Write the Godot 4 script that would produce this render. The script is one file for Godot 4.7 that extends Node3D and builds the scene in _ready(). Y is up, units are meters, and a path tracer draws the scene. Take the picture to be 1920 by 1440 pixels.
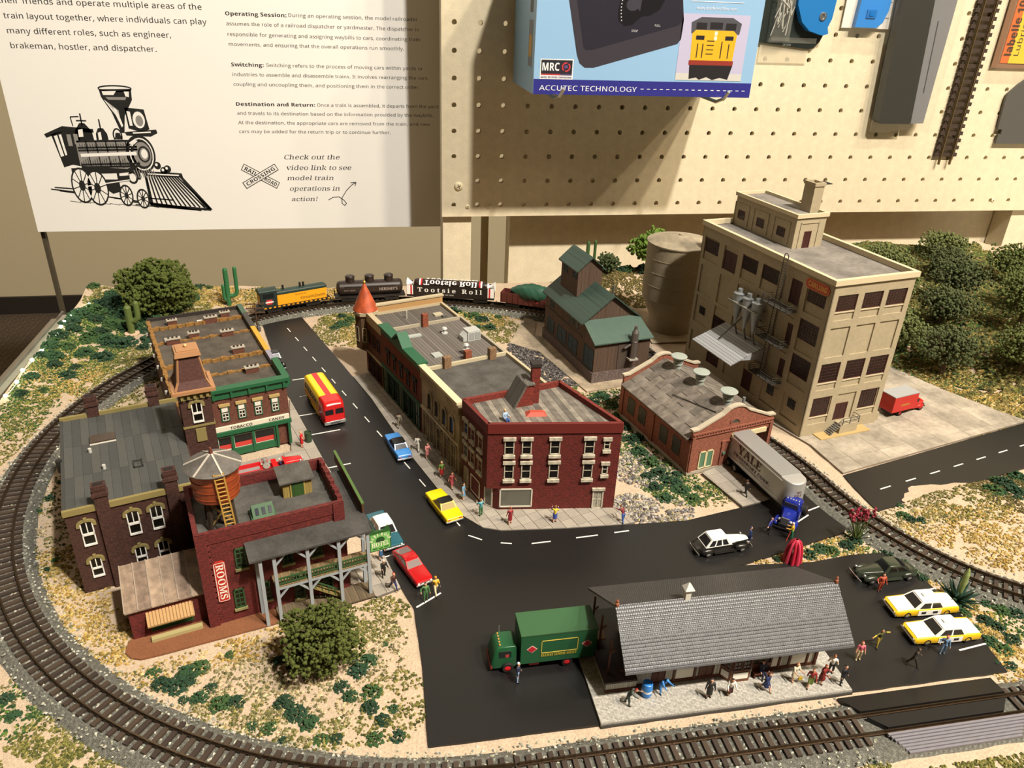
extends Node3D
# A model railway display. Lengths in the builders are millimetres; U turns them into metres.
const U := 0.001
var M := {}
var taken := {}
var rng := RandomNumberGenerator.new()

class MB:
	var v := PackedVector3Array()
	var n := PackedVector3Array()
	var c := PackedColorArray()
	var col := Color.WHITE
	var t := Transform3D.IDENTITY
	func put(a: Vector3, b: Vector3, d: Vector3, na: Vector3, nb: Vector3, nd: Vector3) -> void:
		v.append(a); v.append(b); v.append(d)
		n.append(na); n.append(nb); n.append(nd)
		c.append(col); c.append(col); c.append(col)
	# a triangle whose normal looks along "out"
	func tri(a: Vector3, b: Vector3, d: Vector3, out: Vector3) -> void:
		var p := t * a
		var q := t * b
		var r := t * d
		var nn := (r - p).cross(q - p)
		if nn.length_squared() < 1e-16: return
		nn = nn.normalized()
		if nn.dot(t.basis * out) < 0.0: put(p, r, q, -nn, -nn, -nn)
		else: put(p, q, r, nn, nn, nn)
	func quad(a: Vector3, b: Vector3, d: Vector3, e: Vector3, out: Vector3) -> void:
		tri(a, b, d, out); tri(a, d, e, out)
	# a smooth triangle; normals given
	func stri(a: Vector3, b: Vector3, d: Vector3, na: Vector3, nb: Vector3, nd: Vector3) -> void:
		var p := t * a
		var q := t * b
		var r := t * d
		var bs := t.basis
		na = (bs * na).normalized(); nb = (bs * nb).normalized(); nd = (bs * nd).normalized()
		var nn := (r - p).cross(q - p)
		if nn.length_squared() < 1e-16: return
		if nn.dot(na + nb + nd) < 0.0: put(p, r, q, na, nd, nb)
		else: put(p, q, r, na, nb, nd)
	func box(x0: float, y0: float, z0: float, x1: float, y1: float, z1: float) -> void:
		var a := Vector3(minf(x0, x1), minf(y0, y1), minf(z0, z1))
		var b := Vector3(maxf(x0, x1), maxf(y0, y1), maxf(z0, z1))
		hexa([Vector3(a.x, a.y, b.z), Vector3(b.x, a.y, b.z), Vector3(b.x, a.y, a.z), Vector3(a.x, a.y, a.z)], [Vector3(a.x, b.y, b.z), Vector3(b.x, b.y, b.z), Vector3(b.x, b.y, a.z), Vector3(a.x, b.y, a.z)])
	# a solid between two four-cornered rings
	func hexa(lo: Array, hi: Array) -> void:
		var mid := Vector3.ZERO
		for k in 4: mid += (lo[k] + hi[k]) / 8.0
		quad(lo[0], lo[1], lo[2], lo[3], (lo[0] + lo[2]) * 0.5 - mid)
		quad(hi[0], hi[1], hi[2], hi[3], (hi[0] + hi[2]) * 0.5 - mid)
		for k in 4:
			var j := (k + 1) % 4
			quad(lo[k], lo[j], hi[j], hi[k], (lo[k] + hi[j]) * 0.5 - mid)
	# a square bar from a to b
	func bar(a: Vector3, b: Vector3, w: float, h: float = -1.0) -> void:
		if h < 0.0: h = w
		var d := (b - a).normalized()
		var s := d.cross(Vector3.UP)
		if s.length() < 0.01: s = Vector3.RIGHT
		s = s.normalized() * w * 0.5
		var u := s.cross(d).normalized() * h * 0.5
		hexa([a - s - u, a + s - u, a + s + u, a - s + u], [b - s - u, b + s - u, b + s + u, b - s + u])
	# an outline (x, y) carried from z0 to z1, or with ax = 1 an outline (x, z) carried from y0 to y1, or with ax = 2 an outline (z, y) carried along x
	func prism(poly: PackedVector2Array, d0: float, d1: float, ax: int = 0) -> void:
		var f := func(p: Vector2, d: float) -> Vector3: return Vector3(p.x, p.y, d) if ax == 0 else (Vector3(p.x, d, p.y) if ax == 1 else Vector3(d, p.y, p.x))
		var up: Vector3 = f.call(Vector2.ZERO, 1.0)
		var area := 0.0
		var k := poly.size()
		for i in k: area += poly[i].cross(poly[(i + 1) % k])
		var ids := Geometry2D.triangulate_polygon(poly)
		for i in range(0, ids.size(), 3):
			tri(f.call(poly[ids[i]], d1), f.call(poly[ids[i + 1]], d1), f.call(poly[ids[i + 2]], d1), up * signf(d1 - d0))
			tri(f.call(poly[ids[i]], d0), f.call(poly[ids[i + 1]], d0), f.call(poly[ids[i + 2]], d0), -up * signf(d1 - d0))
		for i in k:
			var p := poly[i]
			var q := poly[(i + 1) % k]
			var e := q - p
			var o := Vector2(e.y, -e.x) * signf(area)
			quad(f.call(p, d0), f.call(q, d0), f.call(q, d1), f.call(p, d1), f.call(o, 0.0))
	# a flat outline at depth d looking along +z
	func flat(poly: PackedVector2Array, d: float) -> void:
		var ids := Geometry2D.triangulate_polygon(poly)
		for i in range(0, ids.size(), 3):
			tri(Vector3(poly[ids[i]].x, poly[ids[i]].y, d), Vector3(poly[ids[i + 1]].x, poly[ids[i + 1]].y, d), Vector3(poly[ids[i + 2]].x, poly[ids[i + 2]].y, d), Vector3.BACK)
	func rect(x0: float, y0: float, x1: float, y1: float, d: float) -> void:
		quad(Vector3(x0, y0, d), Vector3(x1, y0, d), Vector3(x1, y1, d), Vector3(x0, y1, d), Vector3.BACK)
	# a flat stroke between two points of a picture
	func stroke(a: Vector2, b: Vector2, w: float, d: float) -> void:
		var s := (b - a).orthogonal().normalized() * w * 0.5
		flat(PackedVector2Array([a - s, b - s, b + s, a + s]), d)
	func cyl(a: Vector3, b: Vector3, r0: float, r1: float = -1.0, seg: int = 10, caps: bool = true) -> void:
		if r1 < 0.0: r1 = r0
		var d := (b - a).normalized()
		var s := d.cross(Vector3.UP)
		if s.length() < 0.01: s = Vector3.RIGHT
		s = s.normalized()
		var u := s.cross(d).normalized()
		for i in seg:
			var n0 := s * cos(TAU * i / seg) + u * sin(TAU * i / seg)
			var n1 := s * cos(TAU * (i + 1) / seg) + u * sin(TAU * (i + 1) / seg)
			stri(a + n0 * r0, a + n1 * r0, b + n1 * r1, n0, n1, n1)
			stri(a + n0 * r0, b + n1 * r1, b + n0 * r1, n0, n1, n0)
			if caps:
				tri(a, a + n0 * r0, a + n1 * r0, -d)
				tri(b, b + n0 * r1, b + n1 * r1, d)
	# a profile of (radius, height) turned about the vertical through o
	func lathe(o: Vector3, pr: Array, seg: int = 16, smooth: bool = true) -> void:
		for k in pr.size() - 1:
			var p: Vector2 = pr[k]
			var q: Vector2 = pr[k + 1]
			var e := q - p
			if e.length() < 1e-6: continue
			var sl := Vector2(e.y, -e.x).normalized()
			for i in seg:
				var c0 := Vector3(cos(TAU * i / seg), 0, sin(TAU * i / seg))
				var c1 := Vector3(cos(TAU * (i + 1) / seg), 0, sin(TAU * (i + 1) / seg))
				var a := o + c0 * p.x + Vector3(0, p.y, 0)
				var b := o + c1 * p.x + Vector3(0, p.y, 0)
				var d := o + c1 * q.x + Vector3(0, q.y, 0)
				var f := o + c0 * q.x + Vector3(0, q.y, 0)
				var m0 := c0 * sl.x + Vector3(0, sl.y, 0)
				var m1 := c1 * sl.x + Vector3(0, sl.y, 0)
				if not smooth:
					m0 = (m0 + m1).normalized(); m1 = m0
				if q.x > 1e-6: stri(a, d, f, m0, m1, m0)
				if p.x > 1e-6: stri(a, b, d, m0, m1, m1)
	func ball(o: Vector3, r: Vector3, seg: int = 8, rings: int = 6) -> void:
		for j in rings:
			for i in seg:
				var f := func(a: int, b: int) -> Vector3:
					var th := PI * b / rings
					var ph := TAU * a / seg
					return Vector3(sin(th) * cos(ph), cos(th), sin(th) * sin(ph))
				var n0: Vector3 = f.call(i, j)
				var n1: Vector3 = f.call(i + 1, j)
				var n2: Vector3 = f.call(i + 1, j + 1)
				var n3: Vector3 = f.call(i, j + 1)
				if j < rings - 1: stri(o + n0 * r, o + n2 * r, o + n3 * r, n0 / r, n2 / r, n3 / r)
				if j > 0: stri(o + n0 * r, o + n1 * r, o + n2 * r, n0 / r, n1 / r, n2 / r)
	func tube(pts: Array, r: float, seg: int = 6) -> void:
		for k in pts.size() - 1:
			cyl(pts[k], pts[k + 1], r, r, seg, true)
	# rings of equal size joined into a skin; normals are smoothed; ends are closed
	func loft(rings: Array, cap: bool = true) -> void:
		var m: int = rings.size()
		var k: int = rings[0].size()
		var nr := []
		var mid := Vector3.ZERO
		for i in m:
			for j in k: mid += rings[i][j] / float(m * k)
		for i in m:
			var row := []
			var cen := Vector3.ZERO
			for j in k: cen += rings[i][j] / float(k)
			for j in k:
				var du: Vector3 = rings[i][(j + 1) % k] - rings[i][(j + k - 1) % k]
				var dv: Vector3 = rings[mini(i + 1, m - 1)][j] - rings[maxi(i - 1, 0)][j]
				var q := du.cross(dv)
				if q.dot(rings[i][j] - cen) < 0.0: q = -q
				row.append(q.normalized() if q.length() > 1e-9 else (rings[i][j] - cen).normalized())
			nr.append(row)
		for i in m - 1:
			for j in k:
				var l := (j + 1) % k
				stri(rings[i][j], rings[i][l], rings[i + 1][l], nr[i][j], nr[i][l], nr[i + 1][l])
				stri(rings[i][j], rings[i + 1][l], rings[i + 1][j], nr[i][j], nr[i + 1][l], nr[i + 1][j])
		if cap:
			for e in [0, m - 1]:
				var cen := Vector3.ZERO
				for j in k: cen += rings[e][j] / float(k)
				for j in k: tri(cen, rings[e][j], rings[e][(j + 1) % k], cen - mid)
	# letters; at = the left end of the base line, hgt = height of the capitals, wide = the length of the line (0: as it comes)
	func text(s: String, font: Font, at: Vector3, hgt: float, wide: float = 0.0, slant: float = 0.0, align: float = 0.0) -> void:
		var tm := TextMesh.new()
		tm.text = s; tm.font = font; tm.font_size = 64; tm.pixel_size = 0.01; tm.depth = 0.0; tm.curve_step = 4.0
		tm.horizontal_alignment = HORIZONTAL_ALIGNMENT_LEFT
		tm.vertical_alignment = VERTICAL_ALIGNMENT_BOTTOM
		var ar := tm.surface_get_arrays(0) if tm.get_surface_count() > 0 else []
		if ar.is_empty(): return
		var vs: PackedVector3Array = ar[Mesh.ARRAY_VERTEX]
		var ix: PackedInt32Array = ar[Mesh.ARRAY_INDEX] if ar[Mesh.ARRAY_INDEX] != null else PackedInt32Array()
		var lo := Vector3(1e9, 1e9, 0)
		var hi := Vector3(-1e9, -1e9, 0)
		for p in vs: lo = lo.min(p); hi = hi.max(p)
		var base := font.get_descent(64) * 0.01
		var k := hgt / (0.64 * 0.71)
		var kx := k if wide <= 0.0 else wide / maxf(hi.x - lo.x, 1e-6)
		var off := -(hi.x - lo.x) * kx * align
		if ix.is_empty():
			for i in vs.size(): ix.append(i)
		for i in range(0, ix.size(), 3):
			var q := []
			for j in 3:
				var p := vs[ix[i + j]]
				var y := (p.y - base) * k
				q.append(at + Vector3((p.x - lo.x) * kx + off + slant * y, y, 0))
			tri(q[0], q[1], q[2], Vector3.BACK)
	func mesh() -> ArrayMesh:
		var ar := []
		ar.resize(Mesh.ARRAY_MAX)
		var w := PackedVector3Array()
		w.resize(v.size())
		for i in v.size(): w[i] = v[i] * 0.001
		ar[Mesh.ARRAY_VERTEX] = w
		ar[Mesh.ARRAY_NORMAL] = n
		ar[Mesh.ARRAY_COLOR] = c
		var m := ArrayMesh.new()
		m.add_surface_from_arrays(Mesh.PRIMITIVE_TRIANGLES, ar)
		return m

func V2(a: Array) -> PackedVector2Array:
	var p := PackedVector2Array()
	for i in range(0, a.size(), 2): p.append(Vector2(a[i], a[i + 1]))
	return p
func H(s: String) -> Color: return Color.html(s)
# ---- naming and tagging
func numbered(key: String, called: String) -> String:
	var k := key + "/" + called
	taken[k] = taken.get(k, -1) + 1
	return called if taken[k] == 0 else "%s_%03d" % [called, taken[k]]
func tag(o: Node, label: String, cat: String, group: String = "") -> Node:
	o.set_meta("label", label); o.set_meta("category", cat)
	if group: o.set_meta("group", group)
	return o
func thing(called: String, label: String, cat: String, x: float, z: float, turn: float = 0.0, y: float = 0.0, group: String = "") -> Node3D:
	var o := Node3D.new()
	o.name = numbered("", called)
	add_child(o)
	o.position = Vector3(x, y, z) * U
	o.rotation.y = deg_to_rad(turn)
	tag(o, label, cat, group)
	return o
func part(p: Node, called: String, b: MB, m: Material) -> MeshInstance3D:
	return inst(p, called, b.mesh(), m)
func inst(p: Node, called: String, me: Mesh, m: Material) -> MeshInstance3D:
	var o := MeshInstance3D.new()
	o.name = numbered(str(p.get_instance_id()) if p != self else "", called)
	o.mesh = me
	o.material_override = m
	p.add_child(o)
	return o
func struct(called: String, b: MB, m: Material, label: String, p: Node = self) -> MeshInstance3D:
	var o := part(p, called, b, m)
	if p == self:
		o.set_meta("kind", "structure"); o.set_meta("label", label)
	return o
# ---- materials and computed textures
func mt(hex: String, rough: float = 0.75, metal: float = 0.0) -> StandardMaterial3D:
	var k := "%s/%s/%s" % [hex, rough, metal]
	if not M.has(k):
		var m := StandardMaterial3D.new()
		m.albedo_color = H(hex); m.roughness = rough; m.metallic = metal
		M[k] = m
	return M[k]
# colour from the vertices
func vm(rough: float = 0.8) -> StandardMaterial3D:
	var k := "vm%s" % rough
	if not M.has(k):
		var m := StandardMaterial3D.new()
		m.vertex_color_use_as_albedo = true; m.vertex_color_is_srgb = true; m.roughness = rough
		M[k] = m
	return M[k]
func glass(hex: String, alpha: float, rough: float = 0.05) -> StandardMaterial3D:
	var k := "gl%s%s%s" % [hex, alpha, rough]
	if not M.has(k):
		var m := StandardMaterial3D.new()
		var q := H(hex); q.a = alpha
		m.albedo_color = q; m.roughness = rough; m.transparency = BaseMaterial3D.TRANSPARENCY_ALPHA
		M[k] = m
	return M[k]
# a surface with a computed pattern repeated every "size" millimetres; bump in millimetres
func tx(hex: String, pat: String, size: float, rough: float = 0.8, bump: float = 0.0, world: bool = false, vcol: bool = false) -> StandardMaterial3D:
	var k := "tx%s%s%s%s%s%s%s" % [hex, pat, size, rough, bump, world, vcol]
	if not M.has(k):
		var m := StandardMaterial3D.new()
		m.albedo_color = H(hex); m.roughness = rough
		m.albedo_texture = pattern(pat)
		m.uv1_triplanar = true; m.uv1_world_triplanar = world; m.uv1_triplanar_sharpness = 16.0
		m.uv1_scale = Vector3.ONE * (1000.0 / size)
		if bump > 0.0:
			m.heightmap_enabled = true; m.heightmap_scale = bump * 0.1; m.heightmap_texture = pattern(pat + "_h")
		if vcol: m.vertex_color_use_as_albedo = true; m.vertex_color_is_srgb = true
		M[k] = m
	return M[k]
var pats := {}
func noise_img(seed_: int, freq: float, oct: int, sz: int) -> Image:
	var f := FastNoiseLite.new()
	f.seed = seed_; f.frequency = freq; f.fractal_octaves = oct; f.noise_type = FastNoiseLite.TYPE_SIMPLEX_SMOOTH
	return f.get_seamless_image(sz, sz)
func pattern(pat: String) -> Texture2D:
	if pats.has(pat): return pats[pat]
	var sz := 256
	var im := Image.create(sz, sz, false, Image.FORMAT_RGB8)
	var r := RandomNumberGenerator.new()
	r.seed = hash(pat.replace("_h", ""))
	var kind := pat.replace("_h", "")
	var hm := pat.ends_with("_h")
	if kind in ["grain", "stain", "sand", "speck"]:
		var a := noise_img(3, 0.012, 4, sz)
		var b := noise_img(9, 0.09, 3, sz)
		for y in sz:
			for x in sz:
				var p := a.get_pixel(x, y).r
				var q := b.get_pixel(x, y).r
				var w := r.randf()
				var g := 0.0
				if kind == "grain": g = 0.93 + 0.05 * (p - 0.5) + 0.06 * (q - 0.5) + 0.05 * (w - 0.5)
				elif kind == "stain": g = 0.86 + 0.3 * (p - 0.5) + 0.14 * (q - 0.5) + 0.05 * w
				elif kind == "sand": g = 0.9 + 0.05 * (p - 0.5) + 0.16 * (q - 0.5) + 0.16 * (w - 0.5)
				else: g = 0.6 + 0.3 * (p - 0.5) + 0.8 * (q - 0.5) + 0.5 * (w - 0.5)
				g = clampf(g, 0.02, 1.0)
				im.set_pixel(x, y, Color(g, g, g))
	elif kind in ["brick", "brickfine"]:
		var rows := 16
		var cols := 8
		for j in rows:
			for i in cols:
				var s := r.randf_range(0.72, 1.0)
				var o := (j % 2) * 0.5
				for yy in 16:
					for xx in 32:
						var x := int((i + o) * 32 + xx) % sz
						var y := j * 16 + yy
						var mort := yy < 3 or xx < 3
						var g := s + r.randf_range(-0.05, 0.05)
						if hm: im.set_pixel(x, y, Color.BLACK if mort else Color(0.9, 0.9, 0.9))
						elif mort: im.set_pixel(x, y, Color(0.62, 0.66, 0.68) if kind == "brick" else Color(0.36, 0.36, 0.38))
						else: im.set_pixel(x, y, Color(g, g * 0.98, g * 0.96))
	elif kind == "shingle":
		for j in 16:
			for i in 16:
				var s := r.randf_range(0.8, 1.0)
				for yy in 16:
					for xx in 16:
						var x := (i * 16 + (j % 2) * 8 + xx) % sz
						var y := j * 16 + yy
						var edge := xx < 2 or yy > 12
						var g := s * (0.74 if edge else 1.0)
						if hm: g = 0.0 if edge else 0.35 + 0.04 * yy
						im.set_pixel(x, y, Color(g, g, g))
	elif kind in ["plank", "slatv"]:
		var nn := 8 if kind == "plank" else 16
		var wd := sz / nn
		for i in nn:
			var s := r.randf_range(0.8, 1.0)
			for xx in wd:
				for y in sz:
					var g := s + r.randf_range(-0.04, 0.04)
					if xx < 2: g *= 0.55
					if hm: g = 0.0 if xx < 2 else 0.8
					im.set_pixel(i * wd + xx, y, Color(g, g, g))
	elif kind == "corr":
		for x in sz:
			var g := 0.8 + 0.2 * sin(TAU * x * 16.0 / sz)
			for y in sz: im.set_pixel(x, y, Color(g, g, g) if hm else Color(0.9, 0.9, 0.9))
	im.generate_mipmaps()
	var tex := ImageTexture.create_from_image(im)
	pats[pat] = tex
	return tex
var sans: SystemFont
var bold: SystemFont
var serif: SystemFont
var serifb: SystemFont
func fonts() -> void:
	sans = SystemFont.new(); sans.font_names = PackedStringArray(["Droid Sans"])
	bold = SystemFont.new(); bold.font_names = PackedStringArray(["Droid Sans"]); bold.font_weight = 700
	serif = SystemFont.new(); serif.font_names = PackedStringArray(["Droid Serif"])
	serifb = SystemFont.new(); serifb.font_names = PackedStringArray(["Droid Serif"]); serifb.font_weight = 700
func camera_and_light() -> void:
	var cam := Camera3D.new()
	cam.name = "camera"
	cam.transform = Transform3D(Basis(Vector3(0.98245086, 0.03787979, 0.18263468), Vector3(0.05055849, 0.88842155, -0.45623566), Vector3(-0.17953869, 0.45746285, 0.87091538)), Vector3(-0.0962457, 0.2756838, 0.8162263))
	cam.fov = 53.1
	cam.near = 0.02
	add_child(cam)
	cam.current = true
	var we := WorldEnvironment.new()
	we.name = "world_environment"
	var e := Environment.new()
	e.background_mode = Environment.BG_COLOR
	e.background_color = Color(0, 0, 0)
	e.tonemap_mode = Environment.TONE_MAPPER_LINEAR
	e.tonemap_exposure = 0.39
	e.sdfgi_enabled = true; e.ssao_enabled = true; e.ssil_enabled = true
	we.environment = e
	add_child(we)
	# unseen ceiling spot lamps behind the visitor, placed to cast the layout's shadows
	for q in [[560.0, 14.5, Color(1.0, 0.97, 0.92), "first from the poster side"], [1000.0, 6.8, Color(1.0, 0.94, 0.84), "second from the poster side"], [1336.0, 3.6, Color(1.0, 0.92, 0.8), "third from the poster side"], [1700.0, 3.4, Color(1.0, 0.92, 0.8), "fourth from the poster side"]]:
		unseen_spot_lamp(Vector3(q[0], 1830, 1400), Vector3(120, 40, 280), q[1], q[2], q[3])
	added_fill_panel(-800, -700, 1.25)  # added fill that brightens the far wall
	added_fill_panel(900, 2200, 1.25)
func unseen_spot_lamp(at: Vector3, aim: Vector3, energy: float, col: Color, which: String) -> void:
	var o := thing("unseen_spot_lamp", "unseen black ceiling spot lamp, %s on the rail" % which, "lamp", at.x, at.z, 0.0, at.y, "unseen ceiling spot lamps")
	var d := (aim - at).normalized()
	var b := MB.new()
	b.cyl(-d * 130, -d * 12, 34, 38, 16, false)
	b.cyl(-d * 132, -d * 130, 34, 34, 16)
	part(o, "housing", b, mt("202022", 0.5))
	b = MB.new()
	b.cyl(-d * 100, Vector3(0, 110, 0) - d * 100, 7, 7, 8)
	part(o, "stem", b, mt("202022", 0.5))
	b = MB.new()
	b.cyl(-d * 22, -d * 20, 30, 30, 16)
	var g := StandardMaterial3D.new()
	g.albedo_color = Color(1, 1, 1); g.emission_enabled = true; g.emission = col; g.emission_energy_multiplier = 3.0
	part(o, "bulb_face", b, g)
	var l := SpotLight3D.new()
	l.name = "spot_light"
	l.light_color = col; l.light_energy = energy; l.light_size = 0.045; l.spot_range = 8.0; l.spot_angle = 42.0; l.spot_angle_attenuation = 0.4; l.spot_attenuation = 2.0
	l.shadow_enabled = true
	o.add_child(l)
	l.look_at_from_position(at * U - d * 0.008, aim * U, Vector3.UP)
func added_fill_panel(x: float, z: float, energy: float) -> void:  # glowing panel added out of view as soft fill light
	var o := thing("added_fill_light", "added square fill light on the ceiling, out of view on the poster side" if x < 0 else "added square fill light on the ceiling, out of view on the pegboard side", "lamp", x, z, 0.0, 1986.0, "added ceiling fill lights")
	var b := MB.new()
	b.box(-300, -4, -300, 300, 12, 300)
	part(o, "frame", b, mt("e8e8e4", 0.6))
	b = MB.new()
	b.box(-285, -6, -285, 285, -4, 285)
	var g := StandardMaterial3D.new()
	g.albedo_color = Color(1, 1, 1); g.emission_enabled = true; g.emission = Color(1, 0.93, 0.8); g.emission_energy_multiplier = 0.8
	part(o, "diffuser", b, g)
	var l := AreaLight3D.new()
	l.name = "area_light"
	l.area_size = Vector2(0.56, 0.56)
	l.light_color = Color(1.0, 0.93, 0.82); l.light_energy = energy; l.area_range = 8.0; l.area_attenuation = 2.0
	l.shadow_enabled = true
	l.rotation_degrees = Vector3(-90, 0, 0)
	l.position = Vector3(0, -0.012, 0)
	o.add_child(l)
func room() -> void:
	var cream := tx("efe2c4", "grain", 60, 0.7)
	var b := MB.new()
	b.box(-2600, -850, -1860, 3000, -750, 3600)
	struct("floor", b, tx("a08a76", "speck", 45, 0.95), "brown speckled carpet floor behind the table")
	b = MB.new()
	b.box(-2600, 2000, -1860, 3000, 2100, 3600)
	struct("ceiling", b, mt("e4dfd2", 0.9), "plain off-white ceiling above the display")
	b = MB.new()
	b.box(-2700, -850, -1960, 3100, 2100, -1830)
	struct("wall_back", b, mt("d3c6a6", 0.85), "tan painted wall far behind the display")
	b = MB.new()
	b.box(-2700, -850, 3600, 3100, 2100, 3700)
	struct("wall_front", b, mt("cfc2a4", 0.85), "tan wall behind the visitor")
	b = MB.new()
	b.box(-2700, -850, -1860, -2600, 2100, 3600)
	struct("wall_left", b, mt("cfc2a4", 0.85), "tan wall closing the poster side of the room")
	b = MB.new()
	b.box(3000, -850, -1860, 3100, 2100, 3600)
	struct("wall_right", b, mt("cfc2a4", 0.85), "tan wall closing the pegboard side of the room")
	b = MB.new()
	b.box(-2600, -750, -1832, 3000, -692, -1818)
	struct("baseboard_back", b, mt("2b2622", 0.6), "dark vinyl baseboard along the tan wall")
	# the partition behind the pegboard
	b = MB.new()
	b.box(69, -750, -60, 1250, 620, -36)
	struct("wall_partition", b, cream, "cream partition panel below and behind the pegboard")
	b = MB.new()
	b.box(-11, -750, -34, 20, 620, -6.5)
	struct("trim_1", b, cream, "cream post carrying the edge of the pegboard beside the poster")
	b = MB.new()
	b.box(704, -750, -34, 745, 620, -6.5)
	struct("trim_2", b, cream, "cream post carrying the pegboard behind the wooded hillside")
	b = MB.new()
	b.cyl(Vector3(58, -750, -150), Vector3(58, 620, -150), 5, 5, 10)
	struct("trim_3", b, mt("c9b78e", 0.6), "slim cream pipe in the gap beside the partition")
	pegboard()
	pegboard_goods()
	poster()
	table()
func pegboard() -> void:
	var o := thing("pegboard", "cream painted pegboard with rows of small round holes", "pegboard", 0, 0, 0, 67)
	var b := MB.new()
	var p := 25.4
	var r := 2.55
	var cols := 41
	var rows := 13
	var sg := 12
	for j in rows:
		for i in cols:
			var c := Vector3(i * p, j * p, 0)
			if i == 0 and j == 1:
				b.quad(c + Vector3(-p / 2, -p / 2, 0), c + Vector3(p / 2, -p / 2, 0), c + Vector3(p / 2, p / 2, 0), c + Vector3(-p / 2, p / 2, 0), Vector3.BACK)
				continue
			for k in sg:
				var a0 := TAU * (k + 0.0) / sg + PI / 4
				var a1 := TAU * (k + 1.0) / sg + PI / 4
				var h0 := Vector3(cos(a0), sin(a0), 0) * r
				var h1 := Vector3(cos(a1), sin(a1), 0) * r
				var e0 := Vector3(cos(a0), sin(a0), 0)
				e0 *= p / 2 / maxf(absf(e0.x), absf(e0.y))
				var e1 := Vector3(cos(a1), sin(a1), 0)
				e1 *= p / 2 / maxf(absf(e1.x), absf(e1.y))
				b.quad(c + h0, c + e0, c + e1, c + h1, Vector3.BACK)
				var dz := Vector3(0, 0, -6)
				b.quad(c + h0, c + h1, c + h1 + dz, c + h0 + dz, -(h0 + h1))
				b.quad(c + h0 + dz, c + e0 + dz, c + e1 + dz, c + h1 + dz, Vector3.FORWARD)
	var x1 := cols * p - p / 2
	var y1 := rows * p - p / 2
	b.quad(Vector3(-p / 2, -p / 2, 0), Vector3(x1, -p / 2, 0), Vector3(x1, -p / 2, -6), Vector3(-p / 2, -p / 2, -6), Vector3.DOWN)
	b.quad(Vector3(-p / 2, -p / 2, 0), Vector3(-p / 2, y1, 0), Vector3(-p / 2, y1, -6), Vector3(-p / 2, -p / 2, -6), Vector3.LEFT)
	b.quad(Vector3(x1, -p / 2, 0), Vector3(x1, y1, 0), Vector3(x1, y1, -6), Vector3(x1, -p / 2, -6), Vector3.RIGHT)
	b.quad(Vector3(-p / 2, y1, 0), Vector3(x1, y1, 0), Vector3(x1, y1, -6), Vector3(-p / 2, y1, -6), Vector3.UP)
	part(o, "board", b, tx("f0e3c4", "grain", 45, 0.6))
	b = MB.new()
	b.box(-p / 2, p * 13 - p / 2, -6, x1, 560, 0)  # plain top of the board, out of view, shades the far wall
	part(o, "upper_panel", b, tx("f0e3c4", "grain", 45, 0.6))
	for q in [[5, 20, 4.6], [15, -2, 2.4], [38, -2, 2.4], [664, 0, 2.4], [712, 0, 2.4], [717, 20, 4.6]]:
		b = MB.new()
		b.t = Transform3D(Basis(Vector3.RIGHT, PI / 2), Vector3(q[0], q[1], 0))
		var rr: float = q[2]
		b.lathe(Vector3.ZERO, [Vector2(rr, 0), Vector2(rr, rr * 0.18), Vector2(rr * 0.7, rr * 0.45), Vector2(rr * 0.3, rr * 0.52), Vector2(0, rr * 0.53)], 14)
		var sc := part(o, "screw", b, mt("e9dcb8", 0.4))
		b = MB.new()
		b.t = Transform3D(Basis(Vector3.BACK, 0.5), Vector3(q[0], q[1], rr * 0.53))
		b.box(-rr * 0.5, -rr * 0.09, -0.5, rr * 0.5, rr * 0.09, 0.12); b.box(-rr * 0.09, -rr * 0.5, -0.5, rr * 0.09, rr * 0.5, 0.12)
		part(sc, "slot", b, mt("6b6250", 0.6))
func hook(x: float, y: float) -> void:
	var o := thing("peg_hook", "chrome wire peg hook under the blue carton, %s end" % ("poster" if x < 150 else "blister pack"), "hook", x, 0, 0, y, "chrome peg hooks")
	var b := MB.new()
	b.tube([Vector3(-8, -6, 0), Vector3(-8, -8, 100), Vector3(-7, -4, 112), Vector3(-5, 3, 117)], 1.7, 8)
	part(o, "wire", b, mt("d0d2d4", 0.2, 1.0))
	b = MB.new()
	b.prism(V2([-15, -8, 4, -8, 0, -14, -11, -14]), 0, 10)
	part(o, "clip", b, mt("b8bcb4", 0.4))
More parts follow.
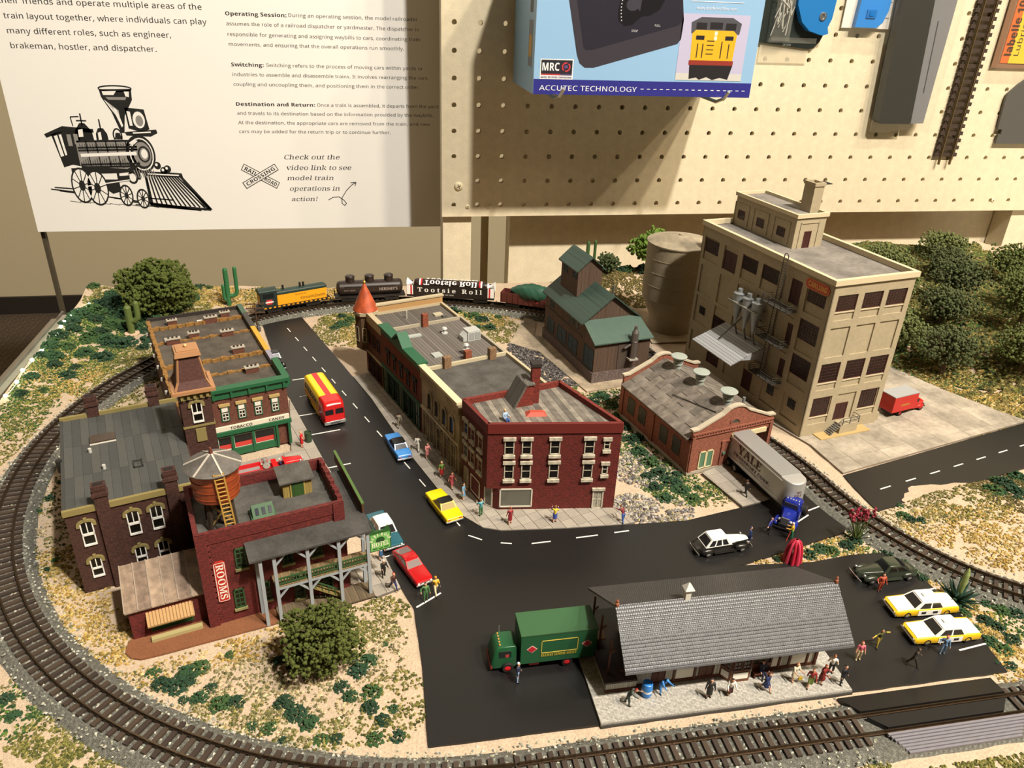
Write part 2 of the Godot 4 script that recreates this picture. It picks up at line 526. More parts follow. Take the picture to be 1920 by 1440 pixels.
func pegboard_goods() -> void:
	hook(88, 196); hook(244, 196)
	# the blue carton
	var o := thing("throttle_carton", "light blue carton of a train power pack on two hooks", "box", 0, 0)
	var b := MB.new()
	b.box(58, 192.5, 8, 266, 330, 105)
	var cart := part(o, "carton", b, mt("8fb8de", 0.4))
	b = MB.new()
	b.rect(58.2, 192.7, 265.8, 205.3, 105.15)
	part(cart, "stripe", b, mt("2f2f86", 0.4))
	b = MB.new()
	b.text("ACCUTEC TECHNOLOGY", sans, Vector3(63.5, 196.0, 105.3), 4.2, 91)
	for k in 17: b.rect(158 + k * 6.2, 198.2, 161 + k * 6.2, 198.8, 105.3)
	b.text("www.modelrectifier.com", sans, Vector3(202, 265.4, 105.3), 2.6, 38)
	b.rect(196, 271.5, 246, 272.1, 105.3)
	part(cart, "lettering", b, mt("e6eaf2", 0.5))
	# picture of the control unit
	b = MB.new()
	b.flat(V2([82, 285, 96, 226, 99, 219, 104, 215.5, 112, 215.6, 188, 237, 191, 241, 191.5, 256, 186, 285]), 105.2)
	var pic := part(cart, "control_unit_picture", b, mt("3a3740", 0.4))
	b = MB.new()
	b.flat(V2([89, 285, 101.5, 232, 104, 230, 109, 230, 187, 252, 190.4, 256, 186, 285]), 105.28)
	part(pic, "face_print", b, mt("262532", 0.4))
	b = MB.new()
	b.flat(V2([134, 285, 130, 262, 131, 254, 137, 250, 144, 251, 152, 258, 160, 259, 168, 264, 172, 272, 171, 285]), 105.34)
	part(pic, "knob_print", b, mt("17171d", 0.35))
	b = MB.new()
	for k in 12:
		var a := TAU * k / 12.0
		b.flat(V2([143 + 6 * cos(a), 267 + 5 * sin(a), 143 + 6 * cos(a + 0.53), 267 + 5 * sin(a + 0.53), 143, 267]), 105.38)
	b.flat(V2([143, 285, 146, 266, 150, 262, 152, 285]), 105.39)
	part(pic, "pointer_print", b, mt("3e3e48", 0.35))
	b = MB.new()
	b.text("STOP", sans, Vector3(144, 245.5, 105.4), 1.8); b.text("FULL", sans, Vector3(165, 250.5, 105.4), 1.8)
	for k in 9: b.rect(133.5 - 1.2 * sin(k * 0.4) + k * 0.0, 254 + k * 2.6, 134.4 - 1.2 * sin(k * 0.4), 255 + k * 2.6, 105.4)
	part(pic, "dial_print", b, mt("c8c8d0", 0.5))
	# picture of the locomotive
	b = MB.new()
	b.rect(190, 207, 254.5, 262, 105.2)
	var lp := part(cart, "locomotive_picture", b, mt("b9b7d6", 0.5))
	b = MB.new()
	b.rect(190, 207, 254.5, 213, 105.26)
	part(lp, "ground_print", b, mt("c8c8c4", 0.6))
	b = MB.new()
	b.flat(V2([202, 224, 243, 224, 244, 246, 240, 249, 204, 249, 201, 246]), 105.3)
	part(lp, "nose_print", b, mt("e8ae22", 0.5))
	b = MB.new()
	b.flat(V2([200, 246, 246, 246, 247, 255, 238, 259.5, 208, 259.5, 199, 255]), 105.28)
	part(lp, "cab_print", b, mt("4b4c55", 0.5))
	b = MB.new()
	for q in [[204, 249.5, 214, 255], [217, 250, 229, 255.5], [232, 249.5, 242, 255], [205, 241, 213, 244.5], [233, 241, 241, 244.5]]: b.rect(q[0], q[1], q[2], q[3], 105.36)
	for k in 4: b.rect(216, 229 + k * 3.6, 223, 229.8 + k * 3.6, 105.36)
	b.rect(207, 226, 208, 238, 105.36); b.rect(230, 226, 231, 240, 105.36); b.rect(212, 226, 213, 238, 105.36); b.rect(237, 226, 238, 238, 105.36)
	b.flat(V2([203, 208, 210, 209.5, 213, 207.5, 220, 210, 226, 207.5, 233, 209.5, 241, 208, 244, 220, 202, 220]), 105.34)
	part(lp, "dark_print", b, mt("1d1b20", 0.5))
	b = MB.new()
	b.rect(201, 220, 244, 224, 105.35)
	part(lp, "sill_print", b, mt("8d3026", 0.5))
	b = MB.new()
	for y in [246.5, 242.6]:
		b.flat(V2([222.6, y - 1.7, 224.6, y - 1.7, 225.2, y, 224.6, y + 1.7, 222.6, y + 1.7, 222, y]), 105.4)
	part(lp, "headlight_print", b, mt("fff4d8", 0.5))
	# maker's mark
	b = MB.new()
	b.rect(63.5, 205.4, 93.5, 222, 105.2)
	var lg := part(cart, "maker_label", b, mt("f2f2f0", 0.5))
	b = MB.new()
	b.rect(64.4, 209.8, 92.6, 221.2, 105.3)
	part(lg, "label_field", b, mt("24222c", 0.5))
	b = MB.new()
	b.text("MRC", bold, Vector3(65.4, 212.4, 105.4), 6.4, 15.5)
	part(lg, "label_letters", b, mt("f6f6f4", 0.5))
	b = MB.new()
	for k in 14:
		if k in [2, 9]: continue
		var a := TAU * k / 14.0
		b.stroke(Vector2(87 + 3.4 * cos(a), 215.6 + 3.4 * sin(a)), Vector2(87 + 3.4 * cos(a + 0.46), 215.6 + 3.4 * sin(a + 0.46)), 1.3, 105.4)
	b.rect(64.4, 208.8, 82, 209.8, 105.4)
	part(lg, "label_ring", b, mt("c43a45", 0.5))
	b = MB.new()
	b.rect(82, 208.8, 92.6, 209.8, 105.4); b.flat(V2([85.4, 214.6, 88.6, 214.6, 88.6, 216.6, 87, 217.4, 85.4, 216.6]), 105.4)
	b.text("MODEL RECTIFIER CORPORATION", bold, Vector3(64.4, 206.2, 105.4), 1.5, 28)
	part(lg, "label_small_print", b, mt("5a4a80", 0.5))
	# printed end of the carton
	b = MB.new()
	b.t = Transform3D(Basis(Vector3.UP, -PI / 2), Vector3(57.85, 0, 0))
	b.rect(78, 214, 94, 252, 0.0)
	var sp := part(cart, "end_picture", b, mt("6d7484", 0.5))
	b = MB.new()
	b.t = Transform3D(Basis(Vector3.UP, -PI / 2), Vector3(57.8, 0, 0))
	b.rect(80, 222, 92, 240, 0.0)
	part(sp, "end_locomotive_print", b, mt("b98f2c", 0.5))
	b = MB.new()
	b.t = Transform3D(Basis(Vector3.UP, -PI / 2), Vector3(57.8, 0, 0))
	b.rect(80, 258, 91, 320, 0.0)
	part(cart, "end_panel", b, mt("3c4150", 0.5))
	# a black card with a blue tool
	o = thing("tool_card", "black hang card with a blue plastic tool under a clear blister", "package", 0, 0)
	b = MB.new()
	b.prism(V2([314, 236, 372, 230.5, 381, 231, 387, 238, 393, 254, 394, 330, 312, 330]), 2, 4)
	part(o, "card", b, mt("17211d", 0.5))
	b = MB.new()
	b.prism(V2([345, 330, 350, 272, 358, 256, 368, 248, 384, 244, 390, 246, 388, 252, 391, 260, 395, 330]), 4, 12)
	part(o, "tool", b, mt("2273b8", 0.35))
	b = MB.new()
	b.t = Transform3D(Basis(Vector3.RIGHT, PI / 2), Vector3(380, 262, 12))
	b.lathe(Vector3.ZERO, [Vector2(4.4, -0.2), Vector2(4.0, 1.0), Vector2(2.4, 1.2), Vector2(2.0, 0.3), Vector2(0, 0.3)], 14)
	part(o, "rivet", b, mt("b8bec4", 0.3, 0.9))
	b = MB.new()
	for k in 22: b.bar(Vector3(329 + (k * 7) % 19, 242 + (k * 13) % 42, 5 + k % 5), Vector3(333 + (k * 5) % 17, 260 + (k * 11) % 50, 6 + k % 4), 0.9)
	part(o, "staples", b, mt("b9b6ac", 0.5))
	b = MB.new()
	b.box(326, 238, 4, 346, 330, 14); b.box(326, 236, 4, 380, 241, 9)
	part(o, "blister", b, glass("e8e6d8", 0.08))
	b = MB.new()
	b.box(321, 216, 1.5, 377, 236, 2.2)
	part(o, "bag_flap", b, glass("efe6cc", 0.3))
	b = MB.new()
	b.text("2X-500", sans, Vector3(345, 232.8, 4.2), 2.2)
	part(o, "lettering", b, mt("9aa09a", 0.5))
	# a white card with a blue part in a bag
	o = thing("coupler_bag", "clear bag with a white card and bright blue plastic part", "package", 0, 0)
	b = MB.new()
	b.box(409, 252, 2, 466, 330, 3)
	part(o, "card", b, mt("f0ece2", 0.7))
	b = MB.new()
	b.prism(V2([421, 253, 446, 253, 452, 258, 456, 270, 457, 330, 424, 330]), 3, 9)
	part(o, "blue_part", b, mt("2488dc", 0.3))
	b = MB.new()
	b.box(431, 262, 9, 442, 270, 10); b.box(434, 264, 10, 439, 268, 10.6)
	part(o, "latch", b, mt("1a6fbc", 0.3))
	b = MB.new()
	for k in 7: b.rect(447 + k % 2, 262 + k * 5.0, 462 - k % 3 * 3, 263 + k * 5.0, 3.1)
	part(o, "small_print", b, mt("8a8a8a", 0.6))
	b = MB.new()
	b.prism(V2([406, 239, 415, 238, 430, 239.5, 445, 237.6, 461, 238, 468, 330, 401, 330]), 9.8, 10.4)
	part(o, "bag", b, glass("f4efe0", 0.015))
	# the long blister with grey sheets
	o = thing("sheet_pack", "long clear pack holding dark and grey plastic strips", "package", 0, 0)
	b = MB.new()
	b.prism(V2([470, 161, 474, 157.5, 511, 157.5, 498, 330, 462, 330]), 4, 16)
	part(o, "dark_strip", b, mt("141716", 0.5))
	b = MB.new()
	b.prism(V2([512, 157.5, 529, 158, 531, 330, 497, 330]), 4, 13)
	part(o, "grey_strip", b, mt("7d7e82", 0.5))
	b = MB.new()
	b.bar(Vector3(519, 190, 13.2), Vector3(514, 262, 13.2), 0.8); b.bar(Vector3(530, 160, 9), Vector3(532, 330, 9), 1.6)
	part(o, "strip_edge", b, mt("4a4b4e", 0.5))
	b = MB.new()
	b.prism(V2([462, 149, 480, 148, 498, 151.5, 515, 148, 535, 149, 538, 330, 455, 330]), 16.6, 17.4)
	part(o, "bag", b, glass("f4efe0", 0.015))
	# a length of larger track
	o = thing("hanging_track", "length of brown flexible track hanging on the pegboard", "track", 577, 0, 0, 117)
	var tie := MB.new()
	tie.box(-14.5, -2, 1, 14.5, 2, 4)
	var tm := tie.mesh()
	for k in 26: inst(o, "tie", tm, mt("3a2c22", 0.7)).position = Vector3(0, 5 + k * 8.0, 0) * U
	for s in [-1, 1]:
		b = MB.new()
		b.box(s * 7.2 - 1.2, -6, 4, s * 7.2 + 1.2, 215, 4.8); b.box(s * 7.2 - 0.5, -6, 4.8, s * 7.2 + 0.5, 215, 6.6)
		part(o, "rail", b, mt("8d7a5a", 0.35, 0.7))
		b = MB.new()
		b.box(s * 11 - 1.2, 3, 1.4, s * 11 + 1.2, 209, 2.6)
		part(o, "web", b, mt("3a2c22", 0.7))
	# the lubricant card
	o = thing("lubricant_card", "orange and yellow lubricant card in a clear blister", "package", 0, 0)
	b = MB.new()
	b.box(603, 217, 2, 700, 330, 3)
	part(o, "card", b, mt("8a6a52", 0.5))
	b = MB.new()
	b.box(612, 222, 3, 690, 330, 3.6)
	var oc := part(o, "orange_print", b, mt("e2702c", 0.5))
	b = MB.new()
	b.box(622, 222, 3.6, 690, 330, 3.9)
	part(o, "yellow_print", b, mt("e8d436", 0.5))
	b = MB.new()
	b.t = Transform3D(Basis(Vector3.BACK, PI / 2), Vector3(623, 230, 4.1))
	b.text("labelle 107", bold, Vector3.ZERO, 8.5, 62)
	b.text("Lubricant", sans, Vector3(0, -9, 0), 6, 50)
	part(oc, "lettering", b, mt("1c1a16", 0.5))
	b = MB.new()
	b.box(601, 215, 12, 702, 330, 13)
	part(o, "blister", b, glass("c9a890", 0.06))
	# the dark grey gauge
	o = thing("grey_gauge", "dark grey stepped metal gauge hanging under the orange card", "tool", 0, 0)
	b = MB.new()
	b.prism(V2([638, 135, 700, 135, 700, 212, 655, 208, 645, 201, 634, 190, 633, 185, 635, 151, 641, 151, 641, 146, 638, 146]), 2, 5)
	part(o, "plate", b, mt("55534f", 0.5))
func table() -> void:
	var o := thing("display_table", "white table under the railway layout", "table", 0, 0)
	var b := MB.new()
	b.box(-380, -62, 60, 900, -37, 720)
	part(o, "table_top", b, mt("d9d6cc", 0.6))
	for q in [[-360, 90], [-360, 690], [880, 90], [880, 690]]:
		b = MB.new()
		b.box(q[0] - 20, -750, q[1] - 20, q[0] + 20, -62, q[1] + 20)
		part(o, "leg", b, mt("6b6863", 0.5))
	o = thing("acrylic_case", "clear acrylic side pane in a metal channel beside the layout", "display case", 0, 0)
	b = MB.new()
	b.box(-366, -36, 112, -361, -0.5, 712); b.box(-376, -37, 112, -372, -4, 712)
	part(o, "channel", b, mt("b5ada0", 0.3, 0.8))
	b = MB.new()
	b.box(-365, -20, 114, -363.5, 4, 712)
	part(o, "pane", b, glass("f2f6f2", 0.02))
func poster() -> void:
	var o := thing("poster", "white information poster with black text and a steam engine drawing", "poster", -1.4, -75, 0, 4.0)
	o.scale = Vector3(0.9856, 0.9856, 1)
	var b := MB.new()
	b.box(-446, 19.5, 0, -2, 560, 2)  # upper part is out of view, made tall to shade the far wall
	var sheet := part(o, "sheet", b, mt("f1efeb", 0.55))
	for x in [-444.0]:
		b = MB.new()
		b.box(x - 3, -754, -12, x + 1, 560, -6)
		part(o, "stand_post", b, mt("4d4538", 0.4))
	var d := 2.12
	b = MB.new()
	for q in [["their friends and operate multiple areas of the", -431.0, -245.0, 244.6], ["train layout together, where individuals can play", -429.0, -242.0, 231.2], ["many different roles, such as engineer,", -429.0, -278.0, 217.9], ["brakeman, hostler, and dispatcher.", -429.0, -294.0, 204.5]]:
		b.text(q[0], sans, Vector3(q[1], q[3], d), 5.1, q[2] - q[1])
	part(sheet, "large_text", b, mt("1b1a1a", 0.7))
	b = MB.new()
	var y := 239.6
	for q in [["During an operating session, the model railroader", -161, -29, 240.8], ["assumes the role of a railroad dispatcher or yardmaster. The dispatcher is", -223, -28, 231.2], ["responsible for generating and assigning waybills to cars, coordinating train", -223, -27, 221.4], ["movements, and ensuring that the overall operations run smoothly.", -223, -44, 212.0],
		["Switching refers to the process of moving cars within yards or", -188, -24, 192.6], ["industries to assemble and disassemble trains. It involves rearranging the cars,", -223, -18, 183.0], ["coupling and uncoupling them, and positioning them in the correct order.", -223, -28, 173.4],
		["Once a train is assembled, it departs from the yard", -139, -8, 153.6], ["and travels to its destination based on the information provided by the waybills.", -223, -13, 144.2], ["At the destination, the appropriate cars are removed from the train, and new", -223, -17, 134.6], ["cars may be added for the return trip or to continue further.", -223, -61, 125.4]]:
		b.text(q[0], sans, Vector3(q[1], q[3], d), 3.3, q[2] - q[1])
	part(sheet, "small_text", b, mt("4c4947", 0.7))
	b = MB.new()
	for q in [["Operating Session:", -223, -163, 240.4], ["Switching:", -223, -190.5, 192.4], ["Destination and Return:", -223, -141, 153.4]]:
		b.text(q[0], bold, Vector3(q[1], q[3], d), 3.5, q[2] - q[1])
	part(sheet, "bold_text", b, mt("131212", 0.7))
	b = MB.new()
	for q in [["Check out the", -179, -119, 97.6], ["video link to see", -178, -107, 86.0], ["model train", -178, -127, 74.6], ["operations in", -176, -121, 62.8], ["action!", -175, -147, 51.0]]:
		b.text(q[0], serif, Vector3(q[1], q[3], d), 4.8, q[2] - q[1], 0.25)
	var cur := [Vector2(-134, 52), Vector2(-129, 55), Vector2(-122, 55.5), Vector2(-117, 52), Vector2(-114, 48), Vector2(-116, 45.5), Vector2(-119, 48), Vector2(-119, 54), Vector2(-113, 63), Vector2(-107, 69), Vector2(-102, 72)]
	for k in cur.size() - 1: b.stroke(cur[k], cur[k + 1], 0.8, d)
	b.stroke(Vector2(-108, 71.5), Vector2(-102, 72), 0.8, d); b.stroke(Vector2(-103.5, 67.5), Vector2(-102, 72), 0.8, d)
	part(sheet, "handwriting", b, mt("1b1a1a", 0.7))
	# the crossing sign
	var cr := MB.new()
	var cw := MB.new()
	for s in [-1, 1]:
		var tr := Transform3D(Basis(Vector3.BACK, s * 0.52), Vector3(-206, 79, 0))
		cr.t = tr; cw.t = tr
		var e := 0.1 if s > 0 else 0.0
		cr.rect(-21, -4, 21, 4, d + e); cw.rect(-20.2, -3.2, 20.2, 3.2, d + e + 0.04)
	part(sheet, "crossing_sign", cr, mt("3a3836", 0.7))
	part(sheet, "crossing_blades", cw, mt("eceae6", 0.7))
	b = MB.new()
	b.t = Transform3D(Basis(Vector3.BACK, 0.52), Vector3(-206, 79, 0))
	b.text("CROSSING", bold, Vector3(-18, -2.0, d + 0.2), 4.0, 36)
	b.t = Transform3D(Basis(Vector3.BACK, -0.52), Vector3(-206, 79, 0))
	b.text("RAIL", bold, Vector3(-18, -2.0, d + 0.2), 4.0, 14); b.text("ROAD", bold, Vector3(5, -2.0, d + 0.2), 4.0, 14)
	part(sheet, "crossing_letters", b, mt("2a2826", 0.7))
	engine_drawing(sheet, d)
# the steam engine print, drawn in sheet millimetres
func ring(b: MB, c: Vector2, rx: float, ry: float, w: float, d: float, n: int = 20, fill: bool = false) -> void:
	for k in n:
		var a0 := TAU * k / n
		var a1 := TAU * (k + 1) / n
		var p := c + Vector2(rx * cos(a0), ry * sin(a0))
		var q := c + Vector2(rx * cos(a1), ry * sin(a1))
		if fill: b.flat(PackedVector2Array([c, p, q]), d)
		else: b.stroke(p, q, w, d)
func engine_drawing(sheet: Node, d: float) -> void:
	# drawing units: pixels of a sketch, 4 to the sheet's 2.05 mm; (0,0) = lower left
	var k := Transform3D(Basis.from_scale(Vector3(0.408, 0.458, 1)), Vector3(-423.0, 37.5, 0))
	var b := MB.new()   # black
	var w := MB.new()   # paper white on top
	var g := MB.new()   # grey tone
	for q in [b, w, g]: q.t = k
	var e := d + 0.04
	var f := d + 0.08
	# rails and ground hatching
	for q in [[0, 62, 100, 50], [20, 58, 120, 44], [150, 40, 330, 16], [170, 34, 366, 8], [200, 24, 350, 10], [230, 40, 300, 34], [10, 66, 60, 62], [100, 48, 200, 34]]: b.stroke(Vector2(q[0], q[1]), Vector2(q[2], q[3]), 3.0, d)
	# cab
	b.flat(V2([14, 186, 60, 204, 132, 198, 132, 190, 60, 192, 18, 178]), d)
	b.flat(V2([30, 186, 56, 192, 66, 118, 44, 112]), d); w.flat(V2([36, 182, 44, 184, 50, 138, 42, 136]), e); w.flat(V2([48, 185, 54, 186, 58, 140, 53, 139]), e)
	b.flat(V2([56, 192, 96, 192, 100, 112, 66, 118]), d)
	for q in [[66, 160, 76, 186], [82, 164, 92, 187]]: g.rect(q[0], q[1], q[2], q[3], e)
	# boiler
	g.flat(V2([84, 168, 190, 176, 236, 172, 244, 130, 196, 108, 84, 116]), d + 0.02)
	for y in [112, 118, 150, 156, 170]: b.stroke(Vector2(86, y), Vector2(230, y + 3), 4.5, e)
	for x in [110, 134, 158, 182, 206]: b.stroke(Vector2(x, 114), Vector2(x - 2, 172), 3.0, e)
	w.flat(V2([90, 136, 226, 140, 226, 148, 90, 143]), f)
	for i in 26: b.stroke(Vector2(88 + i * 5.6, 110 + (i % 3) * 2), Vector2(88 + i * 5.6, 124 + (i % 4) * 3), 1.6, f)
	for i in 22: b.stroke(Vector2(92 + i * 6.2, 166), Vector2(93 + i * 6.2, 158 - (i % 3) * 3), 1.4, f)
	for i in 12: w.stroke(Vector2(172 + i * 2.6, 262 - i * 2.0), Vector2(186 + i * 1.4, 240 - i * 2.2), 0.9, f)
	for i in 9: g.stroke(Vector2(212 + i * 6, 106 + (i % 2) * 4), Vector2(216 + i * 6, 88), 2.0, f)
	for i in 14: b.stroke(Vector2(40 + i * 24, 34 - i * 1.6), Vector2(66 + i * 24, 30 - i * 1.7), 1.2, d)
	# domes
	for q in [[108, 190, 22, 26], [150, 184, 15, 20]]:
		b.flat(V2([q[0] - q[2], q[1] - 22, q[0] + q[2], q[1] - 18, q[0] + q[2] * 0.9, q[1] + 4, q[0] + 6, q[1] + q[3] * 0.8, q[0] - 6, q[1] + q[3] * 0.8, q[0] - q[2] * 0.9, q[1] + 4]), d)
		w.flat(V2([q[0] - q[2] * 0.6, q[1] - 10, q[0] - q[2] * 0.1, q[1] - 9, q[0] - 1, q[1] + 8, q[0] - q[2] * 0.55, q[1] + 6]), e)
		b.stroke(Vector2(q[0], q[1] + q[3] * 0.6), Vector2(q[0], q[1] + q[3] + 16), 3.4, d)
	b.stroke(Vector2(96, 216), Vector2(120, 216), 3, d); b.stroke(Vector2(86, 204), Vector2(84, 224), 2.5, d); b.stroke(Vector2(84, 224), Vector2(104, 225), 2.5, d)
	# bell
	ring(b, Vector2(188, 184), 10, 15, 3.5, d); b.flat(V2([180, 176, 198, 176, 194, 190, 184, 190]), d)
	# stack
	b.flat(V2([164, 284, 240, 286, 238, 262, 214, 228, 206, 190, 198, 190, 184, 236, 166, 268]), d)
	w.flat(V2([170, 280, 204, 281, 196, 272, 172, 272]), e); w.flat(V2([222, 280, 234, 280, 232, 268, 224, 270]), e); w.flat(V2([190, 246, 198, 240, 206, 206, 202, 202, 192, 232]), e)
	ring(b, Vector2(202, 286), 39, 6, 3.0, d, 24); g.flat(V2([176, 268, 226, 268, 222, 262, 182, 262]), f)
	# headlamp
	b.flat(V2([216, 246, 262, 242, 268, 198, 246, 192, 218, 200]), d)
	ring(w, Vector2(246, 219), 17, 21, 0, e, 20, true); ring(b, Vector2(246, 219), 16, 20, 3, f); ring(g, Vector2(247, 217), 9, 12, 0, f, 16, true)
	w.flat(V2([220, 238, 228, 237, 229, 206, 222, 206]), e); b.flat(V2([206, 192, 284, 198, 286, 190, 268, 182, 210, 184]), d); w.stroke(Vector2(226, 190), Vector2(270, 192), 3, e)
	# smoke box front
	ring(b, Vector2(236, 142), 36, 44, 0, d + 0.02, 24, true); ring(w, Vector2(238, 142), 28, 36, 3, e); ring(g, Vector2(240, 142), 22, 28, 0, e, 20, true)
	ring(b, Vector2(244, 142), 13, 17, 4, f); ring(w, Vector2(245, 143), 8, 11, 0, f, 14, true); w.flat(V2([212, 168, 226, 176, 234, 172, 218, 160]), f)
	# cylinder and rods
	b.flat(V2([168, 104, 224, 110, 226, 84, 168, 78]), d + 0.02); w.flat(V2([174, 98, 206, 101, 206, 94, 174, 92]), e); ring(b, Vector2(206, 88), 13, 15, 0, e, 14, true); ring(w, Vector2(206, 88), 8, 10, 0, f, 14, true)
	b.flat(V2([60, 110, 240, 118, 240, 100, 60, 96]), d)
	b.stroke(Vector2(70, 66), Vector2(200, 84), 6, e); w.stroke(Vector2(72, 66), Vector2(198, 83), 2.4, f)
	# driving wheels
	for q in [[78, 70, 26, 42], [114, 64, 27, 42], [182, 46, 17, 26], [222, 38, 16, 24]]:
		ring(b, Vector2(q[0], q[1]), q[2], q[3], 0, e, 22, true); ring(w, Vector2(q[0], q[1]), q[2] - 3.5, q[3] - 4.5, 0, e + 0.02, 22, true)
		for i in 10:
			var a := TAU * i / 10.0 + 0.2
			b.stroke(Vector2(q[0], q[1]), Vector2(q[0] + (q[2] - 3) * cos(a), q[1] + (q[3] - 4) * sin(a)), 2.2, f)
		ring(b, Vector2(q[0], q[1]), q[2] * 0.3, q[3] * 0.3, 0, f + 0.02, 12, true)
	b.flat(V2([136, 84, 170, 84, 172, 56, 150, 50, 136, 60]), d)
	# pilot
	b.flat(V2([232, 104, 330, 98, 332, 88, 236, 92]), d)
	for i in 13:
		var x0 := 240.0 + i * 6.2
		b.stroke(Vector2(x0, 92), Vector2(244.0 + i * 12.0, 26.0 - i * 1.0), 4.0, d)
	b.stroke(Vector2(238, 24), Vector2(392, 10), 6, d); b.flat(V2([322, 90, 332, 88, 396, 10, 380, 12]), d)
	b.stroke(Vector2(238, 92), Vector2(240, 24), 5, d); w.stroke(Vector2(244, 97), Vector2(322, 93), 3, e)
	for q in [[272, 116], [296, 108], [286, 104]]: ring(b, Vector2(q[0], q[1]), 9, 9, 0, d, 12, true); ring(w, Vector2(q[0] - 2, q[1] + 2), 3.5, 3.5, 0, e, 8, true)
	var dr := part(sheet, "engine_drawing", b, mt("161514", 0.7))
	part(dr, "drawing_tone", g, mt("8d8a86", 0.7))
	part(dr, "drawing_white", w, mt("f1efeb", 0.6))
# ---- the layout: ground, roads, track, plants
var roads := []      # outlines (x, z) that stay free of turf
var lines := []      # track centre lines
func road_poly(a: Array) -> PackedVector2Array:
	var p := V2(a)
	roads.append(p)
	return p
func sm(a: float, b: float, x: float) -> float: return smoothstep(a, b, x)
var hill_noise := FastNoiseLite.new()
func land(x: float, z: float) -> float:
	var h := hill_noise.get_noise_2d(x * 4.0, z * 4.0) * 0.7 - 0.25
	h += 14.0 * sm(112, 66, z) * sm(95, 140, x) * sm(330, 240, x)
	h += 11.0 * exp(-(pow((x - 158) / 20.0, 2) + pow((z - 96) / 17.0, 2)))
	h += 5.0 * sm(100, 66, z) * sm(-150, -230, x)
	h += 5.0 * sm(-325, -352, x) * sm(330, 220, z)
	# the wooded slope on the right
	var d := (x - 341.0) * 0.907 + (z - 298.0) * -0.421
	h += sm(3, 100, d) * (32.0 + 9.0 * hill_noise.get_noise_2d(x * 1.1, z * 1.1)) * sm(470, 380, z)
	h += 4.0 * sm(212, 260, x) * sm(455, 480, z) * sm(620, 560, z)
	return h
func free_spot(x: float, z: float, margin: float = 0.0) -> bool:
	var p := Vector2(x, z)
	for r in roads:
		if Geometry2D.is_point_in_polygon(p, r): return false
	return track_gap(p) > 9.5 + margin
func track_gap(p: Vector2) -> float:
	var best := 1e9
	for l in lines:
		for q in l:
			var e: float = p.distance_squared_to(q)
			if e < best: best = e
	return sqrt(best)
func spline(pts: Array, step: float) -> PackedVector2Array:
	var c := Curve2D.new()
	for i in pts.size():
		var a: Vector2 = pts[maxi(i - 1, 0)]
		var b: Vector2 = pts[mini(i + 1, pts.size() - 1)]
		var tg := (b - a) / 6.0
		c.add_point(pts[i], -tg, tg)
	c.bake_interval = 0.5
	var out := PackedVector2Array()
	var n := int(c.get_baked_length() / step)
	for i in n + 1: out.append(c.sample_baked(i * step))
	return out
func track_lines() -> void:
	var front := []
	for k in 21: front.append(Vector2(640 - k * 34.45, 626.5))
	var loop := []
	for k in 14:
		var a := deg_to_rad(90.0 + k * 115.0 / 13.0)
		loop.append(Vector2(-49 + 256.5 * cos(a), 370 + 256.5 * sin(a)))
	loop.append(Vector2(-245, 199))
	var back := [Vector2(-245, 199), Vector2(-204, 151), Vector2(-170, 131), Vector2(-131, 118), Vector2(-91, 113.5), Vector2(-60, 114.5), Vector2(-25, 120), Vector2(10, 130), Vector2(41, 142.5), Vector2(75, 160), Vector2(105, 182), Vector2(126, 215), Vector2(134, 255)]
	var right := [Vector2(134, 255), Vector2(139, 295), Vector2(149, 340), Vector2(160, 378), Vector2(171, 412), Vector2(178, 442), Vector2(181.5, 469), Vector2(187, 492), Vector2(199, 521), Vector2(214, 545), Vector2(231, 562), Vector2(262, 583), Vector2(310, 602), Vector2(370, 614), Vector2(440, 620)]
	for l in [front, loop, back, right]: lines.append(spline(l, 4.55))
func offset_pt(l: PackedVector2Array, i: int, s: float) -> Vector2:
	var a := l[maxi(i - 1, 0)]
	var b := l[mini(i + 1, l.size() - 1)]
	return l[i] + (b - a).normalized().orthogonal() * s
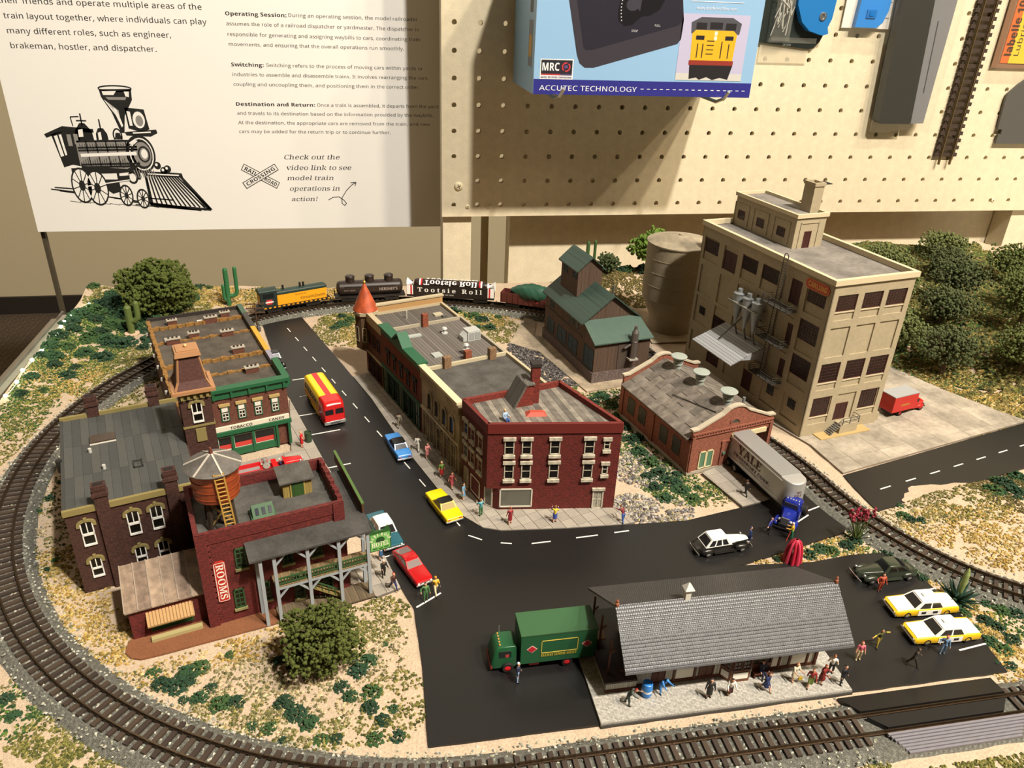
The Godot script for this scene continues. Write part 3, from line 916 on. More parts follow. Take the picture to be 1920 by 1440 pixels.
func tracks() -> void:
	var names := ["straight track along the front edge of the layout", "curved track looping round the poster side of the layout", "curved track under the train along the back", "curved track between the tan factory and the brick warehouse"]
	var tie := MB.new()
	tie.box(-8.8, 0, -1.05, 8.8, 1.3, 1.05)
	var tm := tie.mesh()
	var wood := [mt("3b2f26", 0.75), mt("352a23", 0.75), mt("43362b", 0.75)]
	var iron := mt("57493a", 0.28, 0.8)
	for k in 4:
		var l: PackedVector2Array = lines[k]
		var o := thing("track", "brown sleepers and bronze rails, " + names[k], "track", 0, 0)
		var b := MB.new()
		for i in l.size() - 1:
			var q := []
			for s in [-15.0, -10.5, 10.5, 15.0]:
				for j in [i, i + 1]:
					var w := offset_pt(l, j, s)
					q.append(Vector3(w.x, 3.2 if absf(s) < 12 else -0.6, w.y))
			b.quad(q[0], q[1], q[3], q[2], Vector3.UP); b.quad(q[2], q[3], q[5], q[4], Vector3.UP); b.quad(q[4], q[5], q[7], q[6], Vector3.UP)
		part(o, "roadbed", b, tx("cfcec0", "speck", 7, 0.95, 0.5, true))
		var skip := 0
		for i in l.size():
			var cross := k == 0 and l[i].x > 103 and l[i].x < 172
			if cross or (i == 0 and k > 0): continue
			if k == 0 and l[i].x > 330: continue
			var ti := inst(o, "sleeper", tm, wood[(i * 7) % 3])
			var a := l[maxi(i - 1, 0)]
			var c := l[mini(i + 1, l.size() - 1)]
			ti.position = Vector3(l[i].x, 3.1, l[i].y) * U
			ti.rotation.y = -(c - a).angle() + PI / 2 + (PI if i % 2 else 0.0)
			ti.rotation.y = atan2(c.x - a.x, c.y - a.y)
		for s in [-4.5, 4.5]:
			b = MB.new()
			for i in l.size() - 1:
				var p := offset_pt(l, i, s)
				var q := offset_pt(l, i + 1, s)
				var e := (q - p).normalized()
				p -= e * 0.08; q += e * 0.08
				b.bar(Vector3(p.x, 4.55, p.y), Vector3(q.x, 4.55, q.y), 1.2, 0.4)
				b.bar(Vector3(p.x, 5.4, p.y), Vector3(q.x, 5.4, q.y), 0.62, 1.4)
			part(o, "rail", b, iron)
	# loose ballast
	var pos := []
	for k in 4:
		var l: PackedVector2Array = lines[k]
		for i in range(0, l.size() - 1):
			for m in 26:
				var side := rng.randf_range(9.2, 16.5) * (1 if rng.randf() < 0.5 else -1)
				if m > 14: side = rng.randf_range(-9, 9)
				var w := offset_pt(l, i, side) + Vector2(rng.randf_range(-2.4, 2.4), rng.randf_range(-2.4, 2.4))
				var y := 3.2 if absf(side) < 10.5 else 3.2 - (absf(side) - 10.5) / 4.5 * 3.4
				if in_roads(w): continue
				pos.append([w.x, maxf(y, land(w.x, w.y)), w.y, rng.randf_range(0.45, 0.9)])
	scatter("ballast", "grey stone ballast along the track", "gravel", pos, ["b3b3a6", "979a8e", "c2bfb0", "7d8177", "a3a28e"], 0.8)
func in_roads(p: Vector2) -> bool:
	for r in roads:
		if Geometry2D.is_point_in_polygon(p, r): return true
	return false
func crumb() -> ArrayMesh:
	var b := MB.new()
	var pt := [Vector3(0, 1, 0), Vector3(1, 0.1, 0.2), Vector3(0.1, -0.2, 1), Vector3(-1, 0.2, -0.1), Vector3(-0.2, 0, -0.9), Vector3(0, -0.8, 0)]
	for f in [[0, 1, 2], [0, 2, 3], [0, 3, 4], [0, 4, 1], [5, 1, 2], [5, 2, 3], [5, 3, 4], [5, 4, 1]]:
		b.tri(pt[f[0]], pt[f[1]], pt[f[2]], pt[f[0]] + pt[f[1]] + pt[f[2]])
	return b.mesh()
# a great many small grains as one thing
func scatter(called: String, label: String, cat: String, pos: Array, cols: Array, flat_: float) -> void:
	var mm := MultiMesh.new()
	mm.transform_format = MultiMesh.TRANSFORM_3D
	mm.use_colors = true
	mm.mesh = crumb()
	mm.instance_count = pos.size()
	for i in pos.size():
		var q: Array = pos[i]
		var bs := Basis.from_euler(Vector3(rng.randf_range(-0.5, 0.5), rng.randf() * TAU, rng.randf_range(-0.5, 0.5))).scaled(Vector3(1, flat_, 1) * q[3])
		mm.set_instance_transform(i, Transform3D(bs, Vector3(q[0], q[1], q[2]) * U))
		var c := H(cols[rng.randi() % cols.size()])
		var f := rng.randf_range(0.85, 1.1)
		mm.set_instance_color(i, Color(minf(c.r * f, 1), minf(c.g * f, 1), minf(c.b * f, 1)))
	var o := MultiMeshInstance3D.new()
	o.name = numbered("", called)
	o.multimesh = mm
	o.material_override = vm(0.95)
	add_child(o)
	tag(o, label, cat)
	o.set_meta("kind", "stuff")
func slabs(o: Node, poly: PackedVector2Array, turn: float, sx: float, sz: float, y0: float, y1: float, gap: float, m: Array) -> void:
	# paving: each cell of a turned grid cut by the outline is one slab
	var rot := Transform2D(deg_to_rad(turn), Vector2.ZERO)
	var loc := PackedVector2Array()
	var lo := Vector2(1e9, 1e9)
	var hi := Vector2(-1e9, -1e9)
	for p in poly:
		var q := rot * p
		loc.append(q); lo = lo.min(q); hi = hi.max(q)
	var back := rot.affine_inverse()
	var n := 0
	for i in range(floori(lo.x / sx), ceili(hi.x / sx)):
		for j in range(floori(lo.y / sz), ceili(hi.y / sz)):
			var cell := V2([i * sx + gap, j * sz + gap, (i + 1) * sx - gap, j * sz + gap, (i + 1) * sx - gap, (j + 1) * sz - gap, i * sx + gap, (j + 1) * sz - gap])
			for piece in Geometry2D.intersect_polygons(loc, cell):
				if piece.size() < 3 or Geometry2D.triangulate_polygon(piece).is_empty(): continue
				var w := PackedVector2Array()
				for p in piece: w.append(back * p)
				var b := MB.new()
				b.prism(w, y0, y1, 1)
				part(o, "slab", b, m[n % m.size()])
				n += 1
func dash(o: Node, a: Vector2, c: Vector2, w: float) -> void:
	var b := MB.new()
	var s := (c - a).orthogonal().normalized() * w * 0.5
	b.prism(PackedVector2Array([a - s, c - s, c + s, a + s]), 0.75, 1.02, 1)
	part(o, "road_marking", b, mt("e8e6e0", 0.7))
func layout_base() -> void:
	hill_noise.seed = 5; hill_noise.frequency = 0.012; hill_noise.fractal_octaves = 3
	track_lines()
	var b := MB.new()
	b.box(-356, -37, 62, 640, -3, 700)
	var bd := struct("ground_board", b, mt("c9a983", 0.8), "plywood board under the layout scenery")
	# plastered land
	b = MB.new()
	var st := 6.0
	var nx := int((640 + 356) / st)
	var nz := int((700 - 62) / st)
	var hs := []
	for j in nz + 1:
		var row := PackedFloat32Array()
		for i in nx + 1:
			var x := -356 + i * st
			var z := 62 + j * st
			row.append(land(x, z))
		hs.append(row)
	for j in nz:
		for i in nx:
			var f := func(p: int, q: int) -> Vector3: return Vector3(-356 + p * st, hs[q][p], 62 + q * st)
			var g := func(p: int, q: int) -> Vector3:
				return Vector3(hs[q][maxi(p - 1, 0)] - hs[q][mini(p + 1, nx)], 2 * st, hs[maxi(q - 1, 0)][p] - hs[mini(q + 1, nz)][p]).normalized()
			b.stri(f.call(i, j), f.call(i + 1, j), f.call(i + 1, j + 1), g.call(i, j), g.call(i + 1, j), g.call(i + 1, j + 1))
			b.stri(f.call(i, j), f.call(i + 1, j + 1), f.call(i, j + 1), g.call(i, j), g.call(i + 1, j + 1), g.call(i, j + 1))
	for i in nx:
		for q in [0, nz]:
			b.quad(Vector3(-356 + i * st, -4, 62 + q * st), Vector3(-350 + i * st, -4, 62 + q * st), Vector3(-350 + i * st, hs[q][i + 1], 62 + q * st), Vector3(-356 + i * st, hs[q][i], 62 + q * st), Vector3(0, 0, -1 if q == 0 else 1))
	for j in nz:
		for p in [0, nx]:
			b.quad(Vector3(-356 + p * st, -4, 62 + j * st), Vector3(-356 + p * st, -4, 68 + j * st), Vector3(-356 + p * st, hs[j + 1][p], 68 + j * st), Vector3(-356 + p * st, hs[j][p], 62 + j * st), Vector3(-1 if p == 0 else 1, 0, 0))
	struct("ground", b, tx("d3bca2", "sand", 38, 0.95, 0.8, true), "sandy plaster ground of the layout")
	var asphalt := tx("1a1919", "grain", 22, 0.45, 0.0, true)
	b = MB.new()
	b.prism(road_poly([-191, 146, -158, 291, -149, 319, -127, 392, -92, 493, -87, 509, -81, 527, -80, 563, -81, 605.5, 189, 607, 191, 592, 193, 574, 192, 553, 191, 531, 193, 520.5, 162, 519.5, 137, 522, 96, 519, 137, 509, 171, 500, 178, 492, 174, 478, 170, 459, 164, 414, 133, 423, 142, 465, 122, 469, 82, 477, 44, 476, 10, 475, -28, 472, -38, 468, -50, 453, -61, 423, -75, 382, -97, 305, -119, 242, -156, 140]), -0.6, 0.8, 1)
	var rd := struct("street", b, asphalt, "black asphalt street and station forecourt")
	var q := Vector2(-171, 150)
	for k in 15:   # middle line of the main street
		var a := Vector2(-167, 165).lerp(Vector2(-57, 448), k / 13.6)
		dash(rd, a, a + Vector2(3.1, 8.0), 0.75)
	for e in [[-47, 473.5, -40, 478.5], [-30, 482.5, -24, 484], [-13, 485.5, -2, 485], [13, 484, 26, 483.2], [36, 482.4, 45, 481.8]]: dash(rd, Vector2(e[0], e[1]), Vector2(e[2], e[3]), 0.75)
	for e in [[-156, 268, -146, 265.5], [-149, 296, -138, 293], [-148, 325, -135, 322], [-142, 353, -119, 347.5], [-131, 396, -112, 391], [-95, 486, -87, 483.5], [-80, 526, -67, 517.5], [104, 500, 112, 497.5], [147, 488, 158, 482], [160, 478, 172, 474], [178, 553, 193, 551], [175, 592, 192, 590], [160, 531, 188, 530]]: dash(rd, Vector2(e[0], e[1]), Vector2(e[2], e[3]), 0.8)
	b = MB.new()
	b.prism(road_poly([204, 445, 383, 398, 640, 331, 640, 371, 334, 453, 203, 484]), -0.6, 0.8, 1)
	rd = struct("street", b, asphalt, "black asphalt side street beside the factory yard")
	for k in 9:
		var a := Vector2(219, 463).lerp(Vector2(420, 410), k / 9.0)
		dash(rd, a, a + Vector2(9, -2.4), 0.8)
	# level crossing
	var o := thing("level_crossing", "dark level crossing with grey planks over the front track", "level crossing", 0, 0)
	b = MB.new()
	b.hexa([Vector3(103, -0.5, 620.4), Vector3(174, -0.5, 620.4), Vector3(178, -0.5, 609), Vector3(100, -0.5, 609)], [Vector3(103, 5.6, 620.4), Vector3(174, 5.6, 620.4), Vector3(178, 0.9, 609), Vector3(100, 0.9, 609)])
	part(o, "ramp", b, asphalt)
	b = MB.new()
	b.prism(V2([104, 623.6, 172, 623.6, 166, 629.6, 110, 629.6]), 3, 5.7, 1)
	part(o, "middle_panel", b, asphalt)
	for k in 7:
		b = MB.new()
		b.box(108 + k * 1.0, 4.2 - k * 0.5, 632.0 + k * 1.15, 174 - k * 1.0, 5.5 - k * 0.55, 633.0 + k * 1.15)
		part(o, "plank", b, tx("85828a", "grain", 12, 0.6))
	roads.append(V2([100, 608, 182, 608, 182, 646, 104, 646]))
	# pavements
	var pave := [tx("a9a196", "grain", 30, 0.85), tx("a39b8f", "grain", 30, 0.85), tx("aea69a", "grain", 30, 0.85)]
	var p := road_poly([-110, 268, -97, 305, -75, 382, -61, 423, -50, 453, -38, 468, -28, 472, 10, 475, 44, 476, 51, 475, 44, 458, -28, 444, -41, 412, -86, 286, -98, 262])
	o = thing("sidewalk", "grey paved sidewalk round the red corner building", "sidewalk", 0, 0)
	b = MB.new()
	b.prism(p, -0.5, 1.15, 1)
	part(o, "joint_bed", b, mt("7b736a", 0.9))
	slabs(o, p, 18.8, 7.2, 7.2, 1.1, 1.5, 0.14, pave)
	p = road_poly([-156, 299, -127, 392, -119, 414, -192, 438, -208, 392, -150, 372])
	o = thing("sidewalk", "grey paved sidewalk in front of the tobacco shop", "sidewalk", 0, 0)
	b = MB.new()
	b.prism(p, -0.5, 1.15, 1)
	part(o, "joint_bed", b, mt("6f675e", 0.9))
	slabs(o, p, 18.5, 14, 14, 1.1, 1.5, 0.14, pave)
	p = road_poly([-112, 484, -94, 485, -87, 511, -99, 516, -112, 505])
	o = thing("sidewalk", "short grey sidewalk beside the hotel veranda", "sidewalk", 0, 0)
	b = MB.new()
	b.prism(p, -0.5, 1.15, 1)
	part(o, "joint_bed", b, mt("6f675e", 0.9))
	slabs(o, p, 18.5, 9, 9, 1.1, 1.5, 0.14, pave)
	p = road_poly([111, 431.5, 121, 469.5, 141.8, 465, 132.4, 423])
	o = thing("sidewalk", "grey concrete apron before the brick warehouse door", "sidewalk", 0, 0)
	b = MB.new()
	b.prism(p, -0.5, 1.5, 1)
	part(o, "joint_bed", b, mt("6f675e", 0.9))
	slabs(o, p, 13.3, 10, 10, 1.45, 1.8, 0.12, pave)
	# the factory yard
	var yard := [tx("b8ad9c", "stain", 130, 0.9), tx("b2a796", "stain", 130, 0.9), tx("bdb2a1", "stain", 130, 0.9)]
	p = road_poly([176, 345, 189, 374, 202, 408, 205, 443, 383, 397, 386, 395, 363, 354, 349, 321, 341, 298, 330, 262, 150, 262, 150, 290])
	o = thing("factory_yard", "large tan concrete yard around the factory", "yard", 0, 0)
	b = MB.new()
	b.prism(p, -0.5, 1.0, 1)
	part(o, "joint_bed", b, mt("857a6a", 0.9))
	slabs(o, p, 11, 27, 27, 0.95, 1.3, 0.1, yard)
	p = road_poly([24, 216, 51, 153, 57, 172, 49, 200, 62, 212, 104, 196, 108, 214, 130, 292, 101, 305, 67, 312, 46, 236])
	o = thing("mill_yard", "sandy grey slab under the brown mill", "yard", 0, 0)
	b = MB.new()
	b.prism(p, -0.5, 0.9, 1)
	part(o, "slab", b, tx("b5a48c", "stain", 90, 0.9))
	for f in [[-176.9, 524.9, 16.06, -33.0, 78.0, -11.0, 42.0], [-241.3, 492, 17.4, 0.0, 61.0, 0.0, 90.0], [-213.4, 380.5, 18.5, 0.0, 67.0, 0.0, 144.0], [-45.0, 415.0, 18.8, 0.0, 65.0, 0.0, 168.0], [100.6, 431.1, 13.3, 0.0, 64.0, 0.0, 85.0], [198.8, 397.1, 10.96, 0.0, 69.0, 0.0, 147.0], [74.9, 297.6, 10.94, -1.0, 50.0, 0.0, 95.0], [-8.6, 607.0, 0.0, 0.0, 117.0, 0.0, 46.0]]:
		var th := deg_to_rad(f[2])
		var ux := Vector2(cos(th), -sin(th))
		var uz := Vector2(-sin(th), -cos(th))
		var og := Vector2(f[0], f[1])
		roads.append(PackedVector2Array([og + ux * f[3] + uz * f[5], og + ux * f[4] + uz * f[5], og + ux * f[4] + uz * f[6], og + ux * f[3] + uz * f[6]]))
	roads.append(V2([-34, 452, 42, 460, 19, 404, -44, 421]))
func turf() -> void:
	var cols := {"g": ["2f4a24", "3d5a2b", "26401f", "4f6a30", "8a8a4a"], "y": ["a88a48", "b89e5c", "92763a", "74693a", "c0ab78"], "o": ["6a6832", "7a763e", "585a2a", "918650", "474c24"], "s": ["a3936c", "746d48", "c2b28e", "5d5b3a", "86825e"], "k": ["8f8a86", "6d6866", "b5aea6", "a39a72", "57524f"], "c": ["4a4644", "625d5b", "3a3736", "837c7a", "1f1d1c"], "b": ["5d5230", "6f6238", "4a4426", "83723f", "3c4020"]}
	var text := {"g": "dark green ground foam turf", "y": "golden yellow ground foam turf", "o": "olive green ground foam turf", "s": "thin straw coloured ground foam on sand", "k": "grey and tan gravel beside the red building", "c": "dark coal grey gravel beside the mill", "b": "brown undergrowth turf on the slopes"}
	var bag := {}
	for k in cols: bag[k] = []
	var spots := [[350,500,50,36,"o",0.5],[430,470,60,40,"y",0.4],[500,520,70,60,"s",0.5],[400,560,60,40,"o",0.4],[110,653,44,11,"o",1.6],[165,652,40,12,"o",1.6],[40,650,34,9,"s",1.2],[215,640,40,16,"o",1.2],[-20,650,30,8,"s",0.8],[-285,215,30,24,"o",1.3],[-318,200,26,40,"g",0.8],[-300,250,20,24,"g",0.6],[-250,235,20,20,"o",1.2],[-335,290,18,40,"g",0.6],[-351,233,35,65,"g",1],[-333,174,34,62,"g",1],[-333,316,13,50,"o",1],[-314,117,32,57,"g",1],[-327,235,23,41,"y",1],[-303,256,19,24,"y",1],[-279,263,23,33,"o",1.2],[-275,232,16,25,"o",1],[-262,471,13,18,"y",1.2],[-244,505,15,24,"y",1.3],[-222,525,14,18,"y",1.3],[-286,402,12,18,"o",0.4],[-272,430,14,16,"s",0.5],[-271,474,10,28,"o",0.4],[-192,560,22,15,"s",0.5],[-156,566,20,18,"s",1],[-133,578,22,17,"s",1],[-96,530,12,14,"o",1.2],[-93,581,13,17,"o",0.7],[-116,534,15,14,"o",1],[-196,542,35,13,"y",0.6],[-155,538,17,10,"y",1],[-101,550,14,20,"s",0.7],[-163,581,21,11,"o",0.7],[-120,593,26,7,"o",0.7],[-257,75,29,22,"y",1],[-240,54,20,19,"y",1],[-270,108,28,28,"o",1],[-120,172,23,31,"o",1.2],[-101,180,18,30,"y",0.9],[-120,148,19,15,"o",1],[1,153,30,29,"y",1.2],[16,186,24,25,"o",1.3],[-2,146,20,20,"g",0.8],[38,149,15,16,"y",0.7],[158,26,42,28,"o",1],[139,51,47,21,"s",1],[169,87,28,52,"b",1.2],[150,93,22,33,"b",1.2],[216,39,30,38,"g",1],[118,14,36,23,"s",0.8],[73,333,24,35,"g",1],[83,388,26,30,"g",1],[96,435,27,25,"g",1.2],[70,466,19,11,"k",1.3],[56,458,13,11,"k",1.5],[73,420,17,19,"k",1],[106,454,13,11,"o",0.6],[72,479,19,6,"y",1.1],[50,256,26,37,"c",3],[62,278,17,20,"c",2],[34,233,13,22,"c",2],[155,512,18,10,"y",1.5],[126,517,18,4,"y",1.2],[176,510,18,10,"g",1.2],[192,527,9,15,"g",1.2],[199,545,14,19,"y",1.2],[196,576,13,22,"y",1.2],[194,597,13,20,"y",1.2],[221,573,11,23,"g",1],[219,560,14,14,"g",0.8],[221,486,20,18,"s",0.8],[237,504,26,18,"y",1],[248,530,18,16,"y",1.2],[259,485,31,19,"o",0.9],[299,473,21,29,"b",1.5],[243,466,17,13,"s",0.7],[273,509,16,18,"y",0.8],[357,329,37,20,"y",1.5],[372,372,30,15,"y",1.5],[371,400,16,9,"y",1],[90,636,20,5,"s",0.8],[125,639,20,5,"o",1.2],[154,638,18,6,"o",1.2],[45,632,15,3,"s",0.6],[-247,560,10,15,"g",1],[-229,579,16,14,"o",1.3],[-206,590,20,7,"o",1.3],[-252,546,9,13,"s",0.6],[-234,585,12,8,"o",1.3]]
	for x in 30: spots.append([340 + (x % 6) * 46, 80 + (x / 6) * 68, 46, 58, ["b", "o", "b", "g"][(x * 5) % 4], 0.9])
	for x in 9: spots.append([-345 + x * 26, 82 + (x % 2) * 8, 22, 18, "y" if x % 3 else "o", 1.0])
	for s in spots:
		var n := int(s[2] * s[3] * 2.6 * s[5])
		for i in n:
			var a := rng.randf() * TAU
			var r := sqrt(rng.randf()) * 1.12
			var x: float = s[0] + s[2] * r * cos(a)
			var z: float = s[1] + s[3] * r * sin(a)
			if x < -354 or x > 600 or z < 64 or z > 690: continue
			if hill_noise.get_noise_2d(x * 6.0, z * 6.0) < -0.3: continue
			if not free_spot(x, z): continue
			var w: float = rng.randf_range(0.45, 1.05)
			if s[4] == "c" or s[4] == "k": w = rng.randf_range(0.6, 1.5)
			if z < 150: w *= 1.3
			if x > 330 and z < 400: w = rng.randf_range(1.0, 2.6)
			bag[s[4]].append([x, land(x, z) + w * 0.25, z, w])
	for k in bag: scatter("turf" if not k in ["k", "c"] else "gravel", text[k], "turf" if not k in ["k", "c"] else "gravel", bag[k], cols[k], 0.8)
	var sh := [[-367,212,5.6],[-364,193,6.6],[-357,183,5.0],[-350,173,7.6],[-350,144,7.9],[-347,127,9.0],[-339,115,10.1],[-337,96,9.4],[-330,89,11.4],[-316,117,10.2],[-329,175,6.8],[-323,159,7.9],[-308,182,6.8],[-299,178,6.0],[-326,202,5.8],[-338,225,5.5],[-324,240,6.2],[-346,247,5.3],[-333,265,3.7],[-345,272,4.4],[-302,149,8.0],[-296,131,7.3],[-314,142,7.2],[-322,226,4.8],[-285,405,3.0],[-287,418,2.3],[-264,463,2.2],[-266,471,1.9],[-284,389,1.9],[-296,398,1.8],[-198,549,3.0],[-193,556,4.1],[-186,558,5.0],[-183,551,4.7],[-178,549,4.2],[-183,554,4.6],[-172,561,2.7],[-176,566,3.6],[-166,571,4.5],[-160,571,3.6],[-182,566,2.2],[-152,584,2.6],[-145,586,3.0],[-140,574,4.1],[-135,580,4.5],[-129,586,4.0],[-124,595,3.0],[-118,595,2.6],[-139,593,2.1],[-138,554,2.9],[-102,598,3.5],[-99,589,3.1],[-93,598,3.1],[-94,584,2.3],[-103,574,4.2],[-104,582,3.6],[-109,561,4.3],[-104,556,3.9],[-96,547,1.5],[-111,553,3.4],[-116,569,3.2],[-112,575,3.2],[-166,543,2.4],[-144,550,2.9],[-127,166,3.7],[-120,160,6.6],[-113,151,5.8],[-120,141,4.8],[-16,138,7.1],[-5,132,7.2],[0,149,7.0],[8,160,6.0],[12,179,5.8],[0,178,4.9],[24,155,4.0],[-261,82,6.9],[-256,64,6.0],[-264,102,6.7],[-247,61,4.1],[-272,121,6.5],[66,328,5.7],[77,320,5.8],[81,334,4.9],[79,365,5.4],[79,384,6.0],[79,401,5.8],[82,414,6.4],[84,427,6.3],[88,437,6.2],[91,446,5.4],[95,455,4.7],[76,441,4.8],[86,381,4.5],[78,453,4.7],[85,358,3.9],[75,429,4.2],[95,429,3.5],[103,445,2.7],[80,350,4.0],[120,516,2.4],[140,515,4.3],[149,511,4.3],[154,514,4.3],[166,511,4.4],[173,508,3.8],[185,507,5.7],[187,512,5.1],[186,521,4.3],[192,522,4.4],[189,531,4.3],[190,537,3.6],[191,542,3.6],[200,537,3.0],[195,563,4.0],[196,569,3.4],[203,576,3.9],[206,581,3.9],[195,589,4.3],[198,594,4.3],[207,589,3.8],[223,573,4.0],[213,564,2.9],[217,570,4.0],[188,601,2.6],[194,604,3.1],[194,580,2.8],[217,490,4.0],[219,494,3.3],[225,496,3.0],[221,480,2.4],[288,478,5.7],[303,471,6.5],[300,482,6.4],[320,464,5.9],[303,465,4.4],[198,38,9.8],[216,21,11.2],[223,36,8.6],[177,45,7.2],[170,27,6.1],[-255,554,3.1],[-249,564,3.0],[-241,565,2.2],[47,632,1.8],[98,639,2.2],[108,639,1.8]]
	for i in 34: sh.append([-350 + (i * 37) % 95, 68 + (i * 53) % 150, 5.5 + (i * 7) % 5])
	var vars := []
	for v in 6: vars.append(clump(v, 1.0))
	var green := [mt("22402a", 0.95), mt("2b4a2c", 0.95), mt("35522a", 0.95), mt("1f3a24", 0.95)]
	for i in sh.size():
		var s: Array = sh[i]
		var x := clampf(s[0], -350, 620)
		var z: float = s[1]
		var y := land(x, z)
		if z < 66:
			z = 66 + (66 - z) * 0.18
			y = land(x, z)
		if in_roads(Vector2(x, z)) and not (z > 500 and x > 90): continue
		if track_gap(Vector2(x, z)) < 8.0: continue
		var o := MeshInstance3D.new()
		o.name = numbered("", "foam_shrub")
		o.mesh = vars[i % 6]
		o.material_override = green[(i * 5) % 4]
		add_child(o)
		o.position = Vector3(x, y - s[2] * 0.12, z) * U
		o.rotation.y = i * 1.7
		o.scale = Vector3(1, 0.8, 1) * s[2] * 1.15
		var wh := "on the bank outside the curved track"
		if z > 615: wh = "in front of the front track"
		elif x > 210: wh = "in the sand beyond the right-hand track"
		elif z > 495 and x > 180: wh = "on the verge beside the station car park"
		elif z > 495 and x > 90: wh = "on the traffic island with the red cactus"
		elif z > 535: wh = "in the sand before the hotel"
		elif x > 60 and z > 300: wh = "between the red corner building and the warehouse"
		elif x > 120: wh = "at the back beside the silo"
		elif x > -40 and z < 200: wh = "on the lawn behind the row houses"
		elif x > -135 and z < 200: wh = "by the far end of the street"
		elif x > -300 and z > 350: wh = "in the sand between the track and the brown hall"
		elif x > -290: wh = "under the round tree at the back"
		tag(o, "dark green foam shrub " + wh, "shrub", "foam shrubs " + wh)
# a lumpy foam clump of unit radius
func clump(v: int, r: float) -> ArrayMesh:
	var b := MB.new()
	var g := RandomNumberGenerator.new()
	g.seed = 100 + v
	for k in 90:
		var a := g.randf() * TAU
		var d := sqrt(g.randf()) * 0.95
		var h := (1.0 - d * d) * g.randf_range(0.1, 0.75)
		var s := g.randf_range(0.1, 0.2)
		lump(b, Vector3(d * cos(a), h + 0.1, d * sin(a)) * r, s * r, g)
	return b.mesh()
func lump(b: MB, c: Vector3, s: float, g: RandomNumberGenerator) -> void:
	var pt := []
	for d in [Vector3(0, 1, 0), Vector3(0.9, 0.35, 0), Vector3(0.28, 0.35, 0.85), Vector3(-0.73, 0.35, 0.53), Vector3(-0.73, 0.35, -0.53), Vector3(0.28, 0.35, -0.85), Vector3(0.6, -0.5, 0.5), Vector3(-0.3, -0.5, 0.8), Vector3(-0.85, -0.5, 0), Vector3(-0.3, -0.5, -0.8), Vector3(0.6, -0.5, -0.5), Vector3(0, -0.9, 0)]:
		pt.append(c + d * s * g.randf_range(0.65, 1.3))
	for f in [[0, 1, 2], [0, 2, 3], [0, 3, 4], [0, 4, 5], [0, 5, 1], [1, 6, 2], [2, 6, 7], [2, 7, 3], [3, 7, 8], [3, 8, 4], [4, 8, 9], [4, 9, 5], [5, 9, 10], [5, 10, 1], [1, 10, 6], [11, 6, 7], [11, 7, 8], [11, 8, 9], [11, 9, 10], [11, 10, 6]]:
		b.tri(pt[f[0]], pt[f[1]], pt[f[2]], pt[f[0]] + pt[f[1]] + pt[f[2]] - c * 3.0)
# ---- buildings. Local frame: x along the front, y up, z towards the viewer; b = -z runs back
func front(z: float = 0.0, x: float = 0.0) -> Transform3D: return Transform3D(Basis(), Vector3(x, 0, z))
func left(x: float = 0.0) -> Transform3D: return Transform3D(Basis(Vector3(0, 0, -1), Vector3(0, 1, 0), Vector3(-1, 0, 0)), Vector3(x, 0, 0))
func left_text(x: float, b: float, y: float) -> Transform3D: return Transform3D(Basis(Vector3(0, 0, 1), Vector3(0, 1, 0), Vector3(-1, 0, 0)), Vector3(x, y, -b))
# a window: frame and glazing bars with a pane behind
func win(p: Node, t: Transform3D, x0: float, y0: float, x1: float, y1: float, fm: Material, gm: Material, nx: int = 1, ny: int = 2, fw: float = 0.5, out: float = 0.45, called: String = "window") -> MeshInstance3D:
	if x1 < x0:
		var s := x0; x0 = x1; x1 = s
	var b := MB.new()
	b.t = t
	b.box(x0, y0, 0, x0 + fw, y1, out); b.box(x1 - fw, y0, 0, x1, y1, out)
	b.box(x0, y0, 0, x1, y0 + fw, out); b.box(x0, y1 - fw, 0, x1, y1, out)
	for i in range(1, nx):
		var x := lerpf(x0, x1, float(i) / nx)
		b.box(x - fw * 0.25, y0, 0, x + fw * 0.25, y1, out * 0.7)
	for i in range(1, ny):
		var y := lerpf(y0, y1, float(i) / ny)
		b.box(x0, y - fw * 0.25, 0, x1, y + fw * 0.25, out * 0.7)
	var o := part(p, called, b, fm)
	b = MB.new()
	b.t = t
	b.box(x0 + 0.1, y0 + 0.1, 0.02, x1 - 0.1, y1 - 0.1, 0.14)
	part(o, "pane", b, gm)
	return o
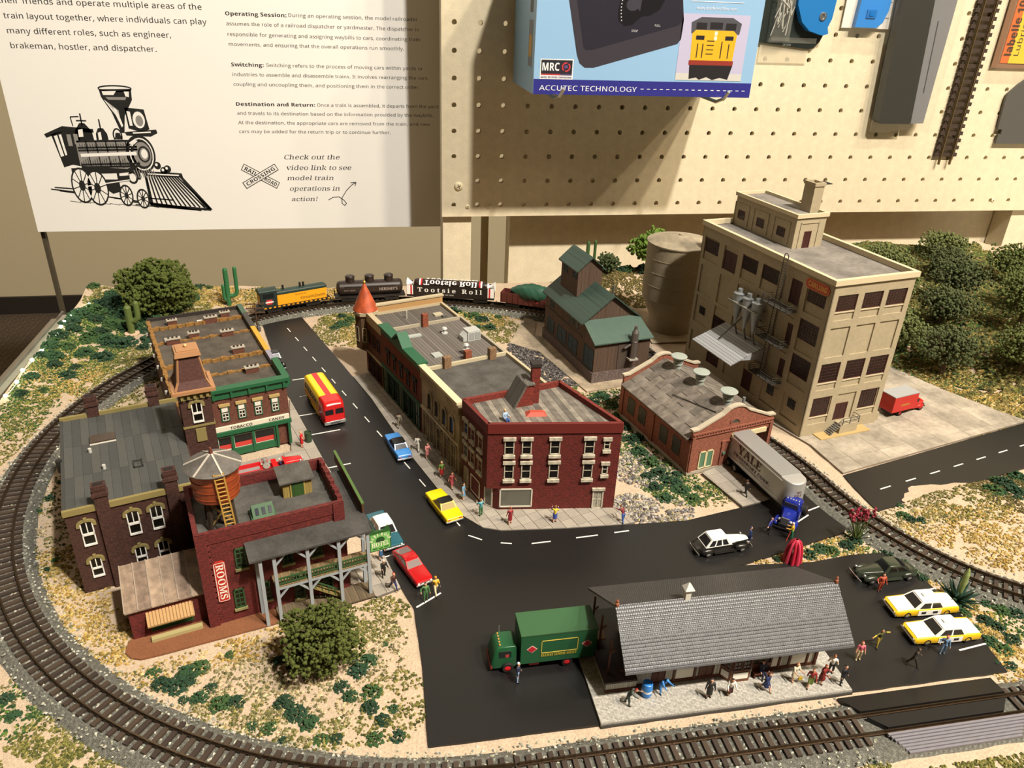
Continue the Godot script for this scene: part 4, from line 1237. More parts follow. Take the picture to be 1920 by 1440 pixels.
# a hooded sash window in a brick wall
func arch_win(p: Node, t: Transform3D, xc: float, y0: float, w: float, h: float, hood: Material, fm: Material, gm: Material) -> void:
	var b := MB.new()
	b.t = t
	var n := 8
	var pr := PackedVector2Array()
	var qr := PackedVector2Array()
	for i in n + 1:
		var a := PI * i / n
		pr.append(Vector2(xc + (w * 0.5 + 1.5) * cos(a), y0 + h + 1.6 * sin(a) + 0.9 * sin(a)))
		qr.append(Vector2(xc + (w * 0.5 + 0.1) * cos(a), y0 + h + 1.1 * sin(a)))
	for i in n: b.prism(PackedVector2Array([pr[i], pr[i + 1], qr[i + 1], qr[i]]), 0, 0.9)
	b.box(xc - 0.7, y0 + h + 1.4, 0, xc + 0.7, y0 + h + 3.4, 1.1)
	b.box(xc - w * 0.5 - 1.5, y0 + h - 1.6, 0, xc - w * 0.5 - 0.1, y0 + h, 0.9); b.box(xc + w * 0.5 + 0.1, y0 + h - 1.6, 0, xc + w * 0.5 + 1.5, y0 + h, 0.9)
	part(p, "window_hood", b, hood)
	b = MB.new()
	b.t = t
	var pane := PackedVector2Array([Vector2(xc - w * 0.5, y0)])
	for i in range(n, -1, -1): pane.append(qr[i])
	pane.append(Vector2(xc + w * 0.5, y0))
	b.box(xc - w * 0.5, y0, 0, xc - w * 0.5 + 0.55, y0 + h, 0.6); b.box(xc + w * 0.5 - 0.55, y0, 0, xc + w * 0.5, y0 + h, 0.6)
	b.box(xc - w * 0.5, y0, 0, xc + w * 0.5, y0 + 0.9, 0.9); b.box(xc - w * 0.5, y0 + h * 0.46, 0, xc + w * 0.5, y0 + h * 0.56, 0.6)
	b.box(xc - 0.22, y0 + h * 0.5, 0, xc + 0.22, y0 + h + 0.9, 0.5)
	for i in n: b.prism(PackedVector2Array([qr[i], qr[i + 1], qr[i + 1] * 0.86 + Vector2(xc, y0 + h) * 0.14, qr[i] * 0.86 + Vector2(xc, y0 + h) * 0.14]), 0, 0.5)
	var o := part(p, "window", b, fm)
	b = MB.new()
	b.t = t
	b.prism(pane, 0.02, 0.15)
	part(o, "pane", b, gm)
func bx(p: Node, called: String, m: Material, x0: float, y0: float, z0: float, x1: float, y1: float, z1: float, t: Transform3D = Transform3D.IDENTITY) -> MeshInstance3D:
	var b := MB.new()
	b.t = t
	b.box(x0, y0, z0, x1, y1, z1)
	return part(p, called, b, m)
func rod(p: Node, called: String, m: Material, a: Vector3, c: Vector3, r: float, r1: float = -1.0, seg: int = 10) -> MeshInstance3D:
	var b := MB.new()
	b.cyl(a, c, r, r1, seg)
	return part(p, called, b, m)
# a low wall round a rectangle, one part for each side
func parapet(p: Node, m: Material, x0: float, z0: float, x1: float, z1: float, y0: float, y1: float, w: float) -> void:
	bx(p, "parapet", m, x0, y0, z1 - w, x1, y1, z1); bx(p, "parapet", m, x0, y0, z0, x1, y1, z0 + w)
	bx(p, "parapet", m, x0, y0, z0 + w, x0 + w, y1, z1 - w); bx(p, "parapet", m, x1 - w, y0, z0 + w, x1, y1, z1 - w)
func factory() -> void:
	var o := thing("factory", "tall tan concrete factory with grid windows and a rooftop penthouse", "building", 198.8, 397.1, 10.96, 1.0)
	var wall := tx("b5a78a", "grain", 90, 0.85)
	var trim := mt("c7ba9c", 0.8)
	var dark := glass("1c1210", 0.94, 0.25)
	var maroon := mt("4a211b", 0.7)
	bx(o, "wall", wall, 0.9, 0, -145.8, 68.2, 112, -0.9)
	var fr := MB.new()
	for x in [[0, 4.8], [21.6, 26.8], [43.4, 47.6], [64.6, 69.1]]: fr.box(x[0], 0, -0.9, x[1], 113.4, 0)
	for y in [[0, 9], [30.2, 36], [56.4, 61], [82.8, 88], [105.8, 113.4]]:
		for x in [[4.8, 21.6], [26.8, 43.4], [47.6, 64.6]]: fr.box(x[0], y[0], -0.9, x[1], y[1], 0)
	part(o, "front_frame", fr, wall)
	fr = MB.new()
	fr.t = left()
	for x in [[0, 5], [23.6, 28.4], [47.4, 52.2], [70.4, 75.8], [94, 100], [117, 123.8], [142.8, 146.7]]: fr.box(x[0], 0, -0.9, x[1], 113.4, 0)
	for y in [[0, 6.5], [25, 33], [56, 58.6], [82.2, 87], [105.6, 113.4]]:
		for x in [[5, 23.6], [28.4, 47.4], [52.2, 70.4], [75.8, 94], [100, 117], [123.8, 142.8]]: fr.box(x[0], y[0], -0.9, x[1], y[1], 0)
	part(o, "side_frame", fr, wall)
	fr = MB.new()
	fr.box(68.2, 0, -146.7, 69.1, 113.4, -0.9); fr.box(0, 0, -146.7, 69.1, 113.4, -145.8)
	part(o, "back_frame", fr, wall)
	var f := front(-0.9)
	for y in [[94.6, 105.6], [42, 56]]:
		for x in [[5.2, 21.6], [26.9, 43.4], [47.8, 64.6]]: win(o, f, x[0], y[0], x[1], y[1], maroon, dark, 7, 6, 0.45, 0.4)
	for x in [[4.6, 20.6], [47.4, 63.6]]: win(o, f, x[0], 15.4, x[1], 29.6, maroon, dark, 7, 7, 0.45, 0.4)
	for y in [94, 41.4, 14.8]:
		for x in [[4.9, 21.6], [26.8, 43.4], [47.7, 64.6]]:
			if y < 20 and x[0] < 27 and x[0] > 20: continue
			bx(o, "window_sill", trim, x[0], y - 0.7, -0.9, x[1], y + 0.2, -0.2)
	var door := win(o, f, 27, 9.2, 38.6, 22.4, maroon, mt("3a1c18", 0.6), 2, 2, 0.8, 0.4, "door")
	var l := left(0.9)
	for q in [[5, 95, 22.4, 105.4], [52.3, 94.8, 70, 105], [76.1, 94.6, 93.6, 104.6], [123.9, 93.6, 142, 104], [5.5, 67.6, 23.5, 82.2], [6, 41, 23.7, 55.5], [101.8, 35, 116.8, 47.8]]: win(o, l, q[0], q[1], q[2], q[3], maroon, dark, 7, 6, 0.45, 0.4)
	for q in [[129.5, 41.7, 137, 48.2], [11.2, 15.8, 18.8, 22.7], [34.6, 15.2, 42, 22.4]]: win(o, l, q[0], q[1], q[2], q[3], mt("2c201a", 0.7), dark, 3, 3, 0.4, 0.3)
	for q in [[29, 88, 39.4, 105.2], [100.4, 87.4, 116.2, 102], [29.6, 58.8, 34.6, 74], [30, 33.5, 35, 46.6], [60, 6.6, 71.6, 21.3], [102.6, 3, 120, 16.2]]: win(o, l, q[0], q[1], q[2], q[3], maroon, mt("3e1a15", 0.6), 2, 3, 0.7, 0.4, "door")
	bx(o, "roof_deck", tx("8d8780", "stain", 120, 0.9), 0.9, 112, -145.8, 68.2, 113, -0.9)
	parapet(o, mt("cdbf9f", 0.75), -1.4, -148.2, 70.5, 1.4, 113.3, 117, 3.2)
	# penthouse
	var ph := bx(o, "penthouse", wall, 26.3, 113, -145.5, 53.1, 136, -74.6)
	parapet(ph, mt("cdbf9f", 0.75), 25.2, -146.6, 54.2, -73.4, 135.6, 138.4, 2.2)
	bx(ph, "penthouse_roof", tx("8d8780", "stain", 120, 0.9), 27.4, 135.6, -144.6, 52, 136.2, -75.6)
	win(ph, front(-74.6), 35.2, 113, 41.5, 125.4, maroon, mt("3e1a15", 0.6), 2, 2, 0.7, 0.4, "door")
	for q in [[10.4, 18.8], [34.6, 42.9], [58.2, 66.4]]:
		win(ph, left(26.3), 74.6 + q[0], 118.7, 74.6 + q[1], 125.3, maroon, dark, 4, 4, 0.4, 0.4)
		var pb := MB.new()
		pb.t = left(26.3)
		for e in [[q[0] - 5, 114.5, q[0] - 4.2, 131], [q[1] + 4.2, 114.5, q[1] + 5, 131], [q[0] - 5, 130.2, q[1] + 5, 131]]: pb.box(74.6 + e[0], e[1], 0, 74.6 + e[2], e[3], 0.5)
		part(ph, "wall_panel_frame", pb, wall)
	var pf := MB.new()
	for e in [[30.5, 113.5, 31.2, 132], [46.8, 113.5, 47.5, 132], [30.5, 131.3, 47.5, 132]]: pf.box(e[0], e[1], -74.6, e[2], e[3], -74.1)
	part(ph, "door_surround", pf, wall)
	# chimney behind the penthouse
	var ch := MB.new()
	ch.box(44, 112, -94, 52.6, 156, -83); ch.box(43.3, 155.6, -94.7, 53.3, 158, -93); ch.box(43.3, 155.6, -84, 53.3, 158, -82.3); ch.box(43.3, 155.6, -93, 45, 158, -84); ch.box(51.6, 155.6, -93, 53.3, 158, -84)
	ch.t = Transform3D(Basis(), Vector3(11, 0, -2))
	var c2 := MB.new()
	c2.t = Transform3D(Basis(), Vector3(11, 0, -2))
	c2.box(45, 155.7, -93, 51.6, 156.2, -84)
	part(part(o, "chimney", ch, wall), "flue", c2, mt("14110f", 0.9))
	# sign
	var sg := MB.new()
	sg.t = left_text(-0.05, 26, 103)
	var sp := PackedVector2Array()
	for k in 16:
		var a := TAU * k / 16.0
		sp.append(Vector2(11.6 + (7.6 if cos(a) > 0 else -7.6) + 3.7 * cos(a), 4.6 + 3.7 * sin(a)))
	sg.prism(sp, 0, 0.5)
	var sb := part(o, "oval_sign", sg, mt("b8432f", 0.5))
	sg = MB.new()
	sg.t = left_text(-0.6, 26, 103)
	sg.text("CARLING", bold, Vector3(3.0, 2.9, 0.02), 3.5, 17.4)
	part(sb, "sign_letters", sg, mt("e6b24a", 0.5))
	sg = MB.new()
	sg.t = left_text(-0.58, 26, 103)
	for k in 16: sg.stroke(sp[k] * 0.96 + Vector2(11.6, 4.6) * 0.04, sp[(k + 1) % 16] * 0.96 + Vector2(11.6, 4.6) * 0.04, 0.25, 0.0)
	part(sb, "sign_border", sg, mt("e6b24a", 0.5))
	# loading canopy
	var cn := MB.new()
	cn.hexa([Vector3(0, 47, -52), Vector3(0, 47, -100.5), Vector3(-29, 36.4, -100.5), Vector3(-29, 36.4, -51)], [Vector3(0, 48, -52), Vector3(0, 48, -100.5), Vector3(-29, 37.2, -100.5), Vector3(-29, 37.2, -51)])
	var cp := part(o, "canopy", cn, tx("c9c9c9", "slatv", 40, 0.35))
	for z in [-52.0, -99.5]:
		cn = MB.new()
		cn.prism(V2([0, 47, -20, 39.5, -2, 38, 0, 34]), z - 0.5, z + 0.5)
		part(cp, "bracket", cn, mt("b9bcc0", 0.5))
	# cyclones
	var cy := bx(o, "cyclone_shelf", mt("8d8a80", 0.6), -11, 72.5, -89, 0, 73.3, -58)
	for z in [-83.0, -72.0, -61.5]:
		cn = MB.new()
		cn.lathe(Vector3(-5.5, 0, z), [Vector2(0.5, 54), Vector2(1.0, 56), Vector2(4.2, 72), Vector2(4.3, 78.4), Vector2(4.6, 78.6), Vector2(4.6, 79.2), Vector2(2.0, 80), Vector2(1.9, 82.6), Vector2(0, 82.8)], 14)
		part(o, "cyclone", cn, mt("9ea3a4", 0.45, 0.3))
		cn = MB.new()
		cn.tube([Vector3(-5.5, 56, z), Vector3(-5, 52, z + 1), Vector3(-4, 48, z + 1.5), Vector3(-3, 46.5, z + 1.5)], 0.7)
		part(o, "hose", cn, mt("6d6a64", 0.6))
	cn = MB.new()
	cn.bar(Vector3(-9, 64, -72), Vector3(-17, 43, -84), 0.9); cn.bar(Vector3(-10, 73, -60), Vector3(0, 64, -60), 0.6); cn.bar(Vector3(-10, 73, -88), Vector3(0, 64, -88), 0.6)
	part(o, "brace", cn, mt("3a3a3a", 0.6))
	# fire escape
	var iron := mt("4b4842", 0.6)
	for y in [84.5, 58.0, 29.5]:
		var fe := MB.new()
		fe.box(-9, y - 0.5, -54.5, 0, y, -28)
		var pl := part(o, "fire_escape_platform", fe, iron)
		fe = MB.new()
		for k in [1.4, 3.2, 5.0]:
			fe.bar(Vector3(-9, y + k, -54.5), Vector3(-9, y + k, -28), 0.32)
			for z in [-54.5, -28.0]: fe.bar(Vector3(-9, y + k, z), Vector3(0, y + k, z), 0.32)
		for z in [-54.5, -48.0, -41.2, -34.6, -28.0]: fe.bar(Vector3(-9, y - 0.5, z), Vector3(-9, y + 5, z), 0.4)
		part(pl, "railing", fe, iron)
		fe = MB.new()
		fe.bar(Vector3(-8, y - 0.5, -52), Vector3(0, y - 6, -52), 0.4); fe.bar(Vector3(-8, y - 0.5, -30), Vector3(0, y - 6, -30), 0.4)
		part(pl, "bracket", fe, iron)
	var ld := MB.new()
	for z in [-43.4, -47.4]: ld.bar(Vector3(-4.5, 29, z), Vector3(-3.2, 119, z), 0.5)
	for k in 8: ld.bar(Vector3(-3.2, 119 + 2.0 * sin(PI * k / 8.0), -45.4 - 2.0 * cos(PI * k / 8.0)), Vector3(-3.2, 119 + 2.0 * sin(PI * (k + 1) / 8.0), -45.4 - 2.0 * cos(PI * (k + 1) / 8.0)), 0.5)
	var ldp := part(o, "roof_ladder", ld, iron)
	for k in 44: rod(ldp, "rung", iron, Vector3(-4.45 + k * 0.029, 30.5 + k * 2.0, -43.4), Vector3(-4.45 + k * 0.029, 30.5 + k * 2.0, -47.4), 0.22, -1, 5)
	# entrance stairs
	bx(o, "stair_base", mt("b49a68", 0.85), 12, 0, 0, 57, 1.0, 8.6)
	bx(o, "stair_landing", wall, 30, 1, 0, 46, 8.2, 6)
	for k in 7: bx(o, "step", mt("77736c", 0.7), 22 + k * 1.3, 1.0 + k * 1.02, 0.4, 23.6 + k * 1.3, 1.6 + k * 1.02, 6)
	var rl := MB.new()
	rl.bar(Vector3(22, 6, 6), Vector3(31.5, 13, 6), 0.4); rl.bar(Vector3(31.5, 13, 6), Vector3(46, 13, 6), 0.4); rl.bar(Vector3(46, 13, 6), Vector3(46, 13, 0), 0.4); rl.bar(Vector3(31.5, 10.6, 6), Vector3(46, 10.6, 6), 0.35); rl.bar(Vector3(46, 10.6, 6), Vector3(46, 10.6, 0), 0.35)
	for q in [[22, 1, 6], [31.5, 8, 13], [38, 8, 13], [46, 8, 13]]: rl.bar(Vector3(q[0], q[1], 6), Vector3(q[0], q[2], 6), 0.45)
	part(o, "stair_railing", rl, mt("5a5a58", 0.6))
	bx(o, "loading_step", wall, 69.1, 0, -20, 74, 7, -2)
	rod(o, "hoist_pole", mt("2d2b2a", 0.6), Vector3(69, 40, -28), Vector3(85, 8, -18), 0.6)
func silo() -> void:
	var o := thing("silo", "round tan concrete silo with a low cone roof", "silo", 178, 197, 0, 0.5)
	var m := tx("a99a80", "grain", 90, 0.85)
	var b := MB.new()
	b.lathe(Vector3.ZERO, [Vector2(29, 33), Vector2(29, 82), Vector2(29.8, 82.2), Vector2(29.8, 83.2)], 40)
	part(o, "drum", b, m)
	b = MB.new()
	b.lathe(Vector3.ZERO, [Vector2(29.8, 83.2), Vector2(15, 86.4), Vector2(3, 88.6), Vector2(2.4, 89.8), Vector2(0, 90)], 40)
	part(o, "roof", b, tx("b5a78e", "stain", 150, 0.85))
	b = MB.new()
	b.lathe(Vector3.ZERO, [Vector2(20, 0), Vector2(20, 13), Vector2(29, 33)], 40)
	part(o, "hopper", b, m)
	for y in [46.0, 58.0, 70.0]:
		b = MB.new()
		b.lathe(Vector3.ZERO, [Vector2(29, y - 0.3), Vector2(29.25, y - 0.2), Vector2(29.25, y + 0.2), Vector2(29, y + 0.3)], 40)
		part(o, "band", b, mt("9c8d74", 0.8))
	bx(o, "footing", mt("b3a58c", 0.9), -28, 0, -26, 30, 1.0, 32)
func warehouse() -> void:
	var o := thing("warehouse", "small red brick warehouse with curved gables and a shingled roof", "building", 100.6, 431.1, 13.3, 0.5)
	var brick := tx("a6644f", "brick", 7, 0.85)
	var stone := mt("b7ac98", 0.8)
	var w := 64.3
	var d := 84.7
	bx(o, "plinth", mt("a59c8c", 0.85), -0.8, 0, -d - 0.8, w + 0.8, 2, 0.8)
	# side walls, back wall, and a front with a doorway
	bx(o, "side_wall", brick, 0, 2, -d, 2, 27, 0); bx(o, "side_wall", brick, w - 2, 2, -d, w, 27, 0)
	var gab := []
	for p in [[0, 33.6], [4, 33.8], [22, 41.4], [24, 43], [26, 44.6], [29, 45.6], [32.1, 46], [35.2, 45.6], [38.2, 44.6], [40.2, 43], [42.2, 41.4], [60.3, 33.8], [64.3, 33.6]]: gab.append(p)
	var bk := PackedVector2Array([Vector2(w, 2), Vector2(0, 2)])
	var fp := PackedVector2Array([Vector2(w, 2), Vector2(62.4, 2), Vector2(62.4, 23.4), Vector2(32, 23.4), Vector2(32, 2), Vector2(0, 2)])
	for p in gab:
		bk.append(Vector2(p[0], p[1] - 1.2)); fp.append(Vector2(p[0], p[1] - 1.2))
	var b := MB.new()
	b.prism(bk, -d, -d + 2)
	part(o, "back_wall", b, brick)
	b = MB.new()
	b.prism(fp, -2, 0)
	var fw := part(o, "front_wall", b, brick)
	for z in [[-2.8, 0.7], [-d - 0.7, -d + 2.8]]:
		b = MB.new()
		for i in gab.size() - 1:
			b.hexa([Vector3(gab[i][0] - (0.8 if i == 0 else 0.0), gab[i][1] - 1.2, z[1]), Vector3(gab[i + 1][0] + (0.8 if i == 11 else 0.0), gab[i + 1][1] - 1.2, z[1]), Vector3(gab[i + 1][0] + (0.8 if i == 11 else 0.0), gab[i + 1][1] - 1.2, z[0]), Vector3(gab[i][0] - (0.8 if i == 0 else 0.0), gab[i][1] - 1.2, z[0])], [Vector3(gab[i][0] - (0.8 if i == 0 else 0.0), gab[i][1], z[1]), Vector3(gab[i + 1][0] + (0.8 if i == 11 else 0.0), gab[i + 1][1], z[1]), Vector3(gab[i + 1][0] + (0.8 if i == 11 else 0.0), gab[i + 1][1], z[0]), Vector3(gab[i][0] - (0.8 if i == 0 else 0.0), gab[i][1], z[0])])
		part(o, "coping", b, stone)
	for q in [[0, 29.4, 64.3, 30.4], [0, 27.4, 64.3, 28.0]]: bx(fw, "brick_band", brick, q[0], q[1], 0, q[2], q[3], 0.9)
	b = MB.new()
	for k in 30: b.box(1.2 + k * 2.1, 28.3, 0, 2.2 + k * 2.1, 29.4, 0.7)
	part(fw, "dentils", b, brick)
	for x in [[0, 2.4], [24.4, 27.4], [61.9, 64.3]]: bx(fw, "pilaster", brick, x[0], 2, 0, x[1], 27.4 if x[0] != 24.4 else 20.0, 0.8)
	bx(fw, "pilaster_cap", brick, 24, 19.6, 0, 32, 20.6, 0.8)
	bx(fw, "rolled_door", mt("d3c39c", 0.7), 31, 21.6, 0, 59, 24.6, 1.4)
	var gr := mt("55785f", 0.6)
	win(fw, front(0.05), 7.6, 2.8, 13.2, 15.8, mt("cdbf96", 0.7), gr, 1, 1, 0.8, 0.5, "door_leaf"); win(fw, front(0.05), 13.2, 2.8, 18.8, 15.8, mt("cdbf96", 0.7), gr, 1, 1, 0.8, 0.5, "door_leaf")
	b = MB.new()
	for k in 7:
		var a0 := PI * k / 7.0
		var a1 := PI * (k + 1) / 7.0
		b.prism(PackedVector2Array([Vector2(32.2 + 3 * cos(a0), 33 + 2.4 * sin(a0)), Vector2(32.2 + 3 * cos(a1), 33 + 2.4 * sin(a1)), Vector2(32.2, 33)]), 0, 0.15)
	part(fw, "gable_vent", b, mt("3a4038", 0.7))
	b = MB.new()
	for k in 10:
		var a0 := PI * k / 10.0
		var a1 := PI * (k + 1) / 10.0
		b.prism(PackedVector2Array([Vector2(32.2 + 3.1 * cos(a0), 33 + 2.5 * sin(a0)), Vector2(32.2 + 3.1 * cos(a1), 33 + 2.5 * sin(a1)), Vector2(32.2 + 4.2 * cos(a1), 33 + 3.6 * sin(a1)), Vector2(32.2 + 4.2 * cos(a0), 33 + 3.6 * sin(a0))]), 0, 0.6)
	part(fw, "vent_arch", b, brick)
	bx(fw, "meter_box", mt("5c7a6a", 0.6), 25.4, 11, 0.8, 27.2, 12.6, 2.0)
	var dk := glass("2a2622", 0.92, 0.3)
	for q in [[10.4, 19], [25, 33.8], [51.4, 60.4], [65.6, 74.6]]: win(o, left(-0.02), q[0], 8, q[1], 20.3, mt("4b3a30", 0.7), dk, 4, 5, 0.5, 0.3)
	var pl := MB.new()
	pl.t = left()
	for q in [[0, 4], [41, 45], [80.7, 84.7]]: pl.box(q[0], 2, 0, q[1], 26, 0.7)
	pl.box(0, 23.5, 0, 84.7, 26, 0.7)
	part(o, "side_pilasters", pl, brick)
	bx(o, "inner_floor", mt("4a4640", 0.9), 2, 0.3, -d + 2, w - 2, 0.8, 0)
	# roof: two slopes covered with single sheets
	var e0 := Vector2(-2.4, 26.0)
	var rg := Vector2(32.1, 41.4)
	for s in [0, 1]:
		var rb := MB.new()
		var ex := e0.x if s == 0 else 64.3 + 2.4
		rb.hexa([Vector3(ex, e0.y - 0.9, -2.4), Vector3(rg.x, rg.y - 0.9, -2.4), Vector3(rg.x, rg.y - 0.9, -d + 2.4), Vector3(ex, e0.y - 0.9, -d + 2.4)], [Vector3(ex, e0.y, -2.4), Vector3(rg.x, rg.y, -2.4), Vector3(rg.x, rg.y, -d + 2.4), Vector3(ex, e0.y, -d + 2.4)])
		var rp := part(o, "roof_slope", rb, mt("6a6157", 0.9))
		var sh := [tx("837a70", "stain", 26, 0.9), tx("7c736a", "stain", 26, 0.9), tx("888076", "stain", 26, 0.9), tx("766e65", "stain", 26, 0.9)]
		var up := (Vector3(rg.x, rg.y, 0) - Vector3(ex, e0.y, 0))
		var nn := Vector3(-up.y, up.x, 0).normalized() * (1 if s == 0 else -1)
		var rows := 7
		for r in 12:
			var z0 := -2.4 - r * (d - 4.8) / 12.0
			var z1 := -2.4 - (r + 1) * (d - 4.8) / 12.0 + 0.12
			var o_ := (r % 2) * 0.5
			for c in 4:
				var t0 := clampf((c - o_) / 2.3, 0, 1)
				var t1 := clampf((c + 1 - o_) / 2.3, 0, 1)
				if t1 - t0 < 0.05: continue
				var p0 := Vector3(ex, e0.y, 0) + up * t0
				var p1 := Vector3(ex, e0.y, 0) + up * (t1 - 0.012)
				var qb := MB.new()
				var th := nn * (0.3 + 0.08 * ((r + c) % 3))
				qb.hexa([p0 + Vector3(0, 0, z0), p1 + Vector3(0, 0, z0), p1 + Vector3(0, 0, z1), p0 + Vector3(0, 0, z1)], [p0 + Vector3(0, 0, z0) + th, p1 + Vector3(0, 0, z0) + th, p1 + Vector3(0, 0, z1) + th, p0 + Vector3(0, 0, z1) + th])
				part(rp, "roof_sheet", qb, sh[(r * 3 + c * 5 + s) % 4])
	for z in [-66.0, -40.0, -10.5]:
		b = MB.new()
		b.lathe(Vector3(32.1, 0, z), [Vector2(2.6, 40), Vector2(2.6, 44.2), Vector2(3.3, 44.4), Vector2(3.3, 45.6), Vector2(2.7, 45.8), Vector2(2.7, 46.4), Vector2(3.6, 46.6), Vector2(3.6, 47.6), Vector2(3.0, 47.8), Vector2(3.0, 48.6), Vector2(5.4, 49.8), Vector2(5.8, 50.6), Vector2(5.4, 51), Vector2(0, 51.4)], 20)
		part(o, "roof_vent", b, mt("9ba39b", 0.6))
	rod(o, "roof_pipe", mt("6e7472", 0.6), Vector3(52, 31, -17), Vector3(52, 39, -17), 1.0)
	rod(o, "roof_wire", mt("3a342e", 0.7), Vector3(14, 34.6, -44), Vector3(22.5, 38, -8), 0.3)
func mill() -> void:
	var o := thing("feed_mill", "dark brown mill with green metal roofs and a roof tower", "building", 74.9, 297.6, 10.94, 0.5)
	var wall := tx("5f4a3c", "slatv", 20, 0.85)
	var green := tx("435a51", "slatv", 22, 0.55)
	var stone := tx("a08c86", "speck", 9, 0.9)
	bx(o, "foundation", stone, -1.2, 0, -96, 50.4, 9, 1.2)
	bx(o, "main_wall", wall, 0, 9, -95, 49.2, 43, -22.2)
	var b := MB.new()
	b.prism(V2([0, 43, 49.2, 43, 24.6, 62]), -95, -22.2)
	part(o, "gable_wall", b, wall)
	b = MB.new()
	b.prism(V2([0, 9, 0, 33.4, -22.2, 42, -22.2, 9]), 0, 49.2, 2)
	part(o, "front_wing", b, wall)
	b = MB.new()
	b.hexa([Vector3(-1.6, 33.2, 2.4), Vector3(50.8, 33.2, 2.4), Vector3(49.6, 43.4, -22.6), Vector3(-0.4, 43.4, -22.6)], [Vector3(-1.6, 34.2, 2.4), Vector3(50.8, 34.2, 2.4), Vector3(49.6, 44.4, -22.6), Vector3(-0.4, 44.4, -22.6)])
	part(o, "wing_roof", b, tx("4d645a", "grain", 30, 0.6))
	for s in [0, 1]:
		b = MB.new()
		var x := -2.6 if s == 0 else 51.8
		b.hexa([Vector3(x, 41.4, -19.6), Vector3(24.6, 62.4, -19.6), Vector3(24.6, 62.4, -97.4), Vector3(x, 41.4, -97.4)], [Vector3(x, 42.6, -19.6), Vector3(24.6, 63.6, -19.6), Vector3(24.6, 63.6, -97.4), Vector3(x, 42.6, -97.4)])
		part(o, "main_roof", b, green)
	# roof tower
	bx(o, "tower_wall", wall, 8.6, 46, -86, 30.6, 75, -54.4)
	b = MB.new()
	b.prism(V2([8.6, 75, 30.6, 75, 19.6, 84]), -86, -54.4)
	part(o, "tower_gable", b, wall)
	for s in [0, 1]:
		b = MB.new()
		var x := 6.4 if s == 0 else 32.8
		b.hexa([Vector3(x, 73, -52), Vector3(19.6, 84.2, -52), Vector3(19.6, 84.2, -88.4), Vector3(x, 73, -88.4)], [Vector3(x, 74, -52), Vector3(19.6, 85.4, -52), Vector3(19.6, 85.4, -88.4), Vector3(x, 74, -88.4)])
		part(o, "tower_roof", b, green)
	var fr := mt("31444c", 0.7)
	var dk := glass("141a1e", 0.93, 0.25)
	for q in [[57, 64], [74, 81]]: win(o, left(8.6), q[0], 66, q[1], 73, fr, dk, 3, 3, 0.4, 0.4)
	var dr := tx("2c4450", "slatv", 8, 0.7)
	for q in [[1.5, 17.5, 10.4, 27], [29.5, 46.5, 11, 23.4], [50.5, 68, 11, 23.2], [75, 88, 11, 22.4]]: win(o, left(-0.02), q[0], q[2], q[1], q[3], fr, dr, 2, 2, 0.6, 0.5, "door")
	for q in [[30, 37], [40, 47], [78, 84.4]]: win(o, left(-0.02), q[0], 33.6, q[1], 40.2, fr, dk, 3, 3, 0.4, 0.4)
	bx(o, "wall_ledge", wall, -0.8, 30.2, -95, 0, 31, -22)
	bx(o, "front_hatch", mt("463b33", 0.8), 20.8, 9, 0, 35.4, 30.8, 0.5)
	b = MB.new()
	b.lathe(Vector3(32.4, 0, 3.8), [Vector2(2.2, 19), Vector2(2.8, 21), Vector2(2.8, 33), Vector2(2.95, 33.2), Vector2(2.95, 34), Vector2(2.8, 34.2), Vector2(2.8, 41), Vector2(1.3, 44), Vector2(1.3, 46.5), Vector2(0, 46.8)], 14)
	part(o, "cyclone", b, mt("6f6964", 0.4, 0.5))
	bx(o, "cyclone_bracket", mt("a8a49c", 0.5), 28.6, 18, 0, 36, 19.2, 6.6)
	rod(o, "cyclone_pipe", mt("6f6964", 0.4, 0.5), Vector3(25, 28, 2.6), Vector3(30, 31, 3), 1.0)
	rod(o, "roof_stack", mt("57534e", 0.6), Vector3(31, 55, -34), Vector3(31, 66, -34), 0.9)
func row_house_common(o: Node, m: Material, deck: Material, b0: float, b1: float, h: float, par: Material) -> void:
	bx(o, "wall", m, 0, 0, -b1, 65, h - 4.5, -b0)
	bx(o, "roof_deck", deck, 1.5, h - 4.5, -b1 + 0.2, 63.5, h - 4, -b0 - 0.2)
	bx(o, "parapet", par, 63, h - 4.5, -b1, 65, h - 1.8, -b0)
	bx(o, "parapet", par, 2, h - 4.5, -b1, 63, h - 1.8, -b1 + 1.8)
	bx(o, "parapet", par, 2, h - 4.5, -b0 - 1.8, 63, h - 1.8, -b0)
